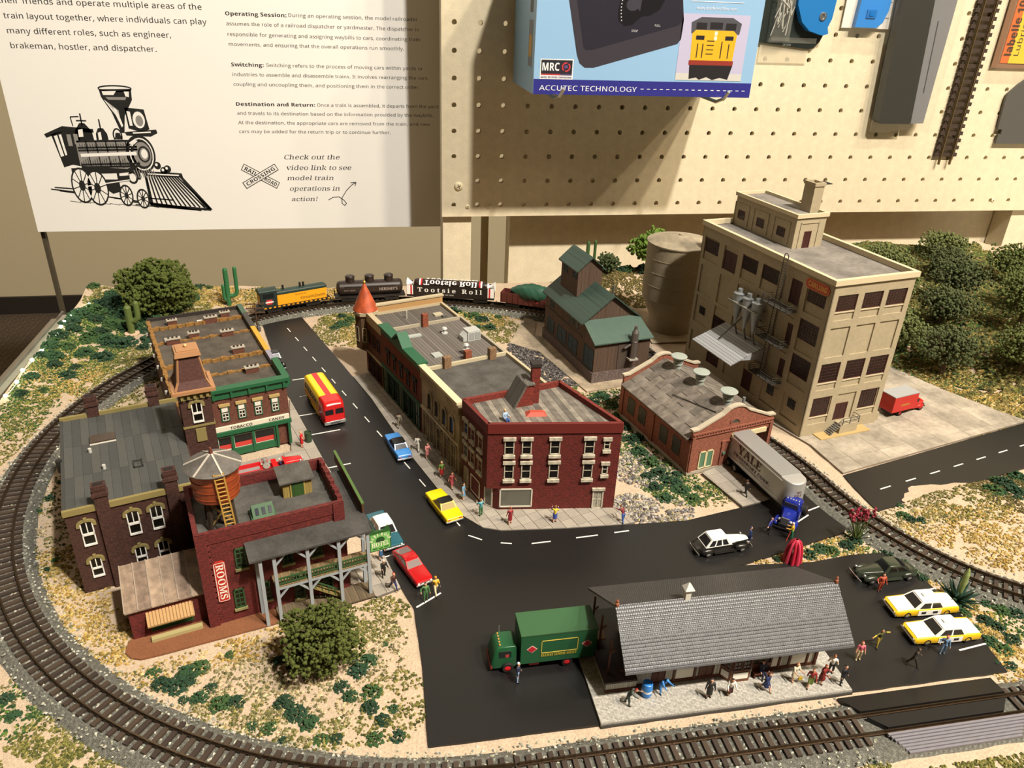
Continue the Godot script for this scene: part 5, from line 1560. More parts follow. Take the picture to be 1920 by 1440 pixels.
func rooftop_row() -> void:
	var dark := glass("16130f", 0.94, 0.25)
	# cream house
	var o := thing("cream_townhouse", "cream stone townhouse with arched windows next to the red corner building", "building", -45, 415, 18.8, 1.2)
	var cream := tx("c3b491", "stain", 70, 0.85)
	row_house_common(o, cream, tx("5a5753", "stain", 55, 0.9), 0.2, 57.8, 52, mt("b8ad90", 0.8))
	bx(o, "front_parapet", cream, -0.9, 44, -57.8, 2.4, 52.6, -0.2); bx(o, "cornice", mt("d8cba6", 0.8), -1.9, 51.2, -57.9, 2.8, 52.9, -0.1)
	bx(o, "belt_course", mt("cdbf9a", 0.8), -1.0, 21.6, -57.8, 0, 23.4, -0.2)
	for k in 4:
		var bc := 10.0 + k * 11.2
		var w := MB.new()
		w.t = left(-0.02)
		var pp := PackedVector2Array([Vector2(bc - 3, 26.5), Vector2(bc + 3, 26.5)])
		for i in 7: pp.append(Vector2(bc + 3 * cos(PI * i / 6.0), 35.4 + 3 * sin(PI * i / 6.0)))
		w.prism(pp, 0, 0.15)
		var wd := part(o, "window", w, dark)
		w = MB.new()
		w.t = left(-0.02)
		for i in 6:
			var a0 := PI * i / 6.0
			var a1 := PI * (i + 1) / 6.0
			w.prism(PackedVector2Array([Vector2(bc + 3 * cos(a0), 35.4 + 3 * sin(a0)), Vector2(bc + 3 * cos(a1), 35.4 + 3 * sin(a1)), Vector2(bc + 4.2 * cos(a1), 35.4 + 4.2 * sin(a1)), Vector2(bc + 4.2 * cos(a0), 35.4 + 4.2 * sin(a0))]), 0, 1.0)
		w.box(bc - 4.2, 26, 0, bc - 3, 35.4, 1.0); w.box(bc + 3, 26, 0, bc + 4.2, 35.4, 1.0); w.box(bc - 4.4, 25.2, 0, bc + 4.4, 26.2, 1.2)
		part(wd, "window_surround", w, cream)
	for k in 5: win(o, left(-0.02), 3.0 + k * 11.0, 1.5, 10.6 + k * 11.0, 20.2, cream, mt("6b5638", 0.7) if k != 2 else dark, 2, 2, 0.8, 1.0, "shopfront_bay")
	for q in [[15, 20], [49, 54]]: bx(o, "chimney", tx("9c7a5c", "brick", 7, 0.85), q[0], 46, -57.6, q[1], 56, -53.6)
	# red and green house
	o = thing("green_cornice_townhouse", "red brick townhouse with a peaked green cornice over the street", "building", -45, 415, 18.8, 1.2)
	var rbrick := tx("934a35", "brick", 7, 0.85)
	row_house_common(o, rbrick, tx("77706a", "slatv", 40, 0.9), 58.2, 130.8, 51, mt("a39a86", 0.8))
	var gm := mt("1f5a3c", 0.5)
	var c := MB.new()
	c.t = left()
	c.prism(V2([58.2, 46, 58.2, 52.6, 84, 52.6, 94, 60.4, 104, 52.6, 130.8, 52.6, 130.8, 46]), -2.4, 0)
	part(o, "front_parapet", c, gm)
	for seg in [[58.2, 52.6, 84, 52.6], [84, 52.6, 94, 60.4], [94, 60.4, 104, 52.6], [104, 52.6, 130.8, 52.6]]:
		c = MB.new()
		c.t = left()
		c.hexa([Vector3(seg[0], seg[1] - 0.4, -5), Vector3(seg[2], seg[3] - 0.4, -5), Vector3(seg[2], seg[3] - 0.4, 2.6), Vector3(seg[0], seg[1] - 0.4, 2.6)], [Vector3(seg[0], seg[1] + 1.2, -5), Vector3(seg[2], seg[3] + 1.2, -5), Vector3(seg[2], seg[3] + 1.2, 2.6), Vector3(seg[0], seg[1] + 1.2, 2.6)])
		part(o, "cornice", c, gm)
	for k in 5:
		var bc := 68.8 + k * 12.4
		var wd := win(o, left(-0.02), bc - 2.6, 26, bc + 2.6, 37, mt("5a2d22", 0.8), dark, 1, 2, 0.5, 0.5)
		bx(wd, "lintel", mt("1c2a22", 0.7), bc - 3.8, 36, 0, bc + 3.8, 38.6, 1.2, left(-0.02))
	bx(o, "shop_cornice", gm, -1.4, 20.6, -130.8, 0, 22.6, -58.2)
	for k in 7: win(o, left(-0.02), 60.4 + k * 10.0, 1.5, 69 + k * 10.0, 20.2, mt("1d4632", 0.6), dark if k % 3 else mt("8a8f86", 0.4), 2, 2, 0.7, 0.9, "shopfront_bay")
	bx(o, "chimney", tx("a0563c", "brick", 7, 0.85), 31, 46, -130, 35.4, 57, -126.4)
	bx(o, "chimney", tx("a0563c", "brick", 7, 0.85), 34, 46, -64.4, 38.6, 54, -60.6)
	var al := mt("c9ccca", 0.4, 0.3)
	var ac := MB.new()
	ac.box(50, 47.2, -98, 60, 54.6, -89); ac.prism(V2([50, 47.2, 46.6, 47.2, 46.6, 50.4, 50, 53.4]), -97, -90)
	var acp := part(o, "roof_air_unit", ac, al)
	ac = MB.new()
	for q in [[51, -93.8], [55.6, -93.8]]: ac.box(q[0], 48.4, -89, q[0] + 3.8, 53.6, -88.7)
	part(acp, "panel", ac, mt("a9adac", 0.4, 0.3))
	for q in [[41, 110, 47.0], [39.6, 71.4, 50.0]]:
		ac = MB.new()
		ac.lathe(Vector3(q[0], q[2], -q[1]), [Vector2(2.4, 0), Vector2(2.4, 0.8), Vector2(1.2, 1.0), Vector2(1.2, 3.2), Vector2(2.2, 3.8), Vector2(1.6, 4.8), Vector2(0, 5.4)], 12)
		part(o, "roof_vent", ac, al)
	for q in [[14, 112, 24, 116], [17, 74, 23.4, 81]]: bx(o, "skylight", mt("a9aeaa", 0.35), q[0], 46.8, -q[3], q[2], 48, -q[1])
	# turret house
	o = thing("turret_house", "red brick corner house with a copper cone turret by the far street end", "building", -45, 415, 18.8, 1.2)
	row_house_common(o, tx("84503c", "brick", 7, 0.85), tx("6b655f", "slatv", 40, 0.9), 131.2, 167, 50, mt("b7a98c", 0.8))
	var tan := mt("b7a98c", 0.8)
	bx(o, "front_parapet", tan, -0.6, 44, -167, 3.6, 51, -131.2)
	bx(o, "far_parapet", mt("b08a5a", 0.8), 2, 45, -168.4, 65, 53.4, -165.6); bx(o, "far_parapet_cap", tan, 0, 53.2, -169.2, 66, 54.4, -165)
	for k in 3:
		win(o, left(-0.02), 136.5 + k * 9.0, 27, 141.5 + k * 9.0, 38, mt("4a2a20", 0.8), dark, 1, 2, 0.5, 0.6)
		win(o, left(-0.02), 134.5 + k * 9.6, 1.5, 142 + k * 9.6, 17, mt("4a2a20", 0.8), dark, 2, 2, 0.7, 0.8, "shopfront_bay")
	bx(o, "belt_course", tan, -0.9, 18.4, -167, 0, 20, -131.2)
	var tc := Vector3(2, 0, -170)
	var t := MB.new()
	t.lathe(tc, [Vector2(0, 14), Vector2(6, 18), Vector2(8.6, 20), Vector2(8.6, 47)], 8, false)
	var tu := part(o, "turret_wall", t, tx("7d6146", "brick", 7, 0.85))
	t = MB.new()
	t.lathe(tc, [Vector2(8.6, 47), Vector2(10.2, 48), Vector2(10.4, 50.4), Vector2(9.4, 51)], 8, false)
	part(tu, "turret_cornice", t, tan)
	t = MB.new()
	t.lathe(tc, [Vector2(9.8, 51), Vector2(0.9, 71), Vector2(0, 71.4)], 16)
	var cone := part(o, "turret_cone", t, tx("c35a35", "stain", 40, 0.45))
	t = MB.new()
	t.lathe(tc, [Vector2(0.4, 71), Vector2(1.2, 72), Vector2(1.3, 72.8), Vector2(0.7, 73.6), Vector2(0.25, 74), Vector2(0.2, 76.5), Vector2(0, 76.8)], 8)
	part(cone, "finial", t, mt("b8963e", 0.35, 0.6))
	for k in 4:
		var a := PI * 0.42 + k * PI * 0.25
		var tt := Transform3D(Basis(Vector3.UP, PI / 2 - a), tc + Vector3(cos(a), 0, sin(a)) * 7.95)
		win(tu, tt, -1.7, 26, 1.7, 38, tan, dark, 1, 2, 0.5, 0.5)
	rod(o, "roof_pipe", mt("a9a49a", 0.6), Vector3(27.5, 45, -150), Vector3(27.5, 52.4, -150), 0.7)
	bx(o, "skylight", mt("b3aa92", 0.6), 49, 45.8, -150, 56, 47, -144)
	bx(o, "roof_hatch", mt("57544f", 0.7), 53.4, 45.8, -142.4, 57, 47.4, -139.4)
func red_corner() -> void:
	var o := thing("red_corner_building", "three-storey dark red brick corner building with cream window trim", "building", 0, 0, 0, 1.2)
	var brick := tx("7c2a22", "brickfine", 9, 0.8)
	var red := mt("68221d", 0.6)
	var trim := tx("d4cbb6", "stain", 14, 0.75)
	var dark := glass("191512", 0.92, 0.2)
	# upper floors overhang the cut street corner
	var up := V2([-33.8, 452, 42.2, 460, 18.8, 404.5, -43.8, 421.5])
	var b := MB.new()
	b.prism(up, 15.4, 55, 1)
	part(o, "upper_wall", b, brick)
	b = MB.new()
	b.prism(V2([-27.0, 452.7, 42.2, 460, 18.8, 404.5, -43.8, 421.5, -36.6, 444.0]), 0, 15.4, 1)
	part(o, "lower_wall", b, brick)
	for k in 4:
		var p := up[k]
		var q := up[(k + 1) % 4]
		var e := (q - p).normalized()
		var n := Vector2(e.y, -e.x) * (-1.0)
		var mid := (up[0] + up[2]) * 0.5
		if n.dot(p - mid) < 0: n = -n
		b = MB.new()
		b.prism(PackedVector2Array([p - e * 0.0 + n * 0.7, q + n * 0.7, q - n * 1.6, p - n * 1.6]), 52.8, 59, 1)
		part(o, "parapet", b, red if k < 1 or k == 3 else tx("93382c", "brickfine", 9, 0.8))
	# roof of single boards, running from the front to the back
	b = MB.new()
	b.prism(V2([-32.6, 451, 40.8, 458.6, 18.4, 406, -42.4, 422]), 54.8, 55.2, 1)
	part(o, "roof_deck", b, mt("55504a", 0.9))
	var rot := Transform2D(deg_to_rad(12), Vector2.ZERO)
	var ins := V2([-32.6, 450.6, 40.2, 458.2, 18.2, 406.4, -42.0, 422.2])
	var tones := [tx("8d867c", "stain", 30, 0.85), tx("7b746b", "stain", 30, 0.85), tx("999185", "stain", 30, 0.85), tx("6b655d", "stain", 30, 0.85)]
	for k in 24:
		var cell := V2([-44 + k * 3.7, 380, -40.45 + k * 3.7, 380, -30.45 + k * 3.7 + 6, 480, -34 + k * 3.7 + 6, 480])
		for piece in Geometry2D.intersect_polygons(ins, cell):
			if piece.size() < 3 or Geometry2D.triangulate_polygon(piece).is_empty(): continue
			b = MB.new()
			b.prism(piece, 55.1, 55.55, 1)
			part(o, "roof_board", b, tones[(k * 7) % 4])
	# stair dormer, chimney, hatch
	b = MB.new()
	b.t = Transform3D(Basis(Vector3.UP, deg_to_rad(12)), Vector3(-10.5, 0, 425))
	b.hexa([Vector3(-5, 55, 4), Vector3(7, 55, 4), Vector3(7, 55, -9), Vector3(-5, 55, -9)], [Vector3(2.4, 69, 4), Vector3(7, 69, 4), Vector3(7, 69, -9), Vector3(2.4, 69, -9)])
	var dm := part(o, "dormer", b, tx("93382c", "brickfine", 9, 0.8))
	b = MB.new()
	b.t = Transform3D(Basis(Vector3.UP, deg_to_rad(12)), Vector3(-10.5, 0, 425))
	b.hexa([Vector3(-6.2, 54.8, 4.8), Vector3(-5, 54.8, 4.8), Vector3(-5, 54.8, -9.8), Vector3(-6.2, 54.8, -9.8)], [Vector3(1.4, 69.6, 4.8), Vector3(2.6, 69.4, 4.8), Vector3(2.6, 69.4, -9.8), Vector3(1.4, 69.6, -9.8)])
	b.box(1.6, 69, -9.8, 7.6, 69.9, 4.8)
	part(dm, "dormer_roof", b, tx("6f6a63", "slatv", 20, 0.8))
	b = MB.new()
	b.box(-3.8, 55, 420.6, 1.0, 80, 425.6)
	part(part(o, "chimney", b, tx("93382c", "brickfine", 9, 0.8)), "chimney_cap", cap_box(-4.4, 79.6, 420, 1.6, 81.6, 426.2), mt("2b2523", 0.8))
	b = MB.new()
	b.t = Transform3D(Basis(Vector3.UP, deg_to_rad(-4)), Vector3(-3.5, 0, 438.5))
	b.hexa([Vector3(-6.5, 55.2, 3.4), Vector3(6.5, 55.2, 3.4), Vector3(6.5, 55.2, -3.4), Vector3(-6.5, 55.2, -3.4)], [Vector3(-3.6, 57.6, 1.4), Vector3(3.6, 57.6, 1.4), Vector3(3.6, 57.6, -1.4), Vector3(-3.6, 57.6, -1.4)])
	part(o, "roof_hatch", b, mt("b24a38", 0.6))
	# front windows
	var ft := Transform3D(Basis(Vector3.UP, deg_to_rad(-6.0)), Vector3(-33.8, 0, 452))
	for q in [[9.4, 38, 48.6, 6.2], [19.3, 38, 48.6, 6.2], [35.4, 38, 48.6, 6.4], [55.2, 38, 48.6, 6.4], [66.4, 41, 48.0, 4.2], [9.6, 21.4, 32.8, 6.2], [19.5, 21.4, 32.8, 6.2], [35.6, 21.4, 32.8, 6.4], [55.4, 21.4, 32.8, 6.4], [66.6, 24, 31.6, 4.2]]: hooded(o, ft, q[0], q[1], q[2], q[3], trim, dark)
	var lt := Transform3D(Basis(Vector3(0.322, 0, 0.947), Vector3.UP, Vector3(-0.947, 0, 0.322)), Vector3(-43.8, 0, 421.5))
	for q in [[2.0, 37, 46.6], [11.0, 37, 46.6], [20.6, 37, 46.6], [2.0, 21.4, 31.0], [11.0, 21.4, 31.0], [20.6, 21.4, 31.0]]: hooded(o, lt, q[0], q[1], q[2], 6.0, trim, dark)
	var pale := mt("cfcabb", 0.5)
	var shopg := glass("6c6a60", 0.8, 0.15)
	win(o, ft, 7.8, 2.2, 27.2, 15.2, pale, shopg, 1, 1, 0.8, 0.6, "shop_window")
	win(o, lt, 12, 2.4, 24, 14.6, pale, shopg, 1, 1, 0.8, 0.6, "shop_window"); win(o, lt, 3, 0.6, 9, 14.6, trim, mt("8b8474", 0.6), 2, 2, 0.7, 0.6, "door")
	var ct := Transform3D(Basis(Vector3(0.74, 0, 0.67), Vector3.UP, Vector3(-0.67, 0, 0.74)), Vector3(-36.6, 0, 444.0))
	win(o, ct, 3.6, 0.4, 9.4, 14.6, pale, shopg, 1, 1, 0.8, 0.4, "corner_door")
	var dr := win(o, ft, 63.0, 0.2, 69.6, 13.4, trim, tx("a8a294", "stain", 10, 0.8), 2, 2, 0.8, 0.6, "door")
	bx(dr, "door_lintel", trim, 62.4, 13.4, 0, 70.2, 15, 1.3, ft)
func cap_box(x0: float, y0: float, z0: float, x1: float, y1: float, z1: float) -> MB:
	var b := MB.new()
	b.box(x0, y0, z0, x1, y1, z1)
	return b
func hooded(o: Node, t: Transform3D, x: float, y0: float, y1: float, w: float, trim: Material, gm: Material) -> void:
	var q := win(o, t, x + 0.3, y0 + 0.6, x + w - 0.3, y1, trim, gm, 1, 2, 0.6, 0.5)
	bx(q, "lintel", trim, x - 0.5, y1 - 0.4, 0, x + w + 0.5, y1 + 1.6, 1.3, t)
	bx(q, "sill", trim, x - 0.3, y0 - 1.4, 0, x + w + 0.3, y0 + 0.4, 1.5, t)
func left_block() -> void:
	var o := thing("shop_block", "brown brick shop block with a green tobacco shop front and flat roofs", "building", -213.4, 380.5, 18.5, 1.0)
	var brick := tx("7a4a3a", "brick", 7, 0.85)
	var tar := tx("5b534a", "stain", 60, 0.92)
	var gold := tx("9c7238", "stain", 12, 0.7)
	var green := mt("1f5c3a", 0.5)
	var w := 66.7
	var edge := [0.0, 32.0, 54.6, 96.4, 124.8, 143.8]
	for k in 5:
		var b0: float = edge[k]
		var b1: float = edge[k + 1]
		var h := 43.0 - (k % 2) * 0.6
		bx(o, "wall", brick, 0, 0, -b1, w, h - 1, -b0)
		bx(o, "roof_deck", tar, 1, h - 1, -b1 + 0.4, w - 1, h - 0.4, -b0 - 0.4)
		if k > 0:
			var g := MB.new()
			for i in 22:   # the rough golden fire wall between two roofs
				var x0 := 0.6 + i * 3.0
				g.box(x0, h - 1, -b0 - 1.0 - 0.4 * sin(i * 2.3), x0 + 3.05, h + 1.3 + 0.4 * sin(i * 1.7), -b0 + 1.0 + 0.4 * cos(i * 3.1))
			part(o, "fire_wall", g, gold)
	bx(o, "far_parapet", mt("2a241f", 0.8), 0, 41, -144.4, w, 45, -142.6)
	var rim := MB.new()
	for k in 36: rim.box(-0.8 - 0.3 * sin(k * 1.9), 40.5, -144 + k * 4.0, 1.6 + 0.4 * cos(k * 2.7), 43.6 + 0.3 * sin(k * 1.3), -140 + k * 4.0)
	part(o, "side_coping", rim, gold)
	for q in [[51.3, 27, 8.5], [49.6, 62, 8], [48.4, 94, 8.5], [26.5, 100, 7], [11.9, 94.5, 9], [42.5, 125, 8.5], [53.7, 131, 6.5], [15.9, 130, 6.5]]:
		var c := bx(o, "chimney", brick, q[0] - q[2] * 0.5, 42, -q[1] - 1.6, q[0] + q[2] * 0.5, 46.4, -q[1] + 1.6)
		bx(c, "chimney_cap", mt("a9a294", 0.8), q[0] - q[2] * 0.5 - 0.5, 46.4, -q[1] - 2.1, q[0] + q[2] * 0.5 + 0.5, 47.2, -q[1] + 2.1)
		for i in 3: rod(c, "chimney_pot", mt("3a2d28", 0.8), Vector3(q[0] - q[2] * 0.3 + i * q[2] * 0.3, 47.2, -q[1]), Vector3(q[0] - q[2] * 0.3 + i * q[2] * 0.3, 48.2, -q[1]), 0.7, -1, 8)
	for q in [[7, 100.5, 15, 104], [33, 127, 37, 129.4]]: bx(o, "skylight", mt("c9cbc6", 0.4), q[0], 42.4, -q[3], q[2], 43.8, -q[1])
	# street side cornices, one colour for each house
	for q in [[0, 32, "1f5c3a", 4.4], [32, 50, "8d8a9a", 2.6], [50, 96, "c99a2c", 3.0], [96, 124, "3a3634", 3.6], [124, 144, "3f5a48", 3.6]]:
		bx(o, "cornice", mt(q[2], 0.55), w - 1.5, 42, -q[1] + 0.2, w + q[3] * 0.6, 48.2 if q[0] < 1 else 46.4, -q[0] - 0.2)
	# front
	var f := front(0.02)
	bx(o, "front_cornice", green, 18, 46.4, -3.2, w + 1.6, 48.6, 2.4); bx(o, "front_frieze", green, 18, 41.4, -0.5, w + 0.8, 46.4, 0.9)
	for k in 5: bx(o, "cornice_bracket", green, 21 + k * 10.8, 41.8, 0.9, 22.4 + k * 10.8, 46.4, 2.0)
	var wood := mt("e1ddd0", 0.6)
	var dk := glass("1d1c1a", 0.92, 0.2)
	var dg := mt("2b5f46", 0.55)
	for x in [24.9, 35.0, 45.2, 55.8]:
		var q := win(o, f, x, 25.4, x + 5, 36.2, dg, dk, 1, 2, 0.6, 0.6)
		bx(q, "lintel", mt("b39a62", 0.7), x - 0.8, 36, 0, x + 5.8, 37.8, 1.2, f); bx(q, "shade", wood, x + 0.6, 32, 0.1, x + 4.4, 35.8, 0.3, f)
		var sb := MB.new()
		sb.t = f
		for e in [[x + 0.5, 25.8, x + 0.9, 31], [x + 4.1, 25.8, x + 4.5, 31], [x + 2.3, 25.8, x + 2.7, 31], [x + 0.5, 25.8, x + 4.5, 26.2], [x + 0.5, 28.3, x + 4.5, 28.7], [x + 0.5, 30.7, x + 4.5, 31.1]]: sb.box(e[0], e[1], 0.1, e[2], e[3], 0.5)
		part(q, "sash", sb, wood)
	var sg := bx(o, "sign_board", mt("ddd6c2", 0.6), 19, 19.0, 0, w - 0.6, 22, 1.6)
	var tb := MB.new()
	tb.text("TOBACCO", bold, Vector3(29, 19.5, 1.7), 1.9, 13.5); tb.text("CANDY", bold, Vector3(53, 19.5, 1.7), 1.9, 10)
	part(sg, "sign_letters", tb, mt("1d1b18", 0.6))
	bx(o, "shop_cornice", green, 18.6, 16.2, 0, w + 0.4, 18.8, 2.6); bx(o, "shop_base", green, 19, 0, 0, 58, 4.6, 1.4)
	for x in [19, 28.6, 41.6, 55.6, 64.6]: bx(o, "shop_column", green, x, 0, 0, x + 1.6, 17, 1.8)
	for q in [[20.6, 28.6], [30.2, 41.6], [43.2, 55.6]]:
		var sw := win(o, f, q[0], 4.8, q[1], 14, wood, dk, 1, 1, 0.35, 0.3, "shop_window")
		bx(sw, "red_drape", mt("c43c34", 0.7), q[0] + 0.5, 5.2, 0.15, q[1] - 0.5, 8.4, 0.3, f)
		win(o, f, q[0], 14.2, q[1], 16.4, green, dk, 2, 1, 0.35, 0.3, "transom")
	win(o, Transform3D(Basis(Vector3.UP, 0.6), Vector3(57.4, 0, 0.2)), 0, 0.6, 7.4, 15.6, green, dk, 2, 2, 1.2, 0.5, "door")
	for x in [57.2, 65]: rod(o, "porch_post", green, Vector3(x, 0, 2.2), Vector3(x, 17, 2.2), 0.8)
	# pipes down the track side
	for k in 7: rod(o, "insulator", mt("d8d6d2", 0.4), Vector3(-2.0, 38, -8 - k * 20.0), Vector3(-2.0, 40, -8 - k * 20.0), 1.2, 0.9, 10)
func brown_house() -> void:
	var o := thing("brown_brick_hall", "brown brick hall with arched windows, four chimneys and a mansard tower", "building", -241.3, 492, 17.4, 0.5)
	var brick := tx("59382f", "brickfine", 9, 0.85)
	var khaki := mt("86794a", 0.7)
	var white := mt("e6e4de", 0.5)
	var dk := glass("15130f", 0.93, 0.2)
	bx(o, "wall", brick, 0, 0, -96, 60.4, 47, 0)
	bx(o, "roof_deck", mt("3a3a38", 0.9), 0.8, 47, -95.4, 59.6, 47.3, -1)
	var tones := [tx("4d4e4c", "grain", 30, 0.85), tx("474846", "grain", 30, 0.85), tx("52534f", "grain", 30, 0.85)]
	for k in 14:   # roof strips
		for j in 3: bx(o, "roof_strip", tones[(k + j * 2) % 3], 0.9 + k * 4.2, 47.2, -95.2 + j * 31.5, 4.98 + k * 4.2, 47.55 + 0.06 * ((k + j) % 2), -63.9 + j * 31.5)
	for z in [[-0.9, 0.9], [-96.9, -95.1]]: bx(o, "coping", khaki, -0.6, 46.6, z[0], 61, 49.7, z[1])
	bx(o, "coping", mt("3a3a38", 0.8), -0.7, 46.6, -95.1, 0.9, 48.2, -0.9)
	for q in [[16.6, 1.0], [47.6, 1.0], [16.6, -95.0], [48.6, -95.0]]:
		var c := MB.new()
		c.box(q[0] - 2.9, 0 if q[1] > 0 else 44, q[1] - 3.2, q[0] + 2.9, 58, q[1] + 0.8)
		c.box(q[0] - 3.6, 54.6, q[1] - 3.9, q[0] + 3.6, 56.4, q[1] + 1.5); c.box(q[0] - 3.2, 58, q[1] - 3.5, q[0] + 3.2, 60.4, q[1] + 1.1)
		bx(part(o, "chimney", c, brick), "flue", mt("1c1412", 0.9), q[0] - 2.2, 60.2, q[1] - 2.5, q[0] + 2.2, 60.6, q[1] + 0.1)
	var f := front(0.03)
	for x in [7.9, 28.0, 38.6]:
		arch_win(o, f, x, 27.6, 5.6, 12.8, khaki, white, dk); arch_win(o, f, x, 8.2, 5.2, 10.4, khaki, white, dk)
	bx(o, "skylight", tx("4a3d33", "grain", 20, 0.4), 13.6, 47.3, -70, 26, 49, -62); bx(o, "skylight_edge", mt("d8d4c8", 0.5), 13.4, 47.3, -62.2, 26.2, 48.2, -61.6)
	for q in [[13.2, 54.3], [19, 34.5]]: rod(o, "roof_pipe", mt("b9b9b4", 0.5), Vector3(q[0], 47, -q[1]), Vector3(q[0], 50, -q[1]), 0.9)
	var hb := MB.new()
	for e in [[32.4, 28.6, 37, 29.2], [32.4, 35, 37, 35.6], [32.4, 28.6, 33, 35.6], [36.4, 28.6, 37, 35.6]]: hb.box(e[0], 47.3, -e[3], e[2], 48.4, -e[1])
	part(o, "hatch_frame", hb, mt("2f302e", 0.7))
	rod(o, "gutter_head", mt("1c1a18", 0.6), Vector3(-1.5, 42, -50), Vector3(-1.5, 49, -50), 1.6)
	# tower
	var tx0 := 60.0
	var t := bx(o, "tower_wall", brick, tx0, 0, -58, tx0 + 15.6, 78, -42)
	bx(o, "tower_frieze", khaki, tx0 - 0.4, 74, -58.4, tx0 + 16, 78.4, -41.6)
	for k in 5: bx(o, "tower_bracket", khaki, tx0 + 0.6 + k * 3.2, 75, -41.6, tx0 + 2.0 + k * 3.2, 78.2, -40.2)
	bx(o, "tower_eave", mt("a97c55", 0.6), tx0 - 3, 78.4, -61, tx0 + 18.6, 80.2, -39)
	bx(o, "tower_belt", khaki, tx0 - 0.4, 57, -58.4, tx0 + 16, 58.2, -41.6)
	var cx := tx0 + 7.8
	var cz := -50.0
	var ring := func(r: float, y: float) -> Array: return [Vector3(cx - r, y, cz + r), Vector3(cx + r, y, cz + r), Vector3(cx + r, y, cz - r), Vector3(cx - r, y, cz - r)]
	var b := MB.new()
	b.hexa(ring.call(9.0, 80.2), ring.call(7.0, 84.4)); b.hexa(ring.call(7.0, 84.4), ring.call(5.0, 98))
	var ms := part(o, "mansard", b, tx("5f3a33", "shingle", 9, 0.7))
	b = MB.new()
	b.hexa(ring.call(6.6, 98), ring.call(6.0, 100.6)); b.box(cx - 5, 100.6, cz - 5, cx + 5, 101.2, cz + 5)
	var cp := part(o, "mansard_cap", b, mt("a97c55", 0.6))
	b = MB.new()
	b.ball(Vector3(cx, 102, cz), Vector3(0.9, 0.9, 0.9))
	part(cp, "finial", b, mt("d9b27a", 0.5))
	for s in [[-1, -1], [1, -1], [1, 1], [-1, 1]]:
		b = MB.new()
		b.bar(Vector3(cx + s[0] * 9, 80.2, cz + s[1] * 9), Vector3(cx + s[0] * 7.05, 84.4, cz + s[1] * 7.05), 0.9); b.bar(Vector3(cx + s[0] * 7.05, 84.4, cz + s[1] * 7.05), Vector3(cx + s[0] * 5.05, 98, cz + s[1] * 5.05), 0.8)
		part(ms, "hip_rib", b, mt("a97c55", 0.6))
	arch_win(o, front(-41.97), tx0 + 7.8, 60, 5.4, 11, khaki, white, dk)
	bx(o, "tower_door", khaki, tx0 + 5.4, 48, -42, tx0 + 10.6, 56, -41.3)
	bx(o, "tower_hatch", mt("3b2a22", 0.8), tx0 - 0.4, 50, -50, tx0, 60, -46)
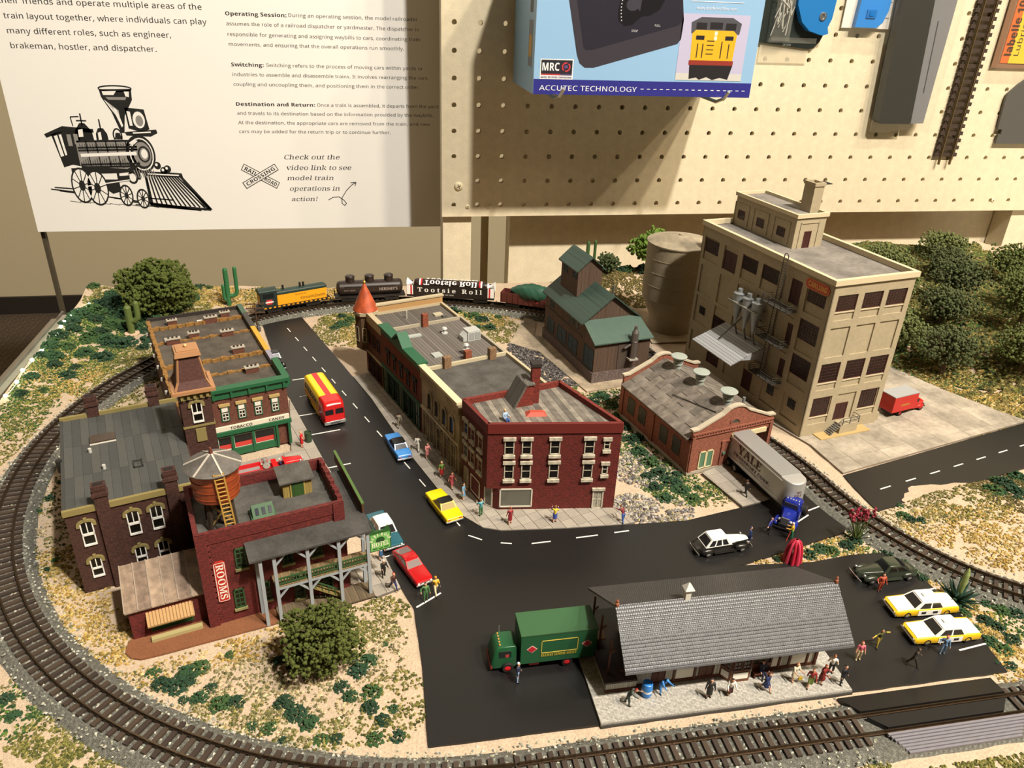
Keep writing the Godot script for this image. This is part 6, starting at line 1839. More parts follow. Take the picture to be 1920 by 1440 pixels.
func hotel() -> void:
	var o := thing("railroad_hotel", "red brick hotel with a two-level wooden veranda and a lean-to", "building", -176.9, 524.9, 16.06, 0.5)
	var brick := tx("7d2e2b", "brickfine", 9, 0.8)
	var grn := mt("2f4f2a", 0.65)
	var dk := glass("14160f", 0.92, 0.2)
	var w := 66.7
	var d := 41.6
	bx(o, "wall", brick, 0, 0, -d, w, 48, 0)
	bx(o, "roof_deck", tx("575551", "stain", 60, 0.9), 2, 48, -d + 2, w - 2, 48.3, -2)
	parapet(o, brick, -0.4, -d - 0.4, w + 0.4, 0.4, 48, 54, 2.2)
	for k in 9: bx(o, "parapet_step", brick, w - 1.8, 54, -d + 2 + k * 4.3, w + 0.4, 55.2 + (k % 2) * 0.8, -d + 4.6 + k * 4.3)
	for x in [[-0.4, 4.4], [61.8, w + 0.4]]: bx(o, "pilaster", brick, x[0], 0, 0, x[1], 54, 1.0)
	var q := MB.new()
	for k in 14: q.box(4.4, 4 + k * 3.4, 0, 5.4, 5.8 + k * 3.4, 0.8)
	part(o, "quoins", q, brick)
	var f := front(0.03)
	for e in [[15.2, 30.6, 20.2, 42], [12.2, 7.4, 17, 18.8], [24.3, 7.6, 28.9, 18.6], [36, 26, 41, 38], [50, 26, 55, 38], [40, 3, 45, 17], [54, 3, 59, 17]]:
		var n := win(o, f, e[0], e[1], e[2], e[3], grn, dk, 2, 4, 0.7, 0.6)
		bx(n, "sill", mt("8a8458", 0.7), e[0] - 0.6, e[1] - 1.2, 0, e[2] + 0.6, e[1], 1.3, f)
	# ROOMS sign, read downwards
	var sg := MB.new()
	sg.prism(V2([5.2, 15, 5.2, 36.4, 6.4, 37.6, 9.4, 37.6, 10.6, 36.4, 10.6, 15, 9.6, 13.9, 6.2, 13.9]), 0.2, 0.8)
	var sb := part(o, "rooms_sign", sg, mt("b52a22", 0.5))
	sg = MB.new()
	sg.t = Transform3D(Basis(Vector3.BACK, -PI / 2), Vector3(6.4, 36, 0.9))
	sg.text("ROOMS", serifb, Vector3(0, 0, 0), 3.2, 20.4)
	part(sb, "sign_letters", sg, mt("eae4d6", 0.6))
	sg = MB.new()
	for e in [[5.5, 14.6, 5.8, 36.6], [10, 14.6, 10.3, 36.6], [5.8, 36.6, 10, 36.9], [5.8, 14.3, 10, 14.6]]: sg.rect(e[0], e[1], e[2], e[3], 0.9)
	part(sb, "sign_border", sg, mt("eae4d6", 0.6))
	# lean-to
	bx(o, "lean_to_wall", brick, -33, 0, -31, 0, 17, -6)
	var lr := MB.new()
	lr.prism(V2([-6, 17, -31, 17, -31, 24]), -33, 0, 2)
	part(o, "lean_to_gable", lr, brick)
	var rust := [tx("a08a76", "stain", 22, 0.6), tx("8f7a6a", "stain", 18, 0.6), tx("ad9680", "stain", 24, 0.6)]
	for k in 6:
		lr = MB.new()
		var x0 := -34.2 + k * 5.75
		lr.hexa([Vector3(x0, 17.2, -4.4), Vector3(x0 + 5.6, 17.2, -4.4), Vector3(x0 + 5.6, 24.2, -31), Vector3(x0, 24.2, -31)], [Vector3(x0, 17.8, -4.4), Vector3(x0 + 5.6, 17.8, -4.4), Vector3(x0 + 5.6, 24.8, -31), Vector3(x0, 24.8, -31)])
		var rp := part(o, "roof_panel", lr, rust[k % 3])
		lr = MB.new()
		lr.bar(Vector3(x0, 18.0, -4.4), Vector3(x0, 25.0, -31), 0.5)
		part(rp, "standing_seam", lr, mt("9a8c7c", 0.6))
	lr = MB.new()
	lr.prism(V2([32, -8, 32, 10.4, -24, 8.2, -31, 7.6, -35, 5, -37, 1, -36, -4, -33.5, -8]), -0.4, 0.5, 1)
	part(o, "yard_slab", lr, tx("8d5a3a", "sand", 30, 0.9))
	var aw := MB.new()
	for k in 14: aw.hexa([Vector3(-26 + k * 1.42, 13.6, -6), Vector3(-24.9 + k * 1.42, 13.6, -6), Vector3(-24.9 + k * 1.42, 9.6, -0.6), Vector3(-26 + k * 1.42, 9.6, -0.6)], [Vector3(-26 + k * 1.42, 14.2, -6), Vector3(-24.9 + k * 1.42, 14.2, -6), Vector3(-24.9 + k * 1.42, 10.2, -0.6), Vector3(-26 + k * 1.42, 10.2, -0.6)])
	var ap := part(o, "awning", aw, mt("b08a58", 0.7))
	aw = MB.new()
	aw.hexa([Vector3(-26, 13.2, -6), Vector3(-5.8, 13.2, -6), Vector3(-5.8, 9.2, -0.7), Vector3(-26, 9.2, -0.7)], [Vector3(-26, 13.6, -6), Vector3(-5.8, 13.6, -6), Vector3(-5.8, 9.6, -0.7), Vector3(-26, 9.6, -0.7)])
	part(ap, "awning_sheet", aw, mt("9a784c", 0.7))
	win(o, front(-5.97), -25, 2.6, -6.6, 12, grn, mt("1f4a22", 0.35), 1, 1, 0.6, 0.5, "shop_window")
	bx(o, "shop_sill", mt("a89c6c", 0.8), -25.6, 0.3, -3.0, -3.4, 2.2, -0.4)
	# veranda
	var grey := mt("9aa0a4", 0.7)
	var deckm := tx("8a7350", "plank", 10, 0.85)
	var tarm := tx("4a4845", "stain", 50, 0.9)
	var vr := MB.new()
	vr.hexa([Vector3(20, 43, 0), Vector3(77, 43, 0), Vector3(77, 40.2, -11.5 + 23), Vector3(20, 40.2, 11.5)], [Vector3(20, 44, 0), Vector3(77, 44, 0), Vector3(77, 41.2, 11.5), Vector3(20, 41.2, 11.5)])
	part(o, "veranda_roof", vr, tarm)
	vr = MB.new()
	vr.box(w + 0.4, 42.6, -d, 77, 43.6, 0)
	part(o, "veranda_roof", vr, tarm)
	bx(o, "roof_board_fence", tx("5a3a22", "plank", 20, 0.8), 76, 43.4, -52, 76.8, 49.4, 0); bx(o, "fence_cap", mt("4f6a34", 0.7), 75.7, 49.2, -52, 77.1, 50, 0)
	for x in [31.0, 46.2, 61.0, 75.2]:
		var ps := bx(o, "veranda_post", grey, x - 0.8, 0, 8.6, x + 0.8, 41, 10.2)
		for s in [-1, 1]:
			if (x < 32 and s < 0) or (x > 75 and s > 0): continue
			for y in [33.5, 14.0]:
				vr = MB.new()
				vr.bar(Vector3(x, y, 9.4), Vector3(x + s * 5.4, y + 6.0, 9.4), 0.8)
				part(ps, "brace", vr, grey)
	for y in [20.5, 40.4]: bx(o, "veranda_beam", grey, 30.4, y - 1.1, 8.9, 76, y + 0.3, 9.9)
	for x in [24.0, 75.2]: bx(o, "veranda_post", grey, x - 0.8, 0, -0.2, x + 0.8, 41, 1.4)
	bx(o, "veranda_post", grey, 24.0, 0, 8.6, 25.6, 41, 10.2)
	for k in 12:
		bx(o, "deck_plank", deckm, 30 + k * 3.9, 20.7, 0.2, 33.8 + k * 3.9, 21.4, 9.8)
		bx(o, "porch_plank", tx("6f604a", "plank", 10, 0.85), 30 + k * 3.9, 0.6, 0.2, 33.8 + k * 3.9, 1.4, 12.4)
	vr = MB.new()
	vr.box(31, 25.2, 9, 75, 25.9, 9.5); vr.box(31, 22.0, 9, 75, 22.5, 9.5)
	var rl := part(o, "veranda_railing", vr, grn)
	for k in 32: bx(rl, "baluster", grn, 31.4 + k * 1.4, 22.4, 9.05, 32.0 + k * 1.4, 25.3, 9.45)
	vr = MB.new()
	for z in [4.6, 7.0]: vr.bar(Vector3(38, 20.8, z), Vector3(62, 1.4, z), 0.6, 1.2)
	var stp := part(o, "veranda_stair", vr, mt("8a7a48", 0.8))
	for k in 13: bx(stp, "step", mt("7c6c40", 0.8), 38.6 + k * 1.85, 19.2 - k * 1.5, 4.6, 40.2 + k * 1.85, 19.7 - k * 1.5, 7.0)
	vr = MB.new()
	vr.bar(Vector3(38, 25.0, 7.2), Vector3(62, 5.6, 7.2), 0.6)
	for k in 8: vr.bar(Vector3(40 + k * 3.0, 19 - k * 2.4, 7.2), Vector3(40 + k * 3.0, 23.6 - k * 2.4, 7.2), 0.4)
	part(stp, "stair_railing", vr, grn)
	# hanging sign over the street corner
	var hs := MB.new()
	hs.prism(V2([77.4, 22, 88.6, 22, 88.6, 33, 87.2, 36.4, 85, 34.2, 80.6, 34.2, 78.8, 36.4, 77.4, 34]), 3.6, 4.4)
	var hp := part(o, "hanging_sign", hs, mt("2c5a2a", 0.5))
	hs = MB.new()
	hs.rect(78, 22.6, 88, 32.6, 4.45)
	part(hp, "sign_panel", hs, mt("6fae5a", 0.6))
	hs = MB.new()
	hs.text("HOTEL", serifb, Vector3(78.5, 24.8, 4.5), 2.6, 9.0)
	var word := "RAILROAD"
	for k in 8:
		var a := PI - (k + 0.5) * PI / 8.0
		hs.t = Transform3D(Basis(Vector3.BACK, a - PI / 2), Vector3(83 + 4.0 * cos(a), 28.0 + 3.2 * sin(a), 4.5))
		hs.text(word[k], serifb, Vector3(-0.6, 0, 0), 1.6, 1.2)
	part(hp, "sign_letters", hs, mt("f2ecd0", 0.6))
	hs = MB.new()
	for e in [[79, 23.3, 81.4, 23.9], [82, 23.1, 84.2, 23.7], [84.8, 23.3, 87.2, 23.9]]: hs.rect(e[0], e[1], e[2], e[3], 4.5)
	for k in 14:
		var a := TAU * k / 14.0
		hs.flat(V2([83 + 2.3 * cos(a), 28.6 + 1.9 * sin(a), 83 + 2.3 * cos(a + 0.46), 28.6 + 1.9 * sin(a + 0.46), 83, 28.6]), 4.48)
	part(hp, "sign_ornament", hs, mt("1f4a1e", 0.6))
	# rooftop
	var sk := MB.new()
	sk.hexa([Vector3(25.6, 48.3, -7), Vector3(37, 48.3, -7), Vector3(37, 48.3, -17), Vector3(25.6, 48.3, -17)], [Vector3(25.6, 49.8, -7), Vector3(37, 49.8, -7), Vector3(37, 49.8, -17), Vector3(25.6, 49.8, -17)])
	sk.prism(V2([-7.6, 49.8, -16.4, 49.8, -12, 55]), 26.4, 36.2, 2)
	var skp := part(o, "roof_skylight", sk, mt("37593a", 0.6))
	for k in 3:
		sk = MB.new()
		sk.hexa([Vector3(27.8 + k * 3, 51.0, -8.5), Vector3(29.4 + k * 3, 51.0, -8.5), Vector3(29.4 + k * 3, 53.6, -10.7), Vector3(27.8 + k * 3, 53.6, -10.7)], [Vector3(27.8 + k * 3, 51.2, -8.4), Vector3(29.4 + k * 3, 51.2, -8.4), Vector3(29.4 + k * 3, 53.8, -10.6), Vector3(27.8 + k * 3, 53.8, -10.6)])
		part(skp, "pane", sk, glass("20283a", 0.85, 0.1))
	var hw := bx(o, "roof_shed", tx("a08a4a", "plank", 12, 0.8), 43, 48.3, -31, 57, 57.6, -21)
	sk = MB.new()
	sk.hexa([Vector3(41.4, 57, -19.4), Vector3(58.4, 57, -19.4), Vector3(58.4, 59.4, -32.6), Vector3(41.4, 59.4, -32.6)], [Vector3(41.4, 57.8, -19.4), Vector3(58.4, 57.8, -19.4), Vector3(58.4, 60.2, -32.6), Vector3(41.4, 60.2, -32.6)])
	part(hw, "shed_roof", sk, tx("55524d", "stain", 40, 0.85))
	bx(hw, "shed_door", tx("33551f", "plank", 6, 0.7), 47, 48.4, -21, 53, 56.2, -20.6)
	for s in [46.4, 53.0]: bx(hw, "door_jamb", mt("a08a4a", 0.8), s, 48.4, -21, s + 0.6, 56.8, -20.4)
func water_tower() -> void:
	var th := deg_to_rad(16.06)
	var c := Vector2(-176.9, 524.9) + Vector2(cos(th), -sin(th)) * 13.2 + Vector2(-sin(th), -cos(th)) * 14.6
	var o := thing("water_tank", "rust orange rooftop water tank with ladder on dark wooden legs", "water tank", c.x, c.y, 16.06, 48.8)
	var b := MB.new()
	b.lathe(Vector3.ZERO, [Vector2(9.6, 16), Vector2(9.9, 16.4), Vector2(10.6, 32), Vector2(0, 32.2)], 28)
	var tk := part(o, "tank", b, tx("a34a22", "stain", 60, 0.5))
	for y in [18.4, 22.4, 26.6, 30.6]:
		b = MB.new()
		var r: float = 9.95 + (y - 16.4) * 0.045
		b.lathe(Vector3.ZERO, [Vector2(r, y - 0.25), Vector2(r + 0.25, y - 0.2), Vector2(r + 0.25, y + 0.2), Vector2(r, y + 0.25)], 28)
		part(tk, "hoop", b, mt("8d3c1a", 0.5))
	b = MB.new()
	b.lathe(Vector3.ZERO, [Vector2(12.4, 31.6), Vector2(12.6, 32.1), Vector2(0.8, 37.4), Vector2(0, 37.6)], 28)
	var rf := part(o, "tank_roof", b, tx("6e6964", "stain", 60, 0.7))
	for k in 6:
		var a := TAU * k / 6.0 + 0.3
		b = MB.new()
		b.bar(Vector3(12.4 * cos(a), 32.3, 12.4 * sin(a)), Vector3(0.8 * cos(a), 37.6, 0.8 * sin(a)), 0.8, 0.4)
		part(rf, "rib", b, mt("b9b2a6", 0.7))
	rod(rf, "finial", mt("6a3a2c", 0.6), Vector3(0, 37, 0), Vector3(0, 40.4, 0), 1.1, 0.6)
	var wood := tx("3a2a1c", "plank", 8, 0.85)
	for k in 4:
		var a := PI / 4 + k * PI / 2
		b = MB.new()
		b.bar(Vector3(7.6 * cos(a), 0, 7.6 * sin(a)), Vector3(6.6 * cos(a), 16, 6.6 * sin(a)), 1.8)
		part(o, "leg", b, wood)
		var a2 := a + PI / 2
		b = MB.new()
		b.bar(Vector3(7.4 * cos(a), 2, 7.4 * sin(a)), Vector3(6.8 * cos(a2), 14, 6.8 * sin(a2)), 0.8); b.bar(Vector3(7.4 * cos(a2), 2, 7.4 * sin(a2)), Vector3(6.8 * cos(a), 14, 6.8 * sin(a)), 0.8)
		part(o, "cross_brace", b, mt("7a6238", 0.8))
	rod(o, "riser_pipe", mt("3a3430", 0.7), Vector3(0, 0, 0), Vector3(0, 16, 0), 1.6)
	b = MB.new()
	for s in [-2.0, 2.0]: b.bar(Vector3(3 + s, 0, 11.5), Vector3(1 + s, 33.2, 11.5), 0.7)
	var ld := part(o, "ladder", b, mt("a9843a", 0.7))
	for k in 15: rod(ld, "rung", mt("a9843a", 0.7), Vector3(0.95 - k * 0.13, 1.6 + k * 2.2, 11.5), Vector3(4.95 - k * 0.13, 1.6 + k * 2.2, 11.5), 0.35, -1, 6)
func depot() -> void:
	var o := thing("platform", "light grey station platform of small pavers along the front track", "platform", 0, 0)
	var b := MB.new()
	b.box(-8.6, -0.4, 556, 108.5, 2.2, 606.8)
	part(o, "slab", b, tx("bfbbb2", "shingle", 12, 0.85))
	bx(o, "edge", mt("3a3733", 0.8), -8.6, -0.4, 606.8, 108.5, 1.2, 607.4)
	o = thing("station", "small white wooden station with brown trim under a big grey roof", "building", 0, 0, 0, 2.2)
	var white := tx("e0ddd0", "slatv", 14, 0.75)
	var brown := mt("5a2f1c", 0.6)
	var dkbrown := tx("35201a", "slatv", 16, 0.55)
	bx(o, "wall", white, 12, 0, 562, 99, 22, 590)
	b = MB.new()
	b.prism(V2([560, 20, 592, 20, 583, 41]), 12, 99, 2)
	part(o, "gable_wall", b, tx("4a2a1a", "slatv", 14, 0.75))
	# freight dock
	bx(o, "dock", white, -2, 0, 558, 12, 5, 591); bx(o, "dock_floor", dkbrown, -3, 5, 557, 12, 6, 591.6); bx(o, "dock_sill", brown, -2.6, 0, 591, 12, 1, 591.6)
	bx(o, "base_rail", brown, 12, 0, 590, 99, 1.3, 590.6)
	var roofm := tx("606268", "shingle", 17, 0.36, 0.25)
	b = MB.new()
	b.hexa([Vector3(1.0, 22.4, 602), Vector3(106.2, 22.4, 602), Vector3(104.4, 42.2, 583.4), Vector3(0.4, 42.2, 583.4)], [Vector3(1.0, 23.2, 602.4), Vector3(106.2, 23.2, 602.4), Vector3(104.4, 43, 583.6), Vector3(0.4, 43, 583.6)])
	part(o, "front_roof", b, roofm)
	b = MB.new()
	b.hexa([Vector3(0.4, 42.0, 583.4), Vector3(104.4, 42.0, 583.4), Vector3(104.4, 24.6, 553), Vector3(-1.6, 24.6, 553)], [Vector3(0.4, 42.8, 583.5), Vector3(104.4, 42.8, 583.5), Vector3(104.4, 25.4, 552.6), Vector3(-1.6, 25.4, 552.6)])
	part(o, "back_roof", b, tx("4c4a48", "shingle", 15, 0.45, 0.25))
	bx(o, "eave_board", mt("6c6e72", 0.5), 1, 22.0, 602, 106.2, 23.1, 602.5)
	for x in [1.2, 103.6]:
		b = MB.new()
		b.lathe(Vector3(x, 42.6, 583.5), [Vector2(1, 0), Vector2(1, 1.4), Vector2(0.5, 2), Vector2(0.7, 2.8), Vector2(0, 3.8)], 8)
		part(o, "ridge_finial", b, mt("8a5238", 0.6))
	b = MB.new()
	b.box(31.6, 40, 582, 34, 48, 584.4)
	b.hexa([Vector3(30.6, 48, 585.4), Vector3(35, 48, 585.4), Vector3(35, 48, 581), Vector3(30.6, 48, 581)], [Vector3(32.6, 51, 583.4), Vector3(33, 51, 583.4), Vector3(33, 51, 583), Vector3(32.6, 51, 583)])
	part(o, "roof_vent", b, mt("d6d3c8", 0.6))
	var f := front(590.02)
	var dk := glass("2a1c14", 0.9, 0.2)
	for q in [[19, 25.6], [41.5, 48.6]]: win(o, f, q[0], 0.8, q[1], 14, brown, tx("6a3a22", "slatv", 6, 0.6), 2, 2, 0.6, 0.5, "door")
	for q in [[30, 39], [76.5, 80], [86, 94]]:
		win(o, f, q[0], 8.6, q[1], 14.4, brown, dk, 4, 2, 0.6, 0.6); bx(o, "white_panel", mt("ece8dc", 0.7), q[0] + 0.4, 2, 590, q[1] - 0.4, 7.6, 590.4); bx(o, "brown_post", brown, q[0] - 0.9, 0, 590, q[0], 15, 590.7); bx(o, "brown_post", brown, q[1], 0, 590, q[1] + 0.9, 15, 590.7)
	bx(o, "brown_post", brown, 98.2, 0, 590, 99.4, 15, 590.8)
	# bay window
	b = MB.new()
	b.prism(V2([51.5, 590, 54.8, 594.6, 64, 594.6, 67.4, 590]), 0, 16, 1)
	var bay := part(o, "bay", b, mt("6b3d20", 0.6))
	var bt := [[Transform3D(Basis(), Vector3(54.8, 0, 594.62)), 9.2], [Transform3D(Basis(Vector3(0.583, 0, 0.812), Vector3.UP, Vector3(-0.812, 0, 0.583)), Vector3(51.5, 0, 590.02)), 5.6], [Transform3D(Basis(Vector3(0.594, 0, -0.804), Vector3.UP, Vector3(0.804, 0, 0.594)), Vector3(64, 0, 594.62)), 5.6]]
	for e in bt:
		var ww: float = e[1]
		win(bay, e[0], 0.4, 7.4, ww * 0.5 - 0.2, 15, brown, dk, 2, 3, 0.45, 0.5); win(bay, e[0], ww * 0.5 + 0.2, 7.4, ww - 0.4, 15, brown, dk, 2, 3, 0.45, 0.5); bx(bay, "white_panel", mt("ece8dc", 0.7), 1.0, 2, 0, ww - 1.0, 5.6, 0.3, e[0])
	for x in [6.0, 40.0, 72.0, 98.0]:
		b = MB.new()
		b.bar(Vector3(x, 10, 590.4) if x > 12 else Vector3(x, 6, 586), Vector3(x, 22, 602), 0.7)
		part(o, "eave_bracket", b, brown)
	for x in [[-0.8, 12]]:
		b = MB.new()
		for z in [560.0, 572.0, 586.0]: b.bar(Vector3(0, 6, z), Vector3(0, 26, z), 0.8); b.bar(Vector3(0, 18, z), Vector3(0, 25, z + 5), 0.6)
		part(o, "dock_posts", b, brown)
	bx(o, "hand_cart", mt("8a6a48", 0.7), -1, 8, 564, 4, 8.8, 569)
	o = thing("bench", "dark brown waiting bench against the station wall", "bench", 70.5, 592.3, 0, 2.2)
	bx(o, "seat", brown, -3.6, 2.2, -1, 5.4, 2.8, 2.2); bx(o, "backrest", brown, -3.6, 2.8, -1.3, 5.4, 6.2, -0.8)
	for x in [-3.6, 4.8]: bx(o, "leg", brown, x, 0, -1, x + 0.6, 2.2, 2)
	o = thing("barrel", "bright blue and white barrel on the station platform", "barrel", 15.2, 595.5, 0, 2.2)
	b = MB.new()
	b.lathe(Vector3.ZERO, [Vector2(0, 0), Vector2(1.9, 0), Vector2(2.3, 1.5), Vector2(2.35, 3)], 14)
	part(o, "lower_body", b, mt("2f7fd0", 0.4))
	b = MB.new()
	b.lathe(Vector3.ZERO, [Vector2(2.35, 3), Vector2(2.4, 4.2)], 14)
	part(o, "white_band", b, mt("e6e8ea", 0.5))
	b = MB.new()
	b.lathe(Vector3.ZERO, [Vector2(2.4, 4.2), Vector2(2.4, 5.6), Vector2(2.2, 7.6), Vector2(1.9, 7.8), Vector2(1.8, 7.2), Vector2(0, 7.1)], 14)
	part(o, "upper_body", b, mt("2f7fd0", 0.4))
	o = thing("trash_bin", "dark green trash bin on the corner of the tobacco shop sidewalk", "bin", -139.5, 361.5, 0, 1.4)
	b = MB.new()
	b.lathe(Vector3.ZERO, [Vector2(0, 0), Vector2(2.2, 0), Vector2(2.4, 6.6), Vector2(2.6, 6.8), Vector2(2.6, 7.4), Vector2(2.2, 7.4), Vector2(2.0, 6), Vector2(0, 6)], 14)
	part(o, "body", b, mt("33452f", 0.6))
# ---- road vehicles: local z points forward, x to the vehicle's left side
func wheel(p: Node, x: float, y: float, z: float, r: float, w: float, hub: Material) -> void:
	var b := MB.new()
	b.t = Transform3D(Basis(Vector3.BACK, PI / 2), Vector3(x, y, z))
	b.lathe(Vector3.ZERO, [Vector2(r * 0.6, -w / 2), Vector2(r * 0.92, -w / 2), Vector2(r, -w * 0.3), Vector2(r, w * 0.3), Vector2(r * 0.92, w / 2), Vector2(r * 0.6, w / 2)], 14)
	var o := part(p, "wheel", b, mt("171513", 0.8))
	b = MB.new()
	b.t = Transform3D(Basis(Vector3.BACK, PI / 2), Vector3(x, y, z))
	b.lathe(Vector3.ZERO, [Vector2(0, -w * 0.46), Vector2(r * 0.3, -w * 0.46), Vector2(r * 0.62, -w * 0.36), Vector2(r * 0.62, w * 0.36), Vector2(r * 0.3, w * 0.46), Vector2(0, w * 0.46)], 12)
	part(o, "hub", b, hub)
# a body skin through stations [z, half width, bottom, top, edge roundness]
func hull(st: Array) -> MB:
	var rings := []
	for s in st:
		var z: float = s[0]
		var w: float = s[1]
		var a: float = s[2]
		var t: float = s[3]
		var r: float = s[4] if s.size() > 4 else 0.7
		rings.append([Vector3(-w * 0.9, a, z), Vector3(-w, a + 0.5, z), Vector3(-w, lerpf(a, t, 0.6), z), Vector3(-w + r * 0.35, t - r * 0.35, z), Vector3(-w + r * 1.3, t, z), Vector3(0, t + r * 0.12, z), Vector3(w - r * 1.3, t, z), Vector3(w - r * 0.35, t - r * 0.35, z), Vector3(w, lerpf(a, t, 0.6), z), Vector3(w, a + 0.5, z), Vector3(w * 0.9, a, z)])
	var b := MB.new()
	b.loft(rings)
	return b
# the glazed upper part: [rear z at belt, rear z at roof, front z at roof, front z at belt], half widths, heights
func cabin(o: Node, z: Array, w0: float, w1: float, y0: float, y1: float, roof: Material, post: Material, gl: Material, doors: int = 2) -> void:
	var b := MB.new()
	b.hexa([Vector3(-w0, y0, z[3]), Vector3(w0, y0, z[3]), Vector3(w0, y0, z[0]), Vector3(-w0, y0, z[0])], [Vector3(-w1, y1 - 0.5, z[2]), Vector3(w1, y1 - 0.5, z[2]), Vector3(w1, y1 - 0.5, z[1]), Vector3(-w1, y1 - 0.5, z[1])])
	var c := part(o, "cabin", b, post)
	b = hull([[z[1] - 0.2, w1 * 0.8, y1 - 0.9, y1 - 0.35, 0.5], [z[1] + 0.5, w1 + 0.05, y1 - 0.9, y1, 0.6], [z[2] - 0.5, w1 + 0.05, y1 - 0.9, y1, 0.6], [z[2] + 0.2, w1 * 0.8, y1 - 0.9, y1 - 0.35, 0.5]])
	part(o, "roof", b, roof)
	# windscreen, rear window, side windows: panes just proud of the posts
	var f := func(u: float, v: float, s: float) -> Vector3:   # u along the side, v up, s = side
		var za := lerpf(z[0], z[1], v)
		var zb := lerpf(z[3], z[2], v)
		return Vector3(s * (lerpf(w0, w1, v) + 0.06), lerpf(y0, y1 - 0.5, v), lerpf(za, zb, u))
	for s in [-1.0, 1.0]:
		for k in doors:
			var u0 := 0.08 + k * (0.86 / doors)
			var u1 := u0 + 0.86 / doors - 0.06
			b = MB.new()
			b.quad(f.call(u0, 0.12, s), f.call(u1, 0.12, s), f.call(u1, 0.86, s), f.call(u0, 0.86, s), Vector3(s, 0.2, 0))
			part(c, "side_window", b, gl)
	for e in [[z[3], z[2], 1.0, "windscreen"], [z[0], z[1], -1.0, "rear_window"]]:
		b = MB.new()
		var p := []
		for q in [[-0.86, 0.1], [0.86, 0.1], [0.84, 0.88], [-0.84, 0.88]]: p.append(Vector3(lerpf(w0, w1, q[1]) * q[0], lerpf(y0, y1 - 0.5, q[1]), lerpf(e[0], e[1], q[1]) + 0.07 * e[2]))
		b.quad(p[0], p[1], p[2], p[3], Vector3(0, 0.3, e[2]))
		part(c, e[3], b, gl)
func bumper(o: Node, m: Material, w: float, y: float, z: float, h: float = 0.9) -> void:
	var b := MB.new()
	b.loft([[Vector3(-w, y - h / 2, z * 0.985), Vector3(-w, y + h / 2, z * 0.985), Vector3(-w, y + h / 2, z * 0.96), Vector3(-w, y - h / 2, z * 0.96)], [Vector3(-w * 0.7, y - h / 2, z), Vector3(-w * 0.7, y + h / 2, z), Vector3(-w * 0.7, y + h / 2, z * 0.97), Vector3(-w * 0.7, y - h / 2, z * 0.97)], [Vector3(w * 0.7, y - h / 2, z), Vector3(w * 0.7, y + h / 2, z), Vector3(w * 0.7, y + h / 2, z * 0.97), Vector3(w * 0.7, y - h / 2, z * 0.97)], [Vector3(w, y - h / 2, z * 0.985), Vector3(w, y + h / 2, z * 0.985), Vector3(w, y + h / 2, z * 0.96), Vector3(w, y - h / 2, z * 0.96)]])
	part(o, "bumper", b, m)
func lamp_pair(o: Node, called: String, m: Material, x: float, y: float, z: float, r: Vector3) -> void:
	for s in [-1, 1]:
		var b := MB.new()
		b.ball(Vector3(s * x, y, z), r, 8, 5)
		part(o, called, b, m)
# a post-war saloon
func sedan(label: String, x: float, z: float, turn: float, L: float, W: float, body: Material, roof: Material, opt: Dictionary = {}) -> Node3D:
	var o := thing("car", label, "car", x, z, turn, 0.85)
	var h := L / 2
	var w := W / 2
	var chrome := mt("c9c8c4", 0.25, 0.8)
	var gl: Material = opt.get("glass", glass("15161a", 0.9, 0.08))
	var by: float = opt.get("belt", 5.2)
	var fin: float = opt.get("fin", 0.0)
	part(o, "body", hull([[-h, w * 0.86, 1.7, by - 1.0, 0.5], [-h + 0.8, w * 0.96, 1.3, by - 0.2 + fin * 0.6, 0.5], [-h * 0.55, w, 1.2, by + fin * 0.2, 0.6], [-h * 0.1, w, 1.2, by, 0.7], [h * 0.4, w, 1.2, by - 0.1, 0.7], [h - 1.2, w * 0.97, 1.2, by - 0.5, 0.7], [h, w * 0.86, 1.5, by - 1.3, 0.6]]), body)
	cabin(o, opt.get("cab", [-h * 0.56, -h * 0.34, h * 0.14, h * 0.4]), w * 0.9, w * 0.74, by - 0.4, opt.get("top", 8.8), roof, opt.get("posts", body), gl)
	for s in [-1, 1]:
		for zz in [-h * 0.6, h * 0.62]: wheel(o, s * (w - 0.8), 2.0, zz, 2.0, 1.6, chrome)
	bumper(o, chrome, w * 0.96, 2.3, h + 0.4); bumper(o, chrome, w * 0.96, 2.3, -h - 0.4)
	lamp_pair(o, "headlight", mt("e8e6dc", 0.2), w * 0.7, by - 2.0, h - 0.1, Vector3(0.7, 0.7, 0.5))
	lamp_pair(o, "tail_light", mt("b51a14", 0.3), w * 0.62, by - 1.6, -h + 0.05, Vector3(1.1, 0.45, 0.35))
	bx(o, "grille", chrome, -w * 0.5, 2.6, h - 0.3, w * 0.5, 3.3, h + 0.15)
	return o
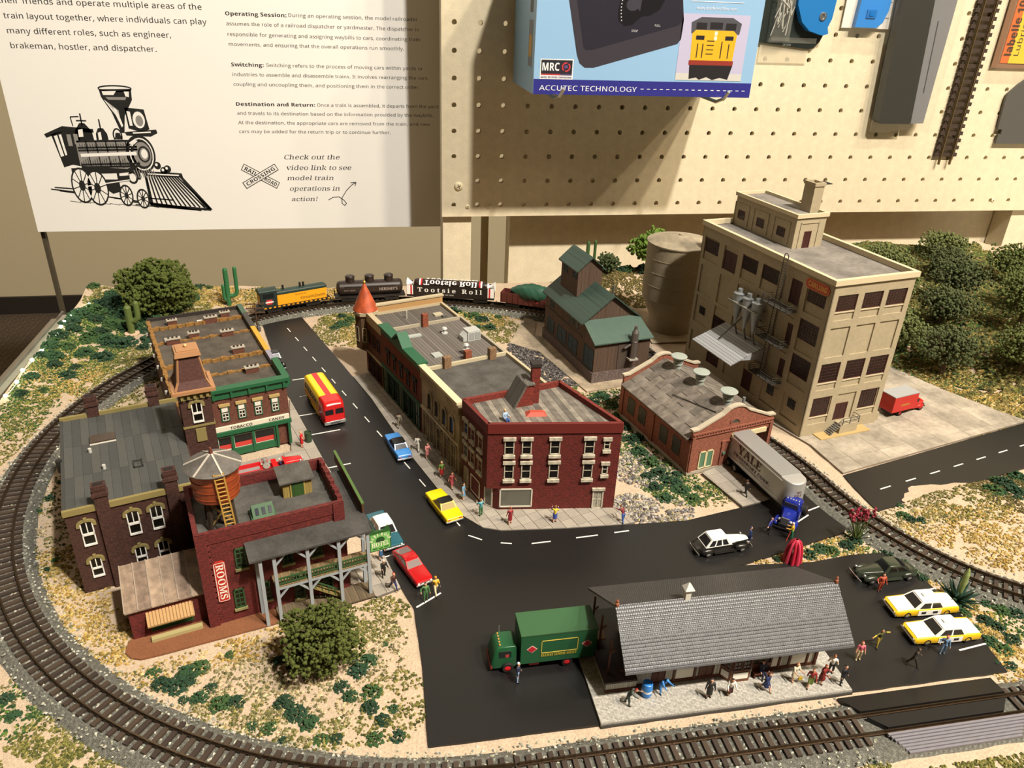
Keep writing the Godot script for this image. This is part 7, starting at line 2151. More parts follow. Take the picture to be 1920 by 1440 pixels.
# a rounded pre-war saloon or coupe with separate wings
func prewar(label: String, x: float, z: float, turn: float, L: float, W: float, body: Material, roof: Material, hood: Material, coupe: bool) -> Node3D:
	var o := thing("car", label, "car", x, z, turn, 0.85)
	var h := L / 2
	var w := W / 2
	var chrome := mt("c9c8c4", 0.25, 0.8)
	part(o, "body", hull([[-h + 0.6, w * 0.5, 1.8, 3.4, 0.8], [-h * 0.8, w * 0.74, 1.4, 5.2, 1.2], [-h * 0.5, w * 0.8, 1.2, 6.0, 1.0], [h * 0.16, w * 0.76, 1.2, 6.0, 0.8], [h * 0.24, w * 0.62, 1.2, 6.0, 0.9], [h * 0.7, w * 0.44, 1.4, 5.6, 1.0], [h - 1.0, w * 0.3, 1.6, 5.0, 0.9], [h - 0.4, w * 0.18, 1.9, 4.4, 0.5]]), body)
	part(o, "hood", hull([[h * 0.2, w * 0.6, 5.0, 6.25, 0.9], [h * 0.7, w * 0.43, 4.8, 5.85, 0.8], [h - 1.0, w * 0.28, 4.4, 5.2, 0.6]]), hood)
	cabin(o, [-h * (0.72 if not coupe else 0.66), -h * (0.5 if not coupe else 0.3), h * 0.06, h * 0.24], w * 0.78, w * 0.62, 5.6, 10.4 if not coupe else 9.6, roof, roof, glass("15161a", 0.92, 0.08), 3 if not coupe else 2)
	for s in [-1, 1]:
		for q in [[h * 0.62, 3.7, 4.6], [-h * 0.62, 3.5, 4.4]]:
			var b := MB.new()
			b.ball(Vector3(s * w * 0.74, 2.7, q[0]), Vector3(w * 0.26, 2.0, q[2]), 12, 8)
			part(o, "fender", b, body)
			wheel(o, s * (w * 0.88), 2.1, q[0], 2.1, 1.6, chrome)
		bx(o, "running_board", body, s * w * 0.62, 1.5, -h * 0.4, s * w * 0.98, 2.0, h * 0.4)
	bumper(o, chrome, w * 0.86, 2.3, h + 0.1); bumper(o, chrome, w * 0.86, 2.3, -h + 0.2)
	lamp_pair(o, "headlight", chrome, w * 0.62, 4.6, h * 0.84, Vector3(0.9, 0.9, 0.8))
	return o
func vehicles() -> void:
	var blk := mt("1b1a19", 0.35)
	sedan("light blue car with a black roof driving past the sidewalk", -81.2, 378.5, 194, 31, 10.4, mt("4a8fd8", 0.3), blk, {"fin": 1.6})
	sedan("bright yellow car with a black roof and square tail", -58.2, 447.5, 199, 31, 11.4, mt("f0d016", 0.3), blk, {"glass": glass("a8986a", 0.7, 0.1), "cab": [-8.0, -4.6, 1.0, 5.2], "posts": mt("d8bd14", 0.4)})
	sedan("glossy red fastback car parked below the hotel", -80.2, 498.2, 22.7, 29.5, 10, mt("b0181c", 0.2), mt("b0181c", 0.2), {"cab": [-14.0, -5.0, 0.4, 4.4], "top": 8.2, "posts": mt("b0181c", 0.2), "glass": glass("8d8a88", 0.75, 0.05)})
	sedan("teal car with a white roof parked behind the hotel sign", -93.4, 466, 19, 32, 11.4, mt("235a68", 0.25), mt("ecebe4", 0.3), {"posts": mt("ecebe4", 0.3), "cab": [-10.0, -6.4, 3.2, 7.0], "top": 9.6})
	prewar("black pre-war car parked beside the shop block", -171.5, 236, 18, 34, 11.6, mt("14151b", 0.25), mt("14151b", 0.25), mt("14151b", 0.25), true)
	var pol := prewar("black and white police sedan in the road junction", 91.4, 503.4, 95, 34, 13, mt("191715", 0.3), mt("eceae4", 0.35), mt("eceae4", 0.35), false)
	var pt := MB.new()
	pt.t = Transform3D(Basis(Vector3(0, 0, 1), Vector3.UP, Vector3(-1, 0, 0)), Vector3(-3.4, 5.0, 6.5))
	pt.text("POLICE", bold, Vector3.ZERO, 1.0, 5)
	part(pol, "lettering", pt, mt("3a3a3a", 0.5))
	prewar("dark olive coupe parked in the first station bay", 171, 537.5, 270, 36, 13, mt("2e342a", 0.22), mt("333a2e", 0.22), mt("2e342a", 0.22), true)
	for q in [[174, 563.6, "yellow and white taxi in the middle parking bay"], [172, 581.6, "yellow and white taxi with a man in denim beside it"]]:
		var t := sedan(q[2], q[0], q[1], 267, 35, 12.4, mt("e6b818", 0.35), mt("f0eee8", 0.4), {"posts": mt("f0eee8", 0.4), "cab": [-9.5, -6.4, 3.0, 7.4], "top": 9.0, "glass": glass("2a2826", 0.9, 0.1)})
		part(t, "hood_panel", hull([[7.2, 5.2, 4.6, 5.25, 0.3], [16.4, 5.0, 4.2, 4.85, 0.3]]), mt("f0eee8", 0.4))
		part(t, "trunk_panel", hull([[-16.8, 5.0, 4.3, 5.1, 0.3], [-9.4, 5.2, 4.6, 5.3, 0.3]]), mt("f0eee8", 0.4))
		for s in [-1, 1]:
			var dp := bx(t, "door_panel", mt("f0eee8", 0.4), s * 6.1, 1.6, -7, s * 6.32, 4.6, 5.6)
			bx(dp, "door_mark", mt("2a2826", 0.5), s * 6.32, 2.6, -5, s * 6.4, 4.0, -2.4); bx(dp, "door_mark", mt("2a2826", 0.5), s * 6.32, 2.6, 1.4, s * 6.4, 4.0, 3.8)
		bx(t, "roof_sign", mt("dcd9d0", 0.5), -1.2, 8.9, -1.6, 1.2, 9.8, 1.0)
	# bus
	var o := thing("bus", "red and yellow city bus coming down the main street", "bus", -130.1, 317.6, 18.1, 0.85)
	var red := mt("c81e1e", 0.25)
	var yel := mt("f2cf14", 0.3)
	part(o, "body", hull([[-25, 6.4, 2.4, 16, 1.6], [-24, 7.6, 2, 18, 2.0], [10, 7.7, 2, 18.2, 2.0], [14, 7.7, 2, 18.2, 2.0]]), yel)
	part(o, "nose", hull([[12.5, 7.75, 1.9, 18.3, 2.0], [22, 7.75, 1.9, 18.2, 2.0], [24, 7.4, 1.9, 17.4, 1.8], [25, 6.6, 2.2, 16, 1.4]]), red)
	bx(o, "roof_stripe", red, -1.9, 18.0, -24, 1.9, 18.5, 14)
	for s in [-1, 1]:
		var wn := bx(o, "window_band", glass("16171a", 0.93, 0.08), s * 7.6, 9.8, -22, s * 7.85, 14.0, 11)
		for k in 8: bx(wn, "window_post", yel, s * 7.85, 9.6, -21.6 + k * 4.4, s * 7.95, 14.2, -21 + k * 4.4)
		bx(o, "side_stripe", red, s * 7.6, 7.0, -23, s * 7.82, 7.6, 13)
		bx(o, "front_window", glass("16171a", 0.93, 0.08), s * 0.7, 9.0, 24.2, s * 6.4, 13.0, 25.1)
		var dn := MB.new()
		dn.hexa([Vector3(s * 0.8, 14.4, 24.9), Vector3(s * 6.4, 14.4, 24.6), Vector3(s * 6.4, 14.4, 24), Vector3(s * 0.8, 14.4, 24)], [Vector3(s * 0.8, 16.8, 24.5), Vector3(s * 6.2, 16.8, 24.2), Vector3(s * 6.2, 16.8, 23.6), Vector3(s * 0.8, 16.8, 23.6)])
		part(o, "upper_window", dn, glass("2a2b30", 0.9, 0.05))
		for z in [-15.0, -10.0, 16.0]: wheel(o, s * 6.9, 2.6, z, 2.6, 2.0, mt("8d8a86", 0.5))
	bumper(o, mt("c9c8c4", 0.25, 0.8), 7.6, 3.0, 26, 2.2)
	bx(o, "grille", mt("5a5c62", 0.4, 0.5), -3.4, 2.4, 25, 3.4, 3.6, 26.1)
	# express truck
	o = thing("delivery_truck", "green box delivery truck with red diamonds at the station dock", "truck", -20, 566.4, 270, 0.85)
	var grn := mt("1d5432", 0.35)
	bx(o, "cargo_box", grn, -7.2, 5, -18, 7.2, 21.6, 17)
	bx(o, "box_roof", mt("335a38", 0.5), -7.4, 21.4, -18.2, 7.4, 22, 17.2)
	bx(o, "chassis", mt("1c1a18", 0.7), -5, 2.6, -17, 5, 5, 24)
	part(o, "cab", hull([[18.4, 5.2, 2.2, 13.6, 0.9], [19.4, 5.6, 2.0, 14.2, 0.9], [26, 5.6, 2.0, 14.2, 0.9], [28.4, 5.6, 2.0, 12.0, 0.8], [29.4, 5.4, 2.0, 8.0, 0.7], [29.8, 5.2, 2.2, 6.4, 0.6]]), grn)
	var cg := glass("1d2420", 0.85, 0.05)
	for s in [-1, 1]:
		bx(o, "cab_window", cg, s * 5.4, 8.6, 21, s * 5.72, 12.2, 26.4)
		bx(o, "seat", mt("a33a34", 0.7), s * 5.5, 8.7, 22, s * 5.78, 10.4, 23.6)
		wheel(o, s * 5.6, 2.7, 22.4, 2.7, 2.2, mt("d8262c", 0.4)); wheel(o, s * 5.6, 2.7, -5.0, 2.7, 2.6, mt("d8262c", 0.4))
		for z in [-13.4, 12.0]:
			var dm := MB.new()
			dm.prism(PackedVector2Array([Vector2(z - 2.4, 13.6), Vector2(z, 15.8), Vector2(z + 2.4, 13.6), Vector2(z, 11.4)]), s * 7.2, s * 7.4, 2)
			var dmp := part(o, "diamond", dm, mt("d6a8a0", 0.5))
			dm = MB.new()
			dm.prism(PackedVector2Array([Vector2(z - 2.0, 13.6), Vector2(z, 15.4), Vector2(z + 2.0, 13.6), Vector2(z, 11.8)]), s * 7.4, s * 7.48, 2)
			part(dmp, "diamond_field", dm, mt("b3222c", 0.5))
		var lb := MB.new()
		for e in [[-9.2, 17.6, 7.8, 17.9], [-9.2, 10.4, 7.8, 10.7], [-9.2, 10.4, -8.9, 17.9], [7.5, 10.4, 7.8, 17.9]]: lb.box(s * 7.2, e[1], e[0], s * 7.4, e[3], e[2])
		part(o, "panel_line", lb, mt("c9b24a", 0.5))
		bx(o, "fuel_tank", mt("b8282a", 0.4), s * 4.2, 2.4, 8, s * 6.0, 4.4, 12.6)
	var lt := MB.new()
	lt.t = Transform3D(Basis(Vector3(0, 0, -1), Vector3.UP, Vector3(1, 0, 0)), Vector3(7.5, 8.6, 7.8))
	lt.text("RAILWAY EXPRESS AGENCY", serifb, Vector3(0, 0, 0), 1.5, 16.6)
	part(o, "lettering", lt, mt("d6bc3a", 0.5))
	for k in 5: bx(o, "roof_light", mt("c99a4a", 0.4), -3.8 + k * 1.75, 14.2, 25.6, -3.2 + k * 1.75, 14.8, 26.2)
	rod(o, "aerial", mt("8a8a86", 0.4), Vector3(-4.4, 13, 25), Vector3(-4.8, 18, 25), 0.14)
	bx(o, "windscreen", cg, -4.6, 9.2, 28.1, 4.6, 11.6, 29.0, Transform3D(Basis(Vector3.RIGHT, -0.28), Vector3(0, -7.2, 1.7)))
	bumper(o, mt("7d2a26", 0.4), 5.6, 3.0, 30.6, 1.6)
	# trailer
	o = thing("semi_trailer", "silver freight trailer backed halfway into the brick warehouse", "trailer", 140.8, 438, 8.4, 0.85)
	var sil := mt("b6b5b2", 0.4, 0.35)
	part(o, "body", hull([[-38, 7.5, 7, 24.4, 0.9], [36, 7.6, 7, 24.4, 0.9], [40.5, 7.2, 7, 24.3, 0.9], [43.2, 5.8, 7, 24.0, 0.9], [44.6, 3.6, 7, 23.6, 0.9], [45, 1.4, 7, 23.2, 0.6]]), sil)
	bx(o, "roof_sheet", mt("a8a8a6", 0.35, 0.4), -7.0, 24.3, -38, 7.0, 24.8, 36)
	for y in [9.4, 22.6]:
		for s in [-1, 1]: bx(o, "side_rail", mt("d0cfca", 0.3, 0.6), s * 7.4, y, -38, s * 7.9, y + 0.5, 38)
	bx(o, "chassis", mt("1f1e1d", 0.7), -5, 4.6, -36, 5, 7, 34)
	for s in [-1, 1]:
		for z in [-14.5, -7.0]: wheel(o, s * 6.2, 2.9, z, 2.9, 2.6, mt("9a9a98", 0.4, 0.4))
	var yl := MB.new()
	yl.t = Transform3D(Basis(Vector3(0, 0, 1), Vector3.UP, Vector3(-1, 0, 0)), Vector3(-7.75, 0, -6))
	yl.text("YALE", serifb, Vector3(0, 16.0, 0), 5.6, 24)
	yl.text("TRANSPORT CORP.", serifb, Vector3(-4, 12.2, 0), 2.2, 38)
	yl.rect(4, 10.9, 22, 11.2, 0)
	part(o, "lettering", yl, mt("4a2a28", 0.6))
	yl = MB.new()
	yl.t = Transform3D(Basis(), Vector3(-2.6, 14.8, 45.1))
	yl.text("101", bold, Vector3(0.9, 2.0, 0), 1.6, 3.4)
	yl.text("YALE", serifb, Vector3(0, 0, 0), 1.5, 5.2)
	part(o, "nose_lettering", yl, mt("5a2a2a", 0.6))
	# tractor
	o = thing("truck_tractor", "dark blue truck tractor turned out from under the silver trailer", "truck", 144.6, 483.8, -44, 0.85)
	o.scale = Vector3.ONE * 1.1
	var blu := mt("1c2a86", 0.25)
	bx(o, "chassis", mt("171615", 0.7), -3, 2.6, -15, 3, 4.4, 14)
	part(o, "cab", hull([[-3.4, 4.2, 2.6, 11.6, 1.0], [-2.6, 4.9, 2.4, 13.2, 1.4], [1.6, 4.9, 2.4, 13.4, 1.4], [3.6, 4.8, 2.4, 12.6, 1.2], [4.6, 4.6, 2.4, 9.2, 0.6]]), blu)
	part(o, "hood", hull([[4, 4.0, 2.6, 9.0, 1.0], [9, 3.2, 2.6, 8.6, 1.0], [12.6, 2.5, 2.8, 8.2, 0.8], [13, 2.0, 3.0, 7.8, 0.6]]), blu)
	bx(o, "grille", mt("8d8c90", 0.3, 0.6), -2.0, 3.4, 12.8, 2.0, 8.2, 13.5)
	bx(o, "windscreen", glass("3a3c40", 0.85, 0.05), -3.6, 9.4, 3.7, 3.6, 12.2, 4.5)
	for s in [-1, 1]:
		var fb := MB.new()
		fb.ball(Vector3(s * 4.6, 3.4, 9.6), Vector3(1.7, 2.0, 4.4), 12, 8)
		part(o, "fender", fb, blu)
		wheel(o, s * 4.8, 2.5, 9.6, 2.5, 1.8, mt("b02a2a", 0.4))
		wheel(o, s * 4.9, 2.7, -9.6, 2.7, 3.4, mt("b02a2a", 0.4))
		bx(o, "side_window", glass("3a3c40", 0.85, 0.05), s * 4.8, 9.0, -1.6, s * 5.0, 12.0, 3.0)
	for k in 5: bx(o, "roof_light", mt("dcdcd6", 0.3), -3.2 + k * 1.5, 13.2, 1.4, -2.8 + k * 1.5, 13.8, 2.0)
	lamp_pair(o, "headlight", mt("d6d6d4", 0.25, 0.5), 2.9, 6.2, 12.4, Vector3(0.9, 0.9, 0.9))
	bumper(o, mt("2a2a2c", 0.4), 5.4, 2.6, 15.4, 1.2)
	# red truck at the factory dock
	o = thing("red_box_truck", "red box truck with a grey roof behind the factory corner", "truck", 299.5, 369.8, 104.5, 1.4)
	var rd := mt("b8201c", 0.35)
	bx(o, "cargo_box", rd, -6.4, 4.6, -20, 6.4, 17.4, 5); bx(o, "box_roof", mt("9ea0a2", 0.5), -6.5, 17.2, -20.2, 6.5, 17.8, 5.2)
	bx(o, "chassis", mt("1c1a18", 0.7), -4, 2.4, -19, 4, 4.6, 18)
	part(o, "cab", hull([[5.4, 4.4, 2.6, 10.0, 0.8], [6.2, 4.9, 2.4, 11.6, 1.2], [9.4, 4.9, 2.4, 11.6, 1.2], [10.6, 4.6, 2.4, 8.2, 0.8], [16, 3.6, 2.4, 7.6, 1.2], [18, 3.0, 2.6, 6.6, 0.8]]), rd)
	for s in [-1, 1]:
		var fb := MB.new()
		fb.ball(Vector3(s * 4.0, 3.2, 13.6), Vector3(1.5, 1.9, 3.8), 12, 8)
		part(o, "fender", fb, rd)
		wheel(o, s * 4.4, 2.3, 13.6, 2.3, 1.6, mt("a8201c", 0.4)); wheel(o, s * 4.6, 2.3, -9.4, 2.3, 2.2, mt("a8201c", 0.4))
		bx(o, "side_window", glass("1a1a1c", 0.9, 0.05), s * 4.8, 8.4, 6.6, s * 4.98, 10.8, 9.4)
	bumper(o, mt("1c1a18", 0.4), 4.4, 2.6, 19, 1.0)
	for k in 3: bx(o, "gold_print", mt("a8742c", 0.5), -6.46 if k % 2 else 6.4, 10 - k, -12, -6.4 if k % 2 else 6.46, 11.4 - k, -4 + k)
	# fire engine
	o = thing("fire_engine", "old red fire engine with silver fittings between shop block and hotel", "fire engine", -160.5, 397.0, 107, 1.4)
	var fr := mt("c8141c", 0.25)
	var chrome := mt("d2d2d0", 0.2, 0.8)
	bx(o, "chassis", fr, -4.6, 2.4, -24, 4.6, 4.6, 12)
	bx(o, "bed_floor", mt("8d8d8c", 0.5), -3.6, 4.6, -23, 3.6, 4.9, -6)
	for s in [-1, 1]:
		bx(o, "bed_side", fr, s * 3.6, 4.6, -24, s * 4.7, 7.2, -5); bx(o, "grab_rail", chrome, s * 4.7, 6.8, -24, s * 5.1, 7.3, -5)
		wheel(o, s * 4.4, 2.4, 15, 2.4, 1.6, mt("d8b23a", 0.4)); wheel(o, s * 4.4, 2.4, -16, 2.4, 1.8, mt("d8b23a", 0.4))
		var hr := MB.new()
		hr.t = Transform3D(Basis(Vector3.BACK, PI / 2), Vector3(s * 3.0, 8.4, -2.6))
		hr.lathe(Vector3.ZERO, [Vector2(0.6, -0.3), Vector2(2.2, -0.3), Vector2(2.2, 0.3), Vector2(0.6, 0.3), Vector2(0.6, -0.3)], 12)
		part(o, "reel_disc", hr, chrome)
		var fb := MB.new()
		fb.ball(Vector3(s * 4.2, 3.2, 15), Vector3(1.4, 1.8, 3.8), 10, 7)
		part(o, "fender", fb, fr)
	rod(o, "hose_reel", chrome, Vector3(-3, 8.4, -2.6), Vector3(3, 8.4, -2.6), 1.0)
	bx(o, "seat", fr, -4, 4.6, 1, 4, 7.6, 4); bx(o, "cowl", fr, -4, 4.6, 8, 4, 8.4, 9)
	part(o, "hood", hull([[9, 3.8, 3.4, 8.0, 1.0], [18, 3.0, 3.4, 7.4, 1.0], [19.4, 2.4, 3.6, 7.0, 0.6]]), fr)
	bx(o, "grille", chrome, -2.2, 3.4, 19.3, 2.2, 7.2, 19.9); bumper(o, chrome, 4.6, 2.8, 21, 1.0)
	lamp_pair(o, "headlight", chrome, 2.8, 6.6, 18, Vector3(0.9, 0.9, 0.9))
# ---- the train
func bogies(o: Node, d: float, col: Material) -> void:
	for z in [-d, d]:
		var b := MB.new()
		b.box(-3.6, 1.6, z - 6, 3.6, 3.6, z + 6)
		for s in [-1, 1]: b.box(s * 4.4, 1.0, z - 6.4, s * 5.2, 3.2, z + 6.4)
		var p := part(o, "bogie", b, col)
		for zz in [-4.2, 4.2]: rod(p, "wheelset", mt("3a3430", 0.4, 0.6), Vector3(-4.8, 2.4, z + zz), Vector3(4.8, 2.4, z + zz), 2.3, 2.3, 14)
func on_track(called: String, label: String, cat: String, s: float) -> Node3D:
	# s = distance along the back line from its poster-side end
	var l: PackedVector2Array = lines[2]
	var i := clampi(int(s / 4.55), 1, l.size() - 2)
	var p := l[i].lerp(l[i + 1], fmod(s, 4.55) / 4.55)
	var d := (l[mini(i + 4, l.size() - 1)] - l[maxi(i - 4, 0)]).normalized()
	var o := thing(called, label, cat, p.x, p.y, rad_to_deg(atan2(d.x, d.y)), 5.9)
	o.scale = Vector3.ONE * 1.06
	return o
func along(x: float) -> float:
	var l: PackedVector2Array = lines[2]
	for i in l.size():
		if l[i].x >= x: return i * 4.55
	return 0.0
func train() -> void:
	var blk := mt("16140f", 0.6)
	var o := on_track("switcher_locomotive", "yellow and dark green diesel switcher at the head of the train", "locomotive", along(-171))
	var yel := mt("eda31a", 0.45)
	var gr := mt("22362f", 0.5)
	bogies(o, 17, blk)
	bx(o, "frame", blk, -5.6, 4, -33, 5.6, 6, 33)
	bx(o, "hood", yel, -4.0, 6, -14, 4.0, 15, 30); part(o, "hood_top", hull([[-15, 4.1, 14.6, 18.2, 1.4], [29, 4.1, 14.6, 18.2, 1.4], [30.6, 3.4, 14.8, 17.2, 1.0]]), gr)
	bx(o, "cab", mt("1e2c28", 0.5), -5.2, 6, -28, 5.2, 19.4, -14)
	part(o, "cab_roof", hull([[-29, 5.3, 18.6, 21.4, 2.2], [-13.4, 5.3, 18.6, 21.4, 2.2]]), gr)
	for s in [-1, 1]:
		bx(o, "cab_window", glass("101416", 0.9, 0.1), s * 5.2, 14, -26, s * 5.35, 18, -17)
		for k in 15: bx(o, "step_edge", yel, s * 5.6, 5.0, -26 + k * 4.0, s * 5.9, 5.9, -24 + k * 4.0)
		var em := bx(o, "round_emblem", mt("c43a3a", 0.5), s * 5.2, 8.4, -23.4, s * 5.4, 12.6, -18.6)
		bx(em, "emblem_band", mt("e6e2da", 0.5), s * 5.4, 9.9, -24.4, s * 5.5, 11.1, -17.6)
	var st := MB.new()
	st.t = Transform3D(Basis(Vector3(0, 0, 1), Vector3.UP, Vector3(-1, 0, 0)), Vector3(-4.1, 0, 0))
	var sr := MB.new()
	sr.t = Transform3D(Basis(Vector3(0, 0, -1), Vector3.UP, Vector3(1, 0, 0)), Vector3(4.1, 0, 0))
	sr.text("ROUTE OF THE", sans, Vector3(-14, 12.4, 0), 1.0, 10); sr.text("Streamliners", serif, Vector3(-28, 8.2, 0), 2.4, 22, 0.3)
	st.text("ROUTE OF THE", sans, Vector3(2, 12.4, 0), 1.0, 10); st.text("Streamliners", serif, Vector3(6, 8.2, 0), 2.4, 22, 0.3)
	part(o, "lettering", st, mt("2a2a20", 0.6)); part(o, "lettering", sr, mt("2a2a20", 0.6))
	for z in [-7.0, 8.0, 11.0]: rod(o, "exhaust", blk, Vector3(0, 18, z), Vector3(0, 22, z), 0.9)
	bx(o, "end_window", yel, -2.6, 8, -28.2, 2.6, 16, -28)
	for z in [-33.0, 32.6]:
		var hb := MB.new()
		for x in [-5.0, 0.0, 5.0]: hb.bar(Vector3(x, 6, z), Vector3(x, 11, z), 0.4)
		hb.bar(Vector3(-5, 11, z), Vector3(5, 11, z), 0.4)
		part(o, "handrail", hb, mt("b9923a", 0.5))
	# tank car
	o = on_track("tank_car", "black three-dome chocolate tank car behind the locomotive", "rail car", along(-101))
	bogies(o, 19, blk)
	var tk := mt("2c211d", 0.4)
	bx(o, "frame", mt("221d1a", 0.6), -5.4, 4, -31, 5.4, 5.6, 31)
	var b := MB.new()
	b.t = Transform3D(Basis(Vector3.RIGHT, PI / 2), Vector3(0, 12.2, 0))
	b.lathe(Vector3.ZERO, [Vector2(0, -29.4), Vector2(3.6, -29), Vector2(5.6, -28), Vector2(6.4, -26.4), Vector2(6.4, 26.4), Vector2(5.6, 28), Vector2(3.6, 29), Vector2(0, 29.4)], 24)
	part(o, "tank", b, tk)
	for z in [-17.0, 0.0, 17.0]:
		b = MB.new()
		b.lathe(Vector3(0, 17.6, z), [Vector2(4, 0), Vector2(3.9, 4.2), Vector2(4.3, 4.4), Vector2(4.3, 5.0), Vector2(3.4, 5.9), Vector2(0, 6.2)], 16)
		part(o, "dome", b, tk)
	for s in [-1, 1]: rod(o, "walkway_rail", mt("3a302a", 0.5), Vector3(s * 6.2, 15, -22), Vector3(s * 6.2, 15, 22), 0.4)
	for q in [[-1.0, 0], [1.0, 1]]:
		b = MB.new()
		b.t = Transform3D(Basis(Vector3(0, 0, -q[0]), Vector3.UP, Vector3(q[0], 0, 0)), Vector3(q[0] * 6.5, 0, 0))
		b.text("HERSHEY'S", bold, Vector3(8 if q[0] < 0 else -24, 10.6, 0), 2.6, 16); b.text("SHPX 8092", sans, Vector3(-23 if q[0] < 0 else 10, 11, 0), 1.2, 10)
		part(o, "lettering", b, mt("9a8d84", 0.6))
	rod(o, "brake_wheel", blk, Vector3(0, 10, -31.4), Vector3(0, 10, -30.8), 2.4, 2.4, 12); rod(o, "brake_staff", blk, Vector3(0, 5, -31), Vector3(0, 11, -31), 0.5)
	# candy gondola
	o = on_track("candy_gondola", "black open wagon lettered for chocolate rolls with a candy load", "rail car", along(-21))
	bogies(o, 27, blk)
	var dk := mt("1d1512", 0.5)
	bx(o, "floor", dk, -5.8, 4, -39.5, 5.8, 5.4, 39.5)
	for s in [-1, 1]:
		bx(o, "side", dk, s * 5.2, 5, -39.5, s * 5.9, 15, 39.5)
		for z in [-1, 1]:
			bx(o, "end_panel", mt("f0eeea", 0.5), s * 5.9, 6, z * 33.6, s * 6.0, 15, z * 39.3); bx(o, "red_stripe", mt("c8202a", 0.5), s * 6.0, 6, z * 34.6, s * 6.08, 15, z * 36.0)
		b = MB.new()
		b.t = Transform3D(Basis(Vector3(0, 0, -s), Vector3.UP, Vector3(s, 0, 0)), Vector3(s * 6.12, 0, 0))
		b.text("T o o t s i e   R o l l", serifb, Vector3(-29.5, 9.0, 0), 3.9, 58)
		b.text("TRX 1896", sans, Vector3(-5, 6.4, 0), 0.9, 8)
		part(o, "lettering", b, mt("f2f0ec", 0.5))
	for z in [-1, 1]: bx(o, "end", dk, -5.2, 5, z * 38.8, 5.2, 13, z * 39.5)
	var cd := thing("chocolate_roll", "giant wrapped chocolate roll with white twisted ends in the wagon", "candy", 0, 0)
	cd.transform = o.transform
	b = MB.new()
	b.t = Transform3D(Basis(Vector3.RIGHT, PI / 2), Vector3(0, 14.6, 0))
	b.lathe(Vector3.ZERO, [Vector2(3.8, -33), Vector2(4.4, -31), Vector2(4.4, 31), Vector2(3.8, 33)], 18)
	part(cd, "wrapper", b, mt("2a1c17", 0.4))
	for z in [-1, 1]:
		b = MB.new()
		b.t = Transform3D(Basis(Vector3.RIGHT, z * PI / 2), Vector3(0, 14.6, 0))
		b.lathe(Vector3.ZERO, [Vector2(4.5, 27), Vector2(4.5, 28.4), Vector2(4.42, 28.4)], 18)
		b.lathe(Vector3.ZERO, [Vector2(4.42, 30), Vector2(3.6, 33), Vector2(1.2, 35), Vector2(2.4, 37), Vector2(4.8, 39.6), Vector2(3.6, 40), Vector2(0, 38)], 10, false)
		part(cd, "twist", b, mt("f2f0ec", 0.5))
		b = MB.new()
		b.t = Transform3D(Basis(Vector3.RIGHT, z * PI / 2), Vector3(0, 14.6, 0))
		b.lathe(Vector3.ZERO, [Vector2(4.4, 25.6), Vector2(4.52, 25.6), Vector2(4.52, 26.9), Vector2(4.4, 26.9)], 18)
		part(cd, "red_ring", b, mt("c8202a", 0.5))
	b = MB.new()
	b.t = Transform3D(Basis(Vector3(0, 0, 1), Vector3(-0.6, -0.8, 0), Vector3(-0.8, 0.6, 0)), Vector3(-3.2, 20.2, 0))
	b.text("Tootsie Roll", serifb, Vector3(-24, 1.0, 0), 4.4, 48)
	b.t = Transform3D(Basis(Vector3(0, 0, -1), Vector3(0.75, -0.66, 0), Vector3(0.66, 0.75, 0)), Vector3(3.2, 18.0, 0))
	part(cd, "lettering", b, mt("f2f0ec", 0.5))
	b = MB.new()
	b.t = Transform3D(Basis(Vector3(0, 0, 1), Vector3(0.45, 0.9, 0).normalized() * -1.0, Vector3(0.9, -0.45, 0)), Vector3(4.3, 19.0, 0))
	b.text("Tootsie Roll", serifb, Vector3(-24, 0.4, 0.25), 4.4, 48)
	part(cd, "lettering", b, mt("f2f0ec", 0.5))
	# brown gondola
	o = on_track("brown_gondola", "reddish brown open wagon behind the mill", "rail car", along(61))
	bogies(o, 24, blk)
	var bw := mt("5c2a22", 0.6)
	bx(o, "floor", bw, -5.8, 4, -35, 5.8, 5.4, 35)
	for s in [-1, 1]:
		b = MB.new()
		b.prism(V2([-35, 6, -28, 4.4, 28, 4.4, 35, 6, 35, 13.4, -35, 13.4]), s * 5.2, s * 5.9, 2)
		part(o, "side", b, bw)
		for k in 14: bx(o, "rib", bw, s * 5.9, 5.4, -33.5 + k * 5.1, s * 6.3, 13.4, -32.9 + k * 5.1)
		b = MB.new()
		b.t = Transform3D(Basis(Vector3(0, 0, -s), Vector3.UP, Vector3(s, 0, 0)), Vector3(s * 6.36, 0, 0))
		var x0 := -20.0 if s > 0 else -8.0
		b.text("M J", bold, Vector3(x0, 8.4, 0), 2.8, 8); b.text("M N", bold, Vector3(x0 + 15, 8.4, 0), 2.8, 9)
		part(o, "lettering", b, mt("c8484a", 0.5))
	for z in [-1, 1]: bx(o, "end", bw, -5.2, 5, z * 34.3, 5.2, 13.4, z * 35)
	var pk := thing("giant_pickle", "giant bumpy green pickle lying in the brown wagon", "pickle", 0, 0)
	pk.transform = o.transform
	b = MB.new()
	var rings := []
	for i in 15:
		var u := i / 14.0
		var r := 8.2 * pow(sin(PI * clampf(u, 0.02, 0.98)), 0.55)
		var ring := []
		for j in 18:
			var a := TAU * j / 18.0
			var rr := r * (1.0 + 0.06 * sin(j * 2.1 + i * 3.3) + 0.03 * sin(j * 5.0 + i))
			ring.append(Vector3(rr * cos(a), 14.5 + rr * sin(a), -27 + u * 42))
		rings.append(ring)
	b.loft(rings)
	part(pk, "flesh", b, mt("2a5240", 0.4))
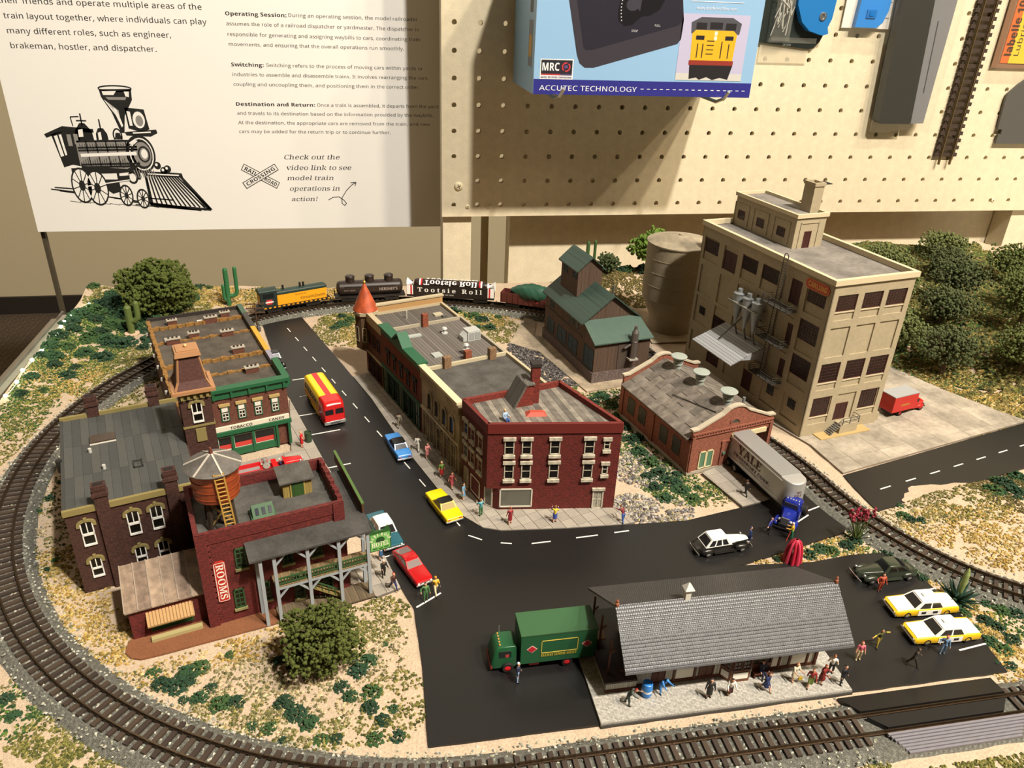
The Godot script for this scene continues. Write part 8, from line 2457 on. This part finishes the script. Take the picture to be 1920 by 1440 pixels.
# ---- little figures, about 12 mm tall. Each is one skin meshed from a field of tapered bones.
# pose: [left hip, left knee, right hip, right knee, left arm forward, left arm out, left elbow, right arm forward, right arm out, right elbow, lean, sit] in degrees
func bones(p: Array, skirt: bool, wide: float) -> Array:
	var out := []
	var lean := deg_to_rad(p[10])
	var drop := 0.0
	var hipy := 5.9
	var legs := []
	for k in 2:
		var a := deg_to_rad(p[k * 2])
		var kn := deg_to_rad(p[k * 2 + 1])
		legs.append(2.75 * cos(a) + 2.75 * cos(a - kn))
	hipy = maxf(legs[0], legs[1]) + 0.4
	var s := Vector3(0, sin(PI / 2 - lean), 0)
	var up := Vector3(0, cos(lean), sin(lean))
	var hip := Vector3(0, hipy, 0)
	var chest := hip + up * 2.5
	var neck := hip + up * 3.75
	var head := hip + up * 4.85 + Vector3(0, 0, 0.12)
	# [a, b, ra, rb, colour slot]: 0 skin 1 hair 2 top 3 bottom 4 shoes 5 sleeve end
	out.append([hip + Vector3(-0.45 * wide, 0.1, 0), hip + Vector3(0.45 * wide, 0.1, 0), 0.75 * wide, 0.75 * wide, 3])
	out.append([hip + up * 0.6, chest, 0.82 * wide, 0.98 * wide, 2])
	out.append([chest + Vector3(-0.75, 0.55, 0), chest + Vector3(0.75, 0.55, 0), 0.62 * wide, 0.62 * wide, 2])
	out.append([neck - up * 0.3, head - up * 0.4, 0.4, 0.36, 0])
	out.append([head - up * 0.15, head + up * 0.25, 0.68, 0.74, 0])
	out.append([head + Vector3(0, 0, 0.7), head + Vector3(0, -0.12, 0.8), 0.14, 0.16, 0])
	out.append([head + up * 0.52 + Vector3(0, 0, -0.14), head + up * 0.3 + Vector3(0, 0, -0.3), 0.64, 0.62, 1])
	for k in 2:
		var sd := -1.0 if k == 0 else 1.0
		var a := deg_to_rad(p[k * 2])
		var kn := deg_to_rad(p[k * 2 + 1])
		var h := hip + Vector3(sd * 0.6, -0.1, 0)
		var knee := h + Vector3(sd * 0.08, -cos(a), sin(a)) * 2.75
		var ank := knee + Vector3(0, -cos(a - kn), sin(a - kn)) * 2.6
		out.append([h, knee, 0.72 * wide, 0.52, 3])
		out.append([knee, ank, 0.5, 0.34, 0 if skirt else 3])
		out.append([ank + Vector3(0, -0.1, -0.1), ank + Vector3(sd * 0.12, -0.14, 0.75), 0.36, 0.3, 4])
		var f := deg_to_rad(p[4 + k * 3])
		var ou := deg_to_rad(p[5 + k * 3])
		var el := deg_to_rad(p[6 + k * 3])
		var sh := chest + Vector3(sd * 1.25 * wide, 0.75, 0)
		var d1 := Vector3(sd * sin(ou), -cos(ou) * cos(f), cos(ou) * sin(f))
		var elb := sh + d1 * 1.9
		var d2 := Vector3(sd * sin(ou) * cos(el), -cos(ou) * cos(f + el), cos(ou) * sin(f + el)).normalized()
		var wr := elb + d2 * 1.65
		out.append([sh, elb, 0.5, 0.4, 2])
		out.append([elb, wr, 0.4, 0.3, 5])
		out.append([wr, wr + d2 * 0.5, 0.3, 0.28, 0, d2, sd])
	if skirt: out.append([hip, hip + Vector3(0, -2.6, 0.1), 0.85 * wide, 1.25 * wide, 3])
	return out
func field_mesh(bn: Array, cols: Array) -> MB:
	var h := 0.3
	var lo := Vector3(1e9, 1e9, 1e9)
	var hi := -lo
	for q in bn:
		var r: float = maxf(q[2], q[3]) + 0.7
		lo = lo.min((q[0] as Vector3) - Vector3.ONE * r).min((q[1] as Vector3) - Vector3.ONE * r)
		hi = hi.max((q[0] as Vector3) + Vector3.ONE * r).max((q[1] as Vector3) + Vector3.ONE * r)
	var nx := int((hi.x - lo.x) / h) + 2
	var ny := int((hi.y - lo.y) / h) + 2
	var nz := int((hi.z - lo.z) / h) + 2
	var d := PackedFloat32Array()
	d.resize(nx * ny * nz)
	d.fill(1.0)
	for q in bn:
		var a: Vector3 = q[0]
		var ab: Vector3 = (q[1] as Vector3) - a
		var l2 := maxf(ab.length_squared(), 1e-6)
		var r0: float = q[2]
		var dr: float = q[3] - r0
		var r: float = maxf(q[2], q[3]) + 0.65
		var p0 := (a.min(q[1]) - Vector3.ONE * r - lo) / h
		var p1 := (a.max(q[1]) + Vector3.ONE * r - lo) / h
		for k in range(maxi(int(p0.z), 0), mini(int(p1.z) + 1, nz)):
			for j in range(maxi(int(p0.y), 0), mini(int(p1.y) + 1, ny)):
				for i in range(maxi(int(p0.x), 0), mini(int(p1.x) + 1, nx)):
					var v := lo + Vector3(i, j, k) * h - a
					var t := clampf(v.dot(ab) / l2, 0.0, 1.0)
					var e := (v - ab * t).length() - r0 - dr * t
					var id := (k * ny + j) * nx + i
					var g := d[id]
					var m := maxf(0.16 - absf(g - e), 0.0) / 0.16
					d[id] = minf(g, e) - m * m * 0.04
	var vid := {}
	var vs := []
	var ns := []
	var b := MB.new()
	for k in nz - 1:
		for j in ny - 1:
			for i in nx - 1:
				var base := (k * ny + j) * nx + i
				var ids := [base, base + 1, base + nx, base + nx + 1, base + nx * ny, base + nx * ny + 1, base + nx * ny + nx, base + nx * ny + nx + 1]
				var neg := 0
				for c in ids:
					if d[c] < 0.0: neg += 1
				if neg == 0 or neg == 8: continue
				var acc := Vector3.ZERO
				var n := 0
				for e in [[0, 1], [2, 3], [4, 5], [6, 7], [0, 2], [1, 3], [4, 6], [5, 7], [0, 4], [1, 5], [2, 6], [3, 7]]:
					var da := d[ids[e[0]]]
					var db := d[ids[e[1]]]
					if (da < 0.0) == (db < 0.0): continue
					var t := da / (da - db)
					var pa := Vector3(e[0] & 1, (e[0] >> 1) & 1, e[0] >> 2)
					var pb := Vector3(e[1] & 1, (e[1] >> 1) & 1, e[1] >> 2)
					acc += pa.lerp(pb, t)
					n += 1
				vid[base] = vs.size()
				vs.append(lo + (Vector3(i, j, k) + acc / n) * h)
				ns.append(Vector3(d[ids[1]] + d[ids[3]] + d[ids[5]] + d[ids[7]] - d[ids[0]] - d[ids[2]] - d[ids[4]] - d[ids[6]], d[ids[2]] + d[ids[3]] + d[ids[6]] + d[ids[7]] - d[ids[0]] - d[ids[1]] - d[ids[4]] - d[ids[5]], d[ids[4]] + d[ids[5]] + d[ids[6]] + d[ids[7]] - d[ids[0]] - d[ids[1]] - d[ids[2]] - d[ids[3]]).normalized())
	var cs := []
	for v in vs:
		var best := 1e9
		var c := 0
		for q in bn:
			var a: Vector3 = q[0]
			var ab: Vector3 = (q[1] as Vector3) - a
			var t := clampf((v - a).dot(ab) / maxf(ab.length_squared(), 1e-6), 0.0, 1.0)
			var e: float = (v - a - ab * t).length() - lerpf(q[2], q[3], t)
			if e < best:
				best = e
				c = q[4]
		cs.append(H(cols[c]))
	for key in vid:
		var i: int = key % nx
		var j: int = (key / nx) % ny
		var k: int = key / (nx * ny)
		# edges from this corner along x, y, z
		for e in [[1, nx, nx * ny, j, k], [nx, 1, nx * ny, i, k], [nx * ny, 1, nx, i, j]]:
			if e[3] == 0 or e[4] == 0: continue
			if (d[key] < 0.0) == (d[key + e[0]] < 0.0): continue
			var q := [key, key - e[1], key - e[1] - e[2], key - e[2]]
			if not (vid.has(q[1]) and vid.has(q[2]) and vid.has(q[3])): continue
			for tr in [[0, 1, 2], [0, 2, 3]]:
				var a: int = vid[q[tr[0]]]
				var c: int = vid[q[tr[1]]]
				var f: int = vid[q[tr[2]]]
				var nn: Vector3 = ns[a] + ns[c] + ns[f]
				var g: Vector3 = (vs[f] - vs[a]).cross(vs[c] - vs[a])
				if g.dot(nn) < 0.0:
					var sw := c; c = f; f = sw
				b.v.append(vs[a]); b.v.append(vs[c]); b.v.append(vs[f])
				b.n.append(ns[a]); b.n.append(ns[c]); b.n.append(ns[f])
				b.c.append(cs[a]); b.c.append(cs[c]); b.c.append(cs[f])
	# fingers
	b.col = H(cols[0])
	for q in bn:
		if q.size() < 7: continue
		var d2: Vector3 = q[5]
		var w: Vector3 = q[1]
		var ac := d2.cross(Vector3(q[6], 0, 0.2)).normalized()
		for f in 4: b.cyl(w + ac * (f - 1.5) * 0.13, w + ac * (f - 1.5) * 0.15 + d2 * (0.42 + 0.1 * (1 if f in [1, 2] else 0)) + Vector3(-q[6] * 0.12, 0, 0), 0.085, 0.06, 5)
		b.cyl(w - d2 * 0.25 + ac * 0.2, w + d2 * 0.12 + ac * 0.46, 0.09, 0.06, 5)
	# eyes and mouth
	var hd: Vector3 = bn[4][0] + Vector3(0, 0.2, 0)
	for s in [-1, 1]:
		b.col = H("241a16")
		b.ball(hd + Vector3(s * 0.26, 0.1, 0.66), Vector3(0.09, 0.08, 0.06), 5, 4)
	b.col = H("8a4038")
	b.ball(hd + Vector3(0, -0.34, 0.62), Vector3(0.17, 0.05, 0.06), 5, 4)
	return b
const STAND := [4, 4, -6, 2, 6, 12, 12, 4, 12, 12, 0]
const WALK := [24, 6, -22, 14, -24, 10, 18, 26, 10, 22, 4]
const STRIDE := [-24, 16, 26, 8, 28, 10, 26, -26, 10, 16, 6]
const HIP := [6, 4, -4, 4, -8, 38, 78, 8, 12, 12, 0]
const ARMS := [10, 6, -8, 4, 20, 74, 6, 10, 78, 8, 3]
const LOOK := [4, 4, -6, 2, 40, 24, 118, 44, 22, 112, 0]
const CARRY := [8, 6, -10, 6, 28, 10, 62, 30, 10, 60, 6]
const SIT := [88, 88, 84, 86, 26, 14, 52, 24, 14, 56, -4]
const BEND := [14, 10, -12, 6, 58, 12, 30, 66, 12, 24, 34]
const POINT := [4, 4, -6, 2, 70, 30, 6, 8, 14, 20, 0]
func person(label: String, x: float, z: float, y: float, turn: float, pose: Array, cols: Array, skirt: bool = false, wide: float = 1.0, s: float = 1.0) -> Node3D:
	var o := Node3D.new()
	o.name = numbered("", "person")
	add_child(o)
	o.position = Vector3(x, y, z) * U
	o.rotation.y = deg_to_rad(turn)
	tag(o, label, "person", "little painted figures")
	var b := field_mesh(bones(pose, skirt, wide), cols)
	var me := part(o, "figure", b, vm(0.6))
	me.scale = Vector3.ONE * s
	return o
func people() -> void:
	var sk := "d9a283"
	# colours: skin, hair or hat, top, bottom, shoes, sleeve
	person("man in a tan suit walking up the sidewalk past the brick shops", -79, 350, 1.6, 190, WALK, ["b98a70", "2a211c", "8d8370", "857b68", "2a2420", "8d8370"])
	person("man in a white suit walking past the cream townhouse", -68.5, 382, 1.6, 170, STRIDE, ["a87a60", "1d1814", "d6d0c0", "d0cab8", "2a2420", "d6d0c0"])
	person("woman in a pink dress carrying a bag near the cream townhouse", -63, 392, 1.6, 20, CARRY, [sk, "7a4a30", "d98a88", "cf7f80", "c9a890", sk], true)
	person("blonde woman in a green top and red skirt on the sidewalk", -56, 415, 1.6, 10, STAND, [sk, "d8bd70", "6a8a3a", "a82a2a", "2a2420", sk], true)
	person("woman in a rose red dress on the sidewalk by the corner building", -51, 427, 1.6, 25, WALK, [sk, "6a3a2a", "b0545a", "a84a52", "5a3a34", sk], true)
	person("dark-haired woman in a pale blue dress at the corner shop", -45.5, 440, 1.6, 60, STAND, [sk, "1d1814", "7fb0d0", "74a6c8", "e0dcd4", sk], true)
	person("man in a teal vest and green trousers at the street corner", -37.5, 457, 1.6, 200, LOOK, [sk, "8a6a48", "4f9aa8", "3a6a40", "2a2420", "d8d4c8"])
	person("woman in a wine red dress before the shop window", -22, 467, 1.6, 190, STAND, [sk, "8a3a2a", "8d2a34", "84242e", "a83a34", sk], true)
	person("woman in a yellow top and blue skirt raising a camera", 4, 469, 1.6, 170, LOOK, [sk, "8a6a3a", "e0c83a", "3a4a9a", "3a2a24", "3a4a9a"], true)
	person("man in a maroon shirt and blue jeans at the end of the sidewalk", 43.5, 474.5, 1.3, 200, BEND, [sk, "5a3a28", "7a2a30", "3a5aa0", "2a2420", "7a2a30"])
	person("man in light blue sitting on the roof of the red building", -22.6, 443.5, 56.8 - 2.0, 30, SIT, [sk, "c9b070", "9ab4d0", "3a5a9a", "3a302a", "9ab4d0"])
	person("woman in a red minidress by the green trash bin", -143.5, 368, 1.6, 70, POINT, [sk, "d8b060", "c8202a", "b81c26", "c8202a", sk], true)
	person("woman in a white blouse and denim skirt under the hotel sign", -96, 488, 1.5, 30, STAND, [sk, "2a2420", "e0dccc", "3a5a7a", "1d1814", sk], true)
	person("preacher in a black suit on the hotel sidewalk", -95, 502, 1.5, 20, CARRY, [sk, "d8d4cc", "221e1c", "1d1a18", "141210", "221e1c"])
	person("man in a brown jacket and red cap beside the hotel corner", -90.5, 512, 1.4, 30, STRIDE, [sk, "b02a2a", "4a2c26", "2a3460", "2a2420", "4a2c26"])
	person("man in a green suit standing in front of the red car", -75, 522, 1.0, 10, HIP, [sk, "3a2a1e", "4f7a4a", "456e42", "2a2420", "4f7a4a"])
	person("man in a yellow shirt and cream trousers beside the red car", -69.5, 518, 1.0, 200, WALK, [sk, "c98a3a", "d8a83a", "ded0a8", "2a2420", "2a4a6a"])
	person("worker in pale blue overalls and cap beside the green truck", -39, 578.5, 0.9, 60, STAND, [sk, "a8c8e8", "2a3048", "9ab8dc", "141210", "2a3048"])
	person("man in a black jacket on the warehouse apron", 128, 459, 1.8, 190, WALK, [sk, "3a2a20", "24211f", "1f1c1a", "141210", "24211f"])
	person("policeman in a navy coat beside the police sedan", 109, 502, 0.9, 80, STAND, [sk, "22305a", "263a6e", "22305a", "141210", "263a6e"], true)
	person("policeman in navy waving traffic before the blue tractor", 125, 495.5, 0.9, 40, [8, 6, -12, 4, 10, 66, 10, 24, 60, 30, 0], [sk, "1d1c3a", "2a2f7a", "17151a", "141210", "2a2f7a"])
	person("man in a yellow shirt and green trousers leaning on a red stick", 135.5, 502, 0.9, 230, CARRY, [sk, "dcd8cc", "d0a82c", "2a6a4a", "2a2420", "d0a82c"])
	person("stout man in a rust red suit and yellow vest by the olive coupe", 161, 548.5, 0.9, 355, HIP, ["c98a70", "2a2018", "a84a34", "a04632", "2a2420", "a84a34"], false, 1.25)
	person("figure in yellow with both arms spread in the parking lot", 136, 584, 0.9, 10, ARMS, ["b98a60", "2a2a20", "4a4a24", "a89038", "4a3a24", "d0b42c"])
	person("woman in a pink top and cream trousers right of the station roof", 122, 590, 0.9, 340, STAND, [sk, "8a4a34", "d06a78", "d8c49a", "c8b08a", sk])
	person("man in dark camouflage crossing the station car park", 146, 597, 0.9, 60, WALK, ["8a6a54", "2a2a24", "3c3a34", "36342c", "1d1a18", "3c3a34"])
	person("man in denim leaning by the lower taxi", 165, 592.5, 0.9, 330, HIP, [sk, "b84a3a", "6a88a8", "7a94b4", "5a6a7a", "6a88a8"])
	person("man in a dark green coat and red cap bending near the dock", 5.5, 599, 2.3, 60, BEND, [sk, "8a2a2a", "4a524c", "3a4440", "2a2420", "4a524c"])
	person("worker in bright blue at the station wall", 22, 595, 2.3, 20, BEND, ["4a90d8", "4a90d8", "3f86d0", "3f86d0", "1d2a3a", "3f86d0"])
	person("bearded man in a long black coat on the platform", 42, 601, 2.3, 340, STAND, [sk, "2a2622", "2c2a28", "2a2826", "141210", "2c2a28"], true, 1.1)
	person("woman in a white blouse and dark skirt kneeling on the platform", 52, 600.5, 2.3, 350, [40, 70, 10, 60, 20, 14, 50, 24, 14, 50, 12], [sk, "2a1d18", "e8e4da", "3a1d1a", "2a1d18", "e8e4da"], true)
	person("porter in a navy coat before the bay window", 69, 601, 2.3, 20, STRIDE, [sk, "4a3a2a", "26345e", "22305a", "8a7a5a", "26345e"], true)
	person("woman in navy sitting on the station bench", 71, 593.0, 2.2, 0, SIT, [sk, "2a211c", "2a3050", "2a2c40", "1d1814", "2a3050"])
	person("woman in a cream dress with a yellow bag on the platform", 84, 598, 2.3, 10, CARRY, [sk, "9a6a48", "d8cdb4", "d2c6aa", "a87a4a", sk], true)
	person("woman in a dark red coat with a green scarf on the platform", 90, 602, 2.3, 330, WALK, [sk, "6a4a30", "8a2c28", "6a7a3a", "2a2420", "8a2c28"], true)
	person("stout woman in a dark red coat beside her companion", 96, 601, 2.3, 40, CARRY, [sk, "7a3a28", "7d2622", "74221e", "2a2420", "7d2622"], true, 1.2)
	person("man in a white shirt and black trousers at the platform end", 103.5, 596.5, 2.3, 320, LOOK, [sk, "7a4a34", "e6e2da", "221e1c", "141210", "e6e2da"])
	person("station guard in a black uniform at the platform corner", 105, 603, 2.3, 20, STAND, [sk, "1a1a20", "1f2028", "1c1c24", "141210", "1f2028"])
	person("fireman in navy with a white helmet driving the fire engine", -154.6, 395.2, 1.6, 107, SIT, [sk, "e0dcd4", "22305a", "22305a", "141210", "22305a"])
	var o := thing("walking_stick", "thin red stick held by the man in yellow", "stick", 133.6, 502.6, 0, 0.85)
	rod(o, "shaft", mt("c0402c", 0.5), Vector3(-1.6, 0, 0.6), Vector3(0.6, 5.6, -0.6), 0.22, 0.22, 6)
	o = thing("handbag", "small yellow handbag held by the woman in cream", "bag", 86.4, 599.4, 0, 4.2)
	bx(o, "bag_body", mt("d8b83a", 0.6), -0.8, 0, -0.4, 0.8, 1.7, 0.4); rod(o, "handle", mt("c9a834", 0.6), Vector3(-0.5, 1.6, 0), Vector3(0, 2.6, 0), 0.12, 0.12, 5)
# ---- trees, cacti, small things
func tree(label: String, x: float, z: float, hgt: float, rad: float, low: float, n: int, size: float, leaf: Material, seed_: int, group: String = "", open: float = 0.0) -> Node3D:
	var o := thing("tree", label, "tree", x, z, 0, land(x, z) - 0.5, group)
	var g := RandomNumberGenerator.new()
	g.seed = seed_
	var b := MB.new()
	b.cyl(Vector3.ZERO, Vector3(0, hgt * 0.5, 0), rad * 0.07 + 0.5, rad * 0.04 + 0.2, 7)
	var bark := mt("5a4a36", 0.9)
	part(o, "trunk", b, bark)
	b = MB.new()
	var tips := []
	for k in 9:
		var a := TAU * k / 9.0 + g.randf()
		var y := hgt * g.randf_range(0.45, 0.9)
		var tip := Vector3(cos(a) * rad * g.randf_range(0.45, 0.8), y, sin(a) * rad * g.randf_range(0.45, 0.8))
		var s := Vector3(0, hgt * g.randf_range(0.25, 0.5), 0)
		var m := s.lerp(tip, 0.5) + Vector3(0, hgt * 0.04, 0)
		b.cyl(s, m, rad * 0.035 + 0.2, rad * 0.025 + 0.15, 5); b.cyl(m, tip, rad * 0.025 + 0.15, 0.12, 5)
		tips.append(tip)
	part(o, "branches", b, bark)
	b = MB.new()
	for k in n:
		var a := g.randf() * TAU
		var u := g.randf_range(-1, 1)
		var r := pow(g.randf(), 0.4)
		var c := Vector3(cos(a) * sqrt(1 - u * u), u, sin(a) * sqrt(1 - u * u)) * r
		var w := 1.0 + 0.22 * sin(a * 3.0 + seed_) * cos(u * 4.0 + seed_)
		var p := Vector3(c.x * rad * w, lerpf(low, hgt, 0.5) + c.y * (hgt - low) * 0.5 * w, c.z * rad * w)
		if open > 0.0:
			var t: Vector3 = tips[k % tips.size()]
			p = p.lerp(t + Vector3(c.x, c.y * 0.6, c.z) * rad * 0.42, open)
		lump(b, p, size * g.randf_range(0.6, 1.25), g)
	part(o, "crown", b, leaf)
	return o
func cactus(label: String, x: float, z: float, y: float, hgt: float, r: float, arms: Array, m: Material) -> void:
	var o := thing("cactus", label, "cactus", x, z, 0, y)
	var b := MB.new()
	if r > 2.9: rod(o, "pale_foot", mt("d8b8a0", 0.7), Vector3(0, 0.4, 0), Vector3(0, 1.2, 0), 6, 6, 18)
	b.lathe(Vector3.ZERO, [Vector2(r * 0.85, 0), Vector2(r, hgt * 0.3), Vector2(r, hgt * 0.93), Vector2(r * 0.7, hgt * 0.98), Vector2(0, hgt)], 12, false)
	part(o, "stem", b, m)
	for a in arms:   # [angle, height it leaves, reach, top]
		b = MB.new()
		var d := Vector3(cos(a[0]), 0, sin(a[0]))
		var pts := [Vector3(0, a[1], 0), d * a[2] * 0.6 + Vector3(0, a[1] + r * 0.2, 0), d * a[2] * 0.92 + Vector3(0, a[1] + r * 1.0, 0), d * a[2] + Vector3(0, a[1] + r * 2.2, 0), d * a[2] + Vector3(0, a[3], 0)]
		for k in 4: b.cyl(pts[k], pts[k + 1], r * 0.8, r * 0.8, 10); b.ball(pts[k + 1], Vector3.ONE * r * 0.8, 10, 6)
		part(o, "arm", b, m)
func plants() -> void:
	var olive := mt("4f5a22", 0.95)
	tree("dense round olive tree behind the shop block at the back", -281, 118, 50, 31, 2, 3200, 1.6, olive, 11)
	tree("bushy olive tree in front of the hotel veranda", -124, 557, 35, 16.5, 3, 2400, 0.95, mt("4d5620", 0.95), 23)
	tree("light green tree rising between mill and silo", 196, 78, 50, 22, 14, 800, 1.9, mt("5f7a2c", 0.95), 31, "", 0.6)
	tree("small dark shrub tree left of the silo", 152, 80, 22, 12, 2, 420, 1.3, mt("3d4a28", 0.95), 37)
	var leaf := [mt("4a5230", 0.95), mt("56602f", 0.95), mt("3c4628", 0.95), mt("626a3c", 0.95)]
	var spots := [[372, 318, 46, 24, "pale branchy tree standing nearest the factory yard"], [420, 345, 44, 24, "dark bushy tree beside the side street on the slope"], [462, 368, 50, 24, "tall shadowy tree at the bottom of the slope by the frame edge"], [358, 275, 40, 22, "dark tree directly behind the red box truck"], [400, 270, 36, 22, "olive tree in the middle of the lower slope"], [450, 300, 52, 24, "leaning grey-green tree high over the side street"], [352, 222, 34, 22, "olive tree beside the factory roof corner"], [392, 205, 34, 24, "spreading tree at mid slope behind the factory"], [440, 230, 40, 26, "broad grey-green tree at mid slope"], [492, 262, 46, 26, "large tree at the outer end of the mid slope"], [372, 150, 26, 20, "low olive tree near the top of the slope behind the factory roof"], [425, 150, 28, 22, "bushy tree along the top of the slope"], [480, 170, 34, 24, "twiggy pale tree along the top of the slope"], [535, 190, 38, 26, "outermost tree along the top of the slope"], [335, 130, 20, 18, "small tree peeking above the factory parapet"], [520, 110, 26, 24, "far tree under the pegboard post"]]
	for k in spots.size():
		var s: Array = spots[k]
		tree(s[4], s[0], s[1], s[2], s[3] * 1.15, 3, 950, 1.35, leaf[k % 4], 50 + k, "trees on the wooded slope", 0.45)
	var cg := mt("2c6a40", 0.5)
	cactus("tall green saguaro cactus beside the locomotive", -224, 103, land(-224, 103), 38, 2.2, [[0.0, 10, 8.5, 37], [PI, 6, 3.4, 20]], cg)
	cactus("stout olive cactus near the curved track", -296, 162, land(-296, 162), 26, 3.0, [[0.1, 12, 7.5, 28]], mt("5a6a34", 0.6))
	cactus("thin green cactus pole behind the mill roof", 131, 74, land(131, 74), 36, 2.0, [[0.0, 8, 7.6, 35]], mt("3a5a2c", 0.6))
	var o: Node3D
	# red ribbed cactus
	o = thing("red_cactus", "red and pink ribbed cactus on the tip of the traffic island", "cactus", 127, 519, 0, 0.3)
	for k in 9:
		var a := TAU * k / 9.0
		var b := MB.new()
		b.loft(spine_rings(a))
		part(o, "rib", b, mt("b02038" if k % 2 else "c83a54", 0.4))
	# red flower stalks
	o = thing("flower_plant", "plant with tall red flower spikes at the island's end", "plant", 174, 507, 0, 0.3)
	var g := RandomNumberGenerator.new()
	g.seed = 8
	for k in 9:
		var top := Vector3(g.randf_range(-9, 9), g.randf_range(14, 20), g.randf_range(-5, 5))
		var st := rod(o, "stalk", mt("5a6a30", 0.8), Vector3.ZERO, top, 0.35, 0.25, 6)
		var b := MB.new()
		for i in 7: lump(b, top + Vector3(g.randf_range(-0.7, 0.7), i * 0.8 - 1.0, g.randf_range(-0.7, 0.7)), 0.9, g)
		part(st, "blossom", b, mt("8d1f34", 0.6))
	for k in 14:
		var b := MB.new()
		var a := TAU * k / 14.0
		b.cyl(Vector3.ZERO, Vector3(cos(a) * 6, g.randf_range(5, 10), sin(a) * 5), 0.5, 0.1, 5)
		part(o, "leaf", b, mt("4a5a2c", 0.8))
	# agave
	o = thing("agave", "dark green spiky agave with a pale flower spike beside the track", "plant", 198, 561, 0, 0.2)
	for k in 26:
		var a := TAU * k / 26.0 + (k % 3) * 0.2
		var el := 0.35 + 0.35 * (k % 3)
		var b := MB.new()
		var d := Vector3(cos(a) * cos(el), sin(el), sin(a) * cos(el))
		b.cyl(Vector3.ZERO, d * 6, 0.5, 0.9, 5); b.cyl(d * 6, d * 13 + Vector3(0, -0.4, 0), 0.9, 0.05, 5)
		part(o, "leaf", b, mt("1f4034" if k % 2 else "284a3a", 0.6))
	var fs := MB.new()
	fs.lathe(Vector3.ZERO, [Vector2(0.9, 6), Vector2(1.5, 12), Vector2(1.4, 18), Vector2(0.7, 21), Vector2(0, 22.4)], 10)
	part(o, "flower_spike", fs, mt("8a9a5a", 0.7))
	# utility pole
	o = thing("utility_pole", "brown wooden utility pole with three crossarms beside the locomotive", "pole", -192, 166, 0, 0)
	rod(o, "pole", mt("4a3526", 0.8), Vector3.ZERO, Vector3(0, 26, 0), 0.7, 0.5, 8)
	for y in [16.5, 20.5, 24.5]:
		var ca := bx(o, "crossarm", mt("4a3526", 0.8), -8, y, -0.5, 8, y + 0.8, 0.5)
		for x in [-7.0, -4.0, 4.0, 7.0]: rod(ca, "insulator", mt("6a5a4a", 0.5), Vector3(x, y + 0.8, 0), Vector3(x, y + 1.8, 0), 0.4, 0.3, 6)
	rod(o, "transformer", mt("5a5a58", 0.6), Vector3(1.6, 0.4, 1), Vector3(1.6, 3.4, 1), 1.4, 1.4, 10)
	# fairy lights along the edge
	var xs := [[-353, 277], [-352, 258], [-354, 240], [-353, 223], [-352, 205], [-353, 190], [-351, 173], [-352, 158], [-353, 146], [-351, 133], [-349, 121], [-345, 104]]
	for k in xs.size():
		o = thing("fairy_light", "tiny glowing white bulb, %s from the front in the light string" % ["first", "second", "third", "fourth", "fifth", "sixth", "seventh", "eighth", "ninth", "tenth", "eleventh", "twelfth"][k], "light", xs[k][0], xs[k][1], 0, land(xs[k][0], xs[k][1]) + 0.8, "fairy lights along the layout edge")
		var b := MB.new()
		b.ball(Vector3(0, 1.0, 0), Vector3(1.6, 1.3, 1.6), 8, 6)
		var e := StandardMaterial3D.new()
		if not M.has("led"):
			e.albedo_color = Color(1, 1, 1); e.emission_enabled = true; e.emission = Color(0.93, 1.0, 0.86); e.emission_energy_multiplier = 9.0
			M["led"] = e
		part(o, "bulb", b, M["led"])
		var l := OmniLight3D.new()
		l.name = "bulb_light"
		l.light_color = Color(0.93, 1.0, 0.86); l.light_energy = 0.0003; l.omni_range = 4.0; l.omni_attenuation = 2.0; l.light_size = 0.001; l.shadow_enabled = true
		l.position = Vector3(0, 0.0026, 0)
		o.add_child(l)
	o = thing("light_cable", "thin clear cable of the light string at the layout edge", "cable", 0, 0)
	var cb := MB.new()
	for k in xs.size() - 1:
		var p0 := Vector3(xs[k][0], land(xs[k][0], xs[k][1]) + 0.8, xs[k][1])
		var p1 := Vector3(xs[k + 1][0], land(xs[k + 1][0], xs[k + 1][1]) + 0.8, xs[k + 1][1])
		cb.cyl(p0, p1, 0.35, 0.35, 6)
	part(o, "wire", cb, mt("cfd0c4", 0.4))
func spine_rings(a: float) -> Array:
	var out := []
	for i in 9:
		var u := i / 8.0
		var r := 3.6 * pow(maxf(1.0 - pow(u, 3.0), 0.0), 0.5) + 0.2
		var y := u * 15.0
		var c := Vector3(cos(a) * r, y, sin(a) * r)
		var ring := []
		var w := 1.5 * (1.0 - 0.6 * u) + 0.2
		var tg := Vector3(-sin(a), 0, cos(a))
		var rd := Vector3(cos(a), 0, sin(a))
		for j in 6: ring.append(c + tg * cos(TAU * j / 6.0) * w * 0.8 + rd * sin(TAU * j / 6.0) * w)
		out.append(ring)
	return out
func _ready() -> void:
	rng.seed = 20240607
	fonts()
	camera_and_light()
	room()
	layout_base()
	tracks()
	factory()
	silo()
	warehouse()
	mill()
	rooftop_row()
	red_corner()
	left_block()
	brown_house()
	hotel()
	water_tower()
	depot()
	vehicles()
	train()
	people()
	plants()
	turf()
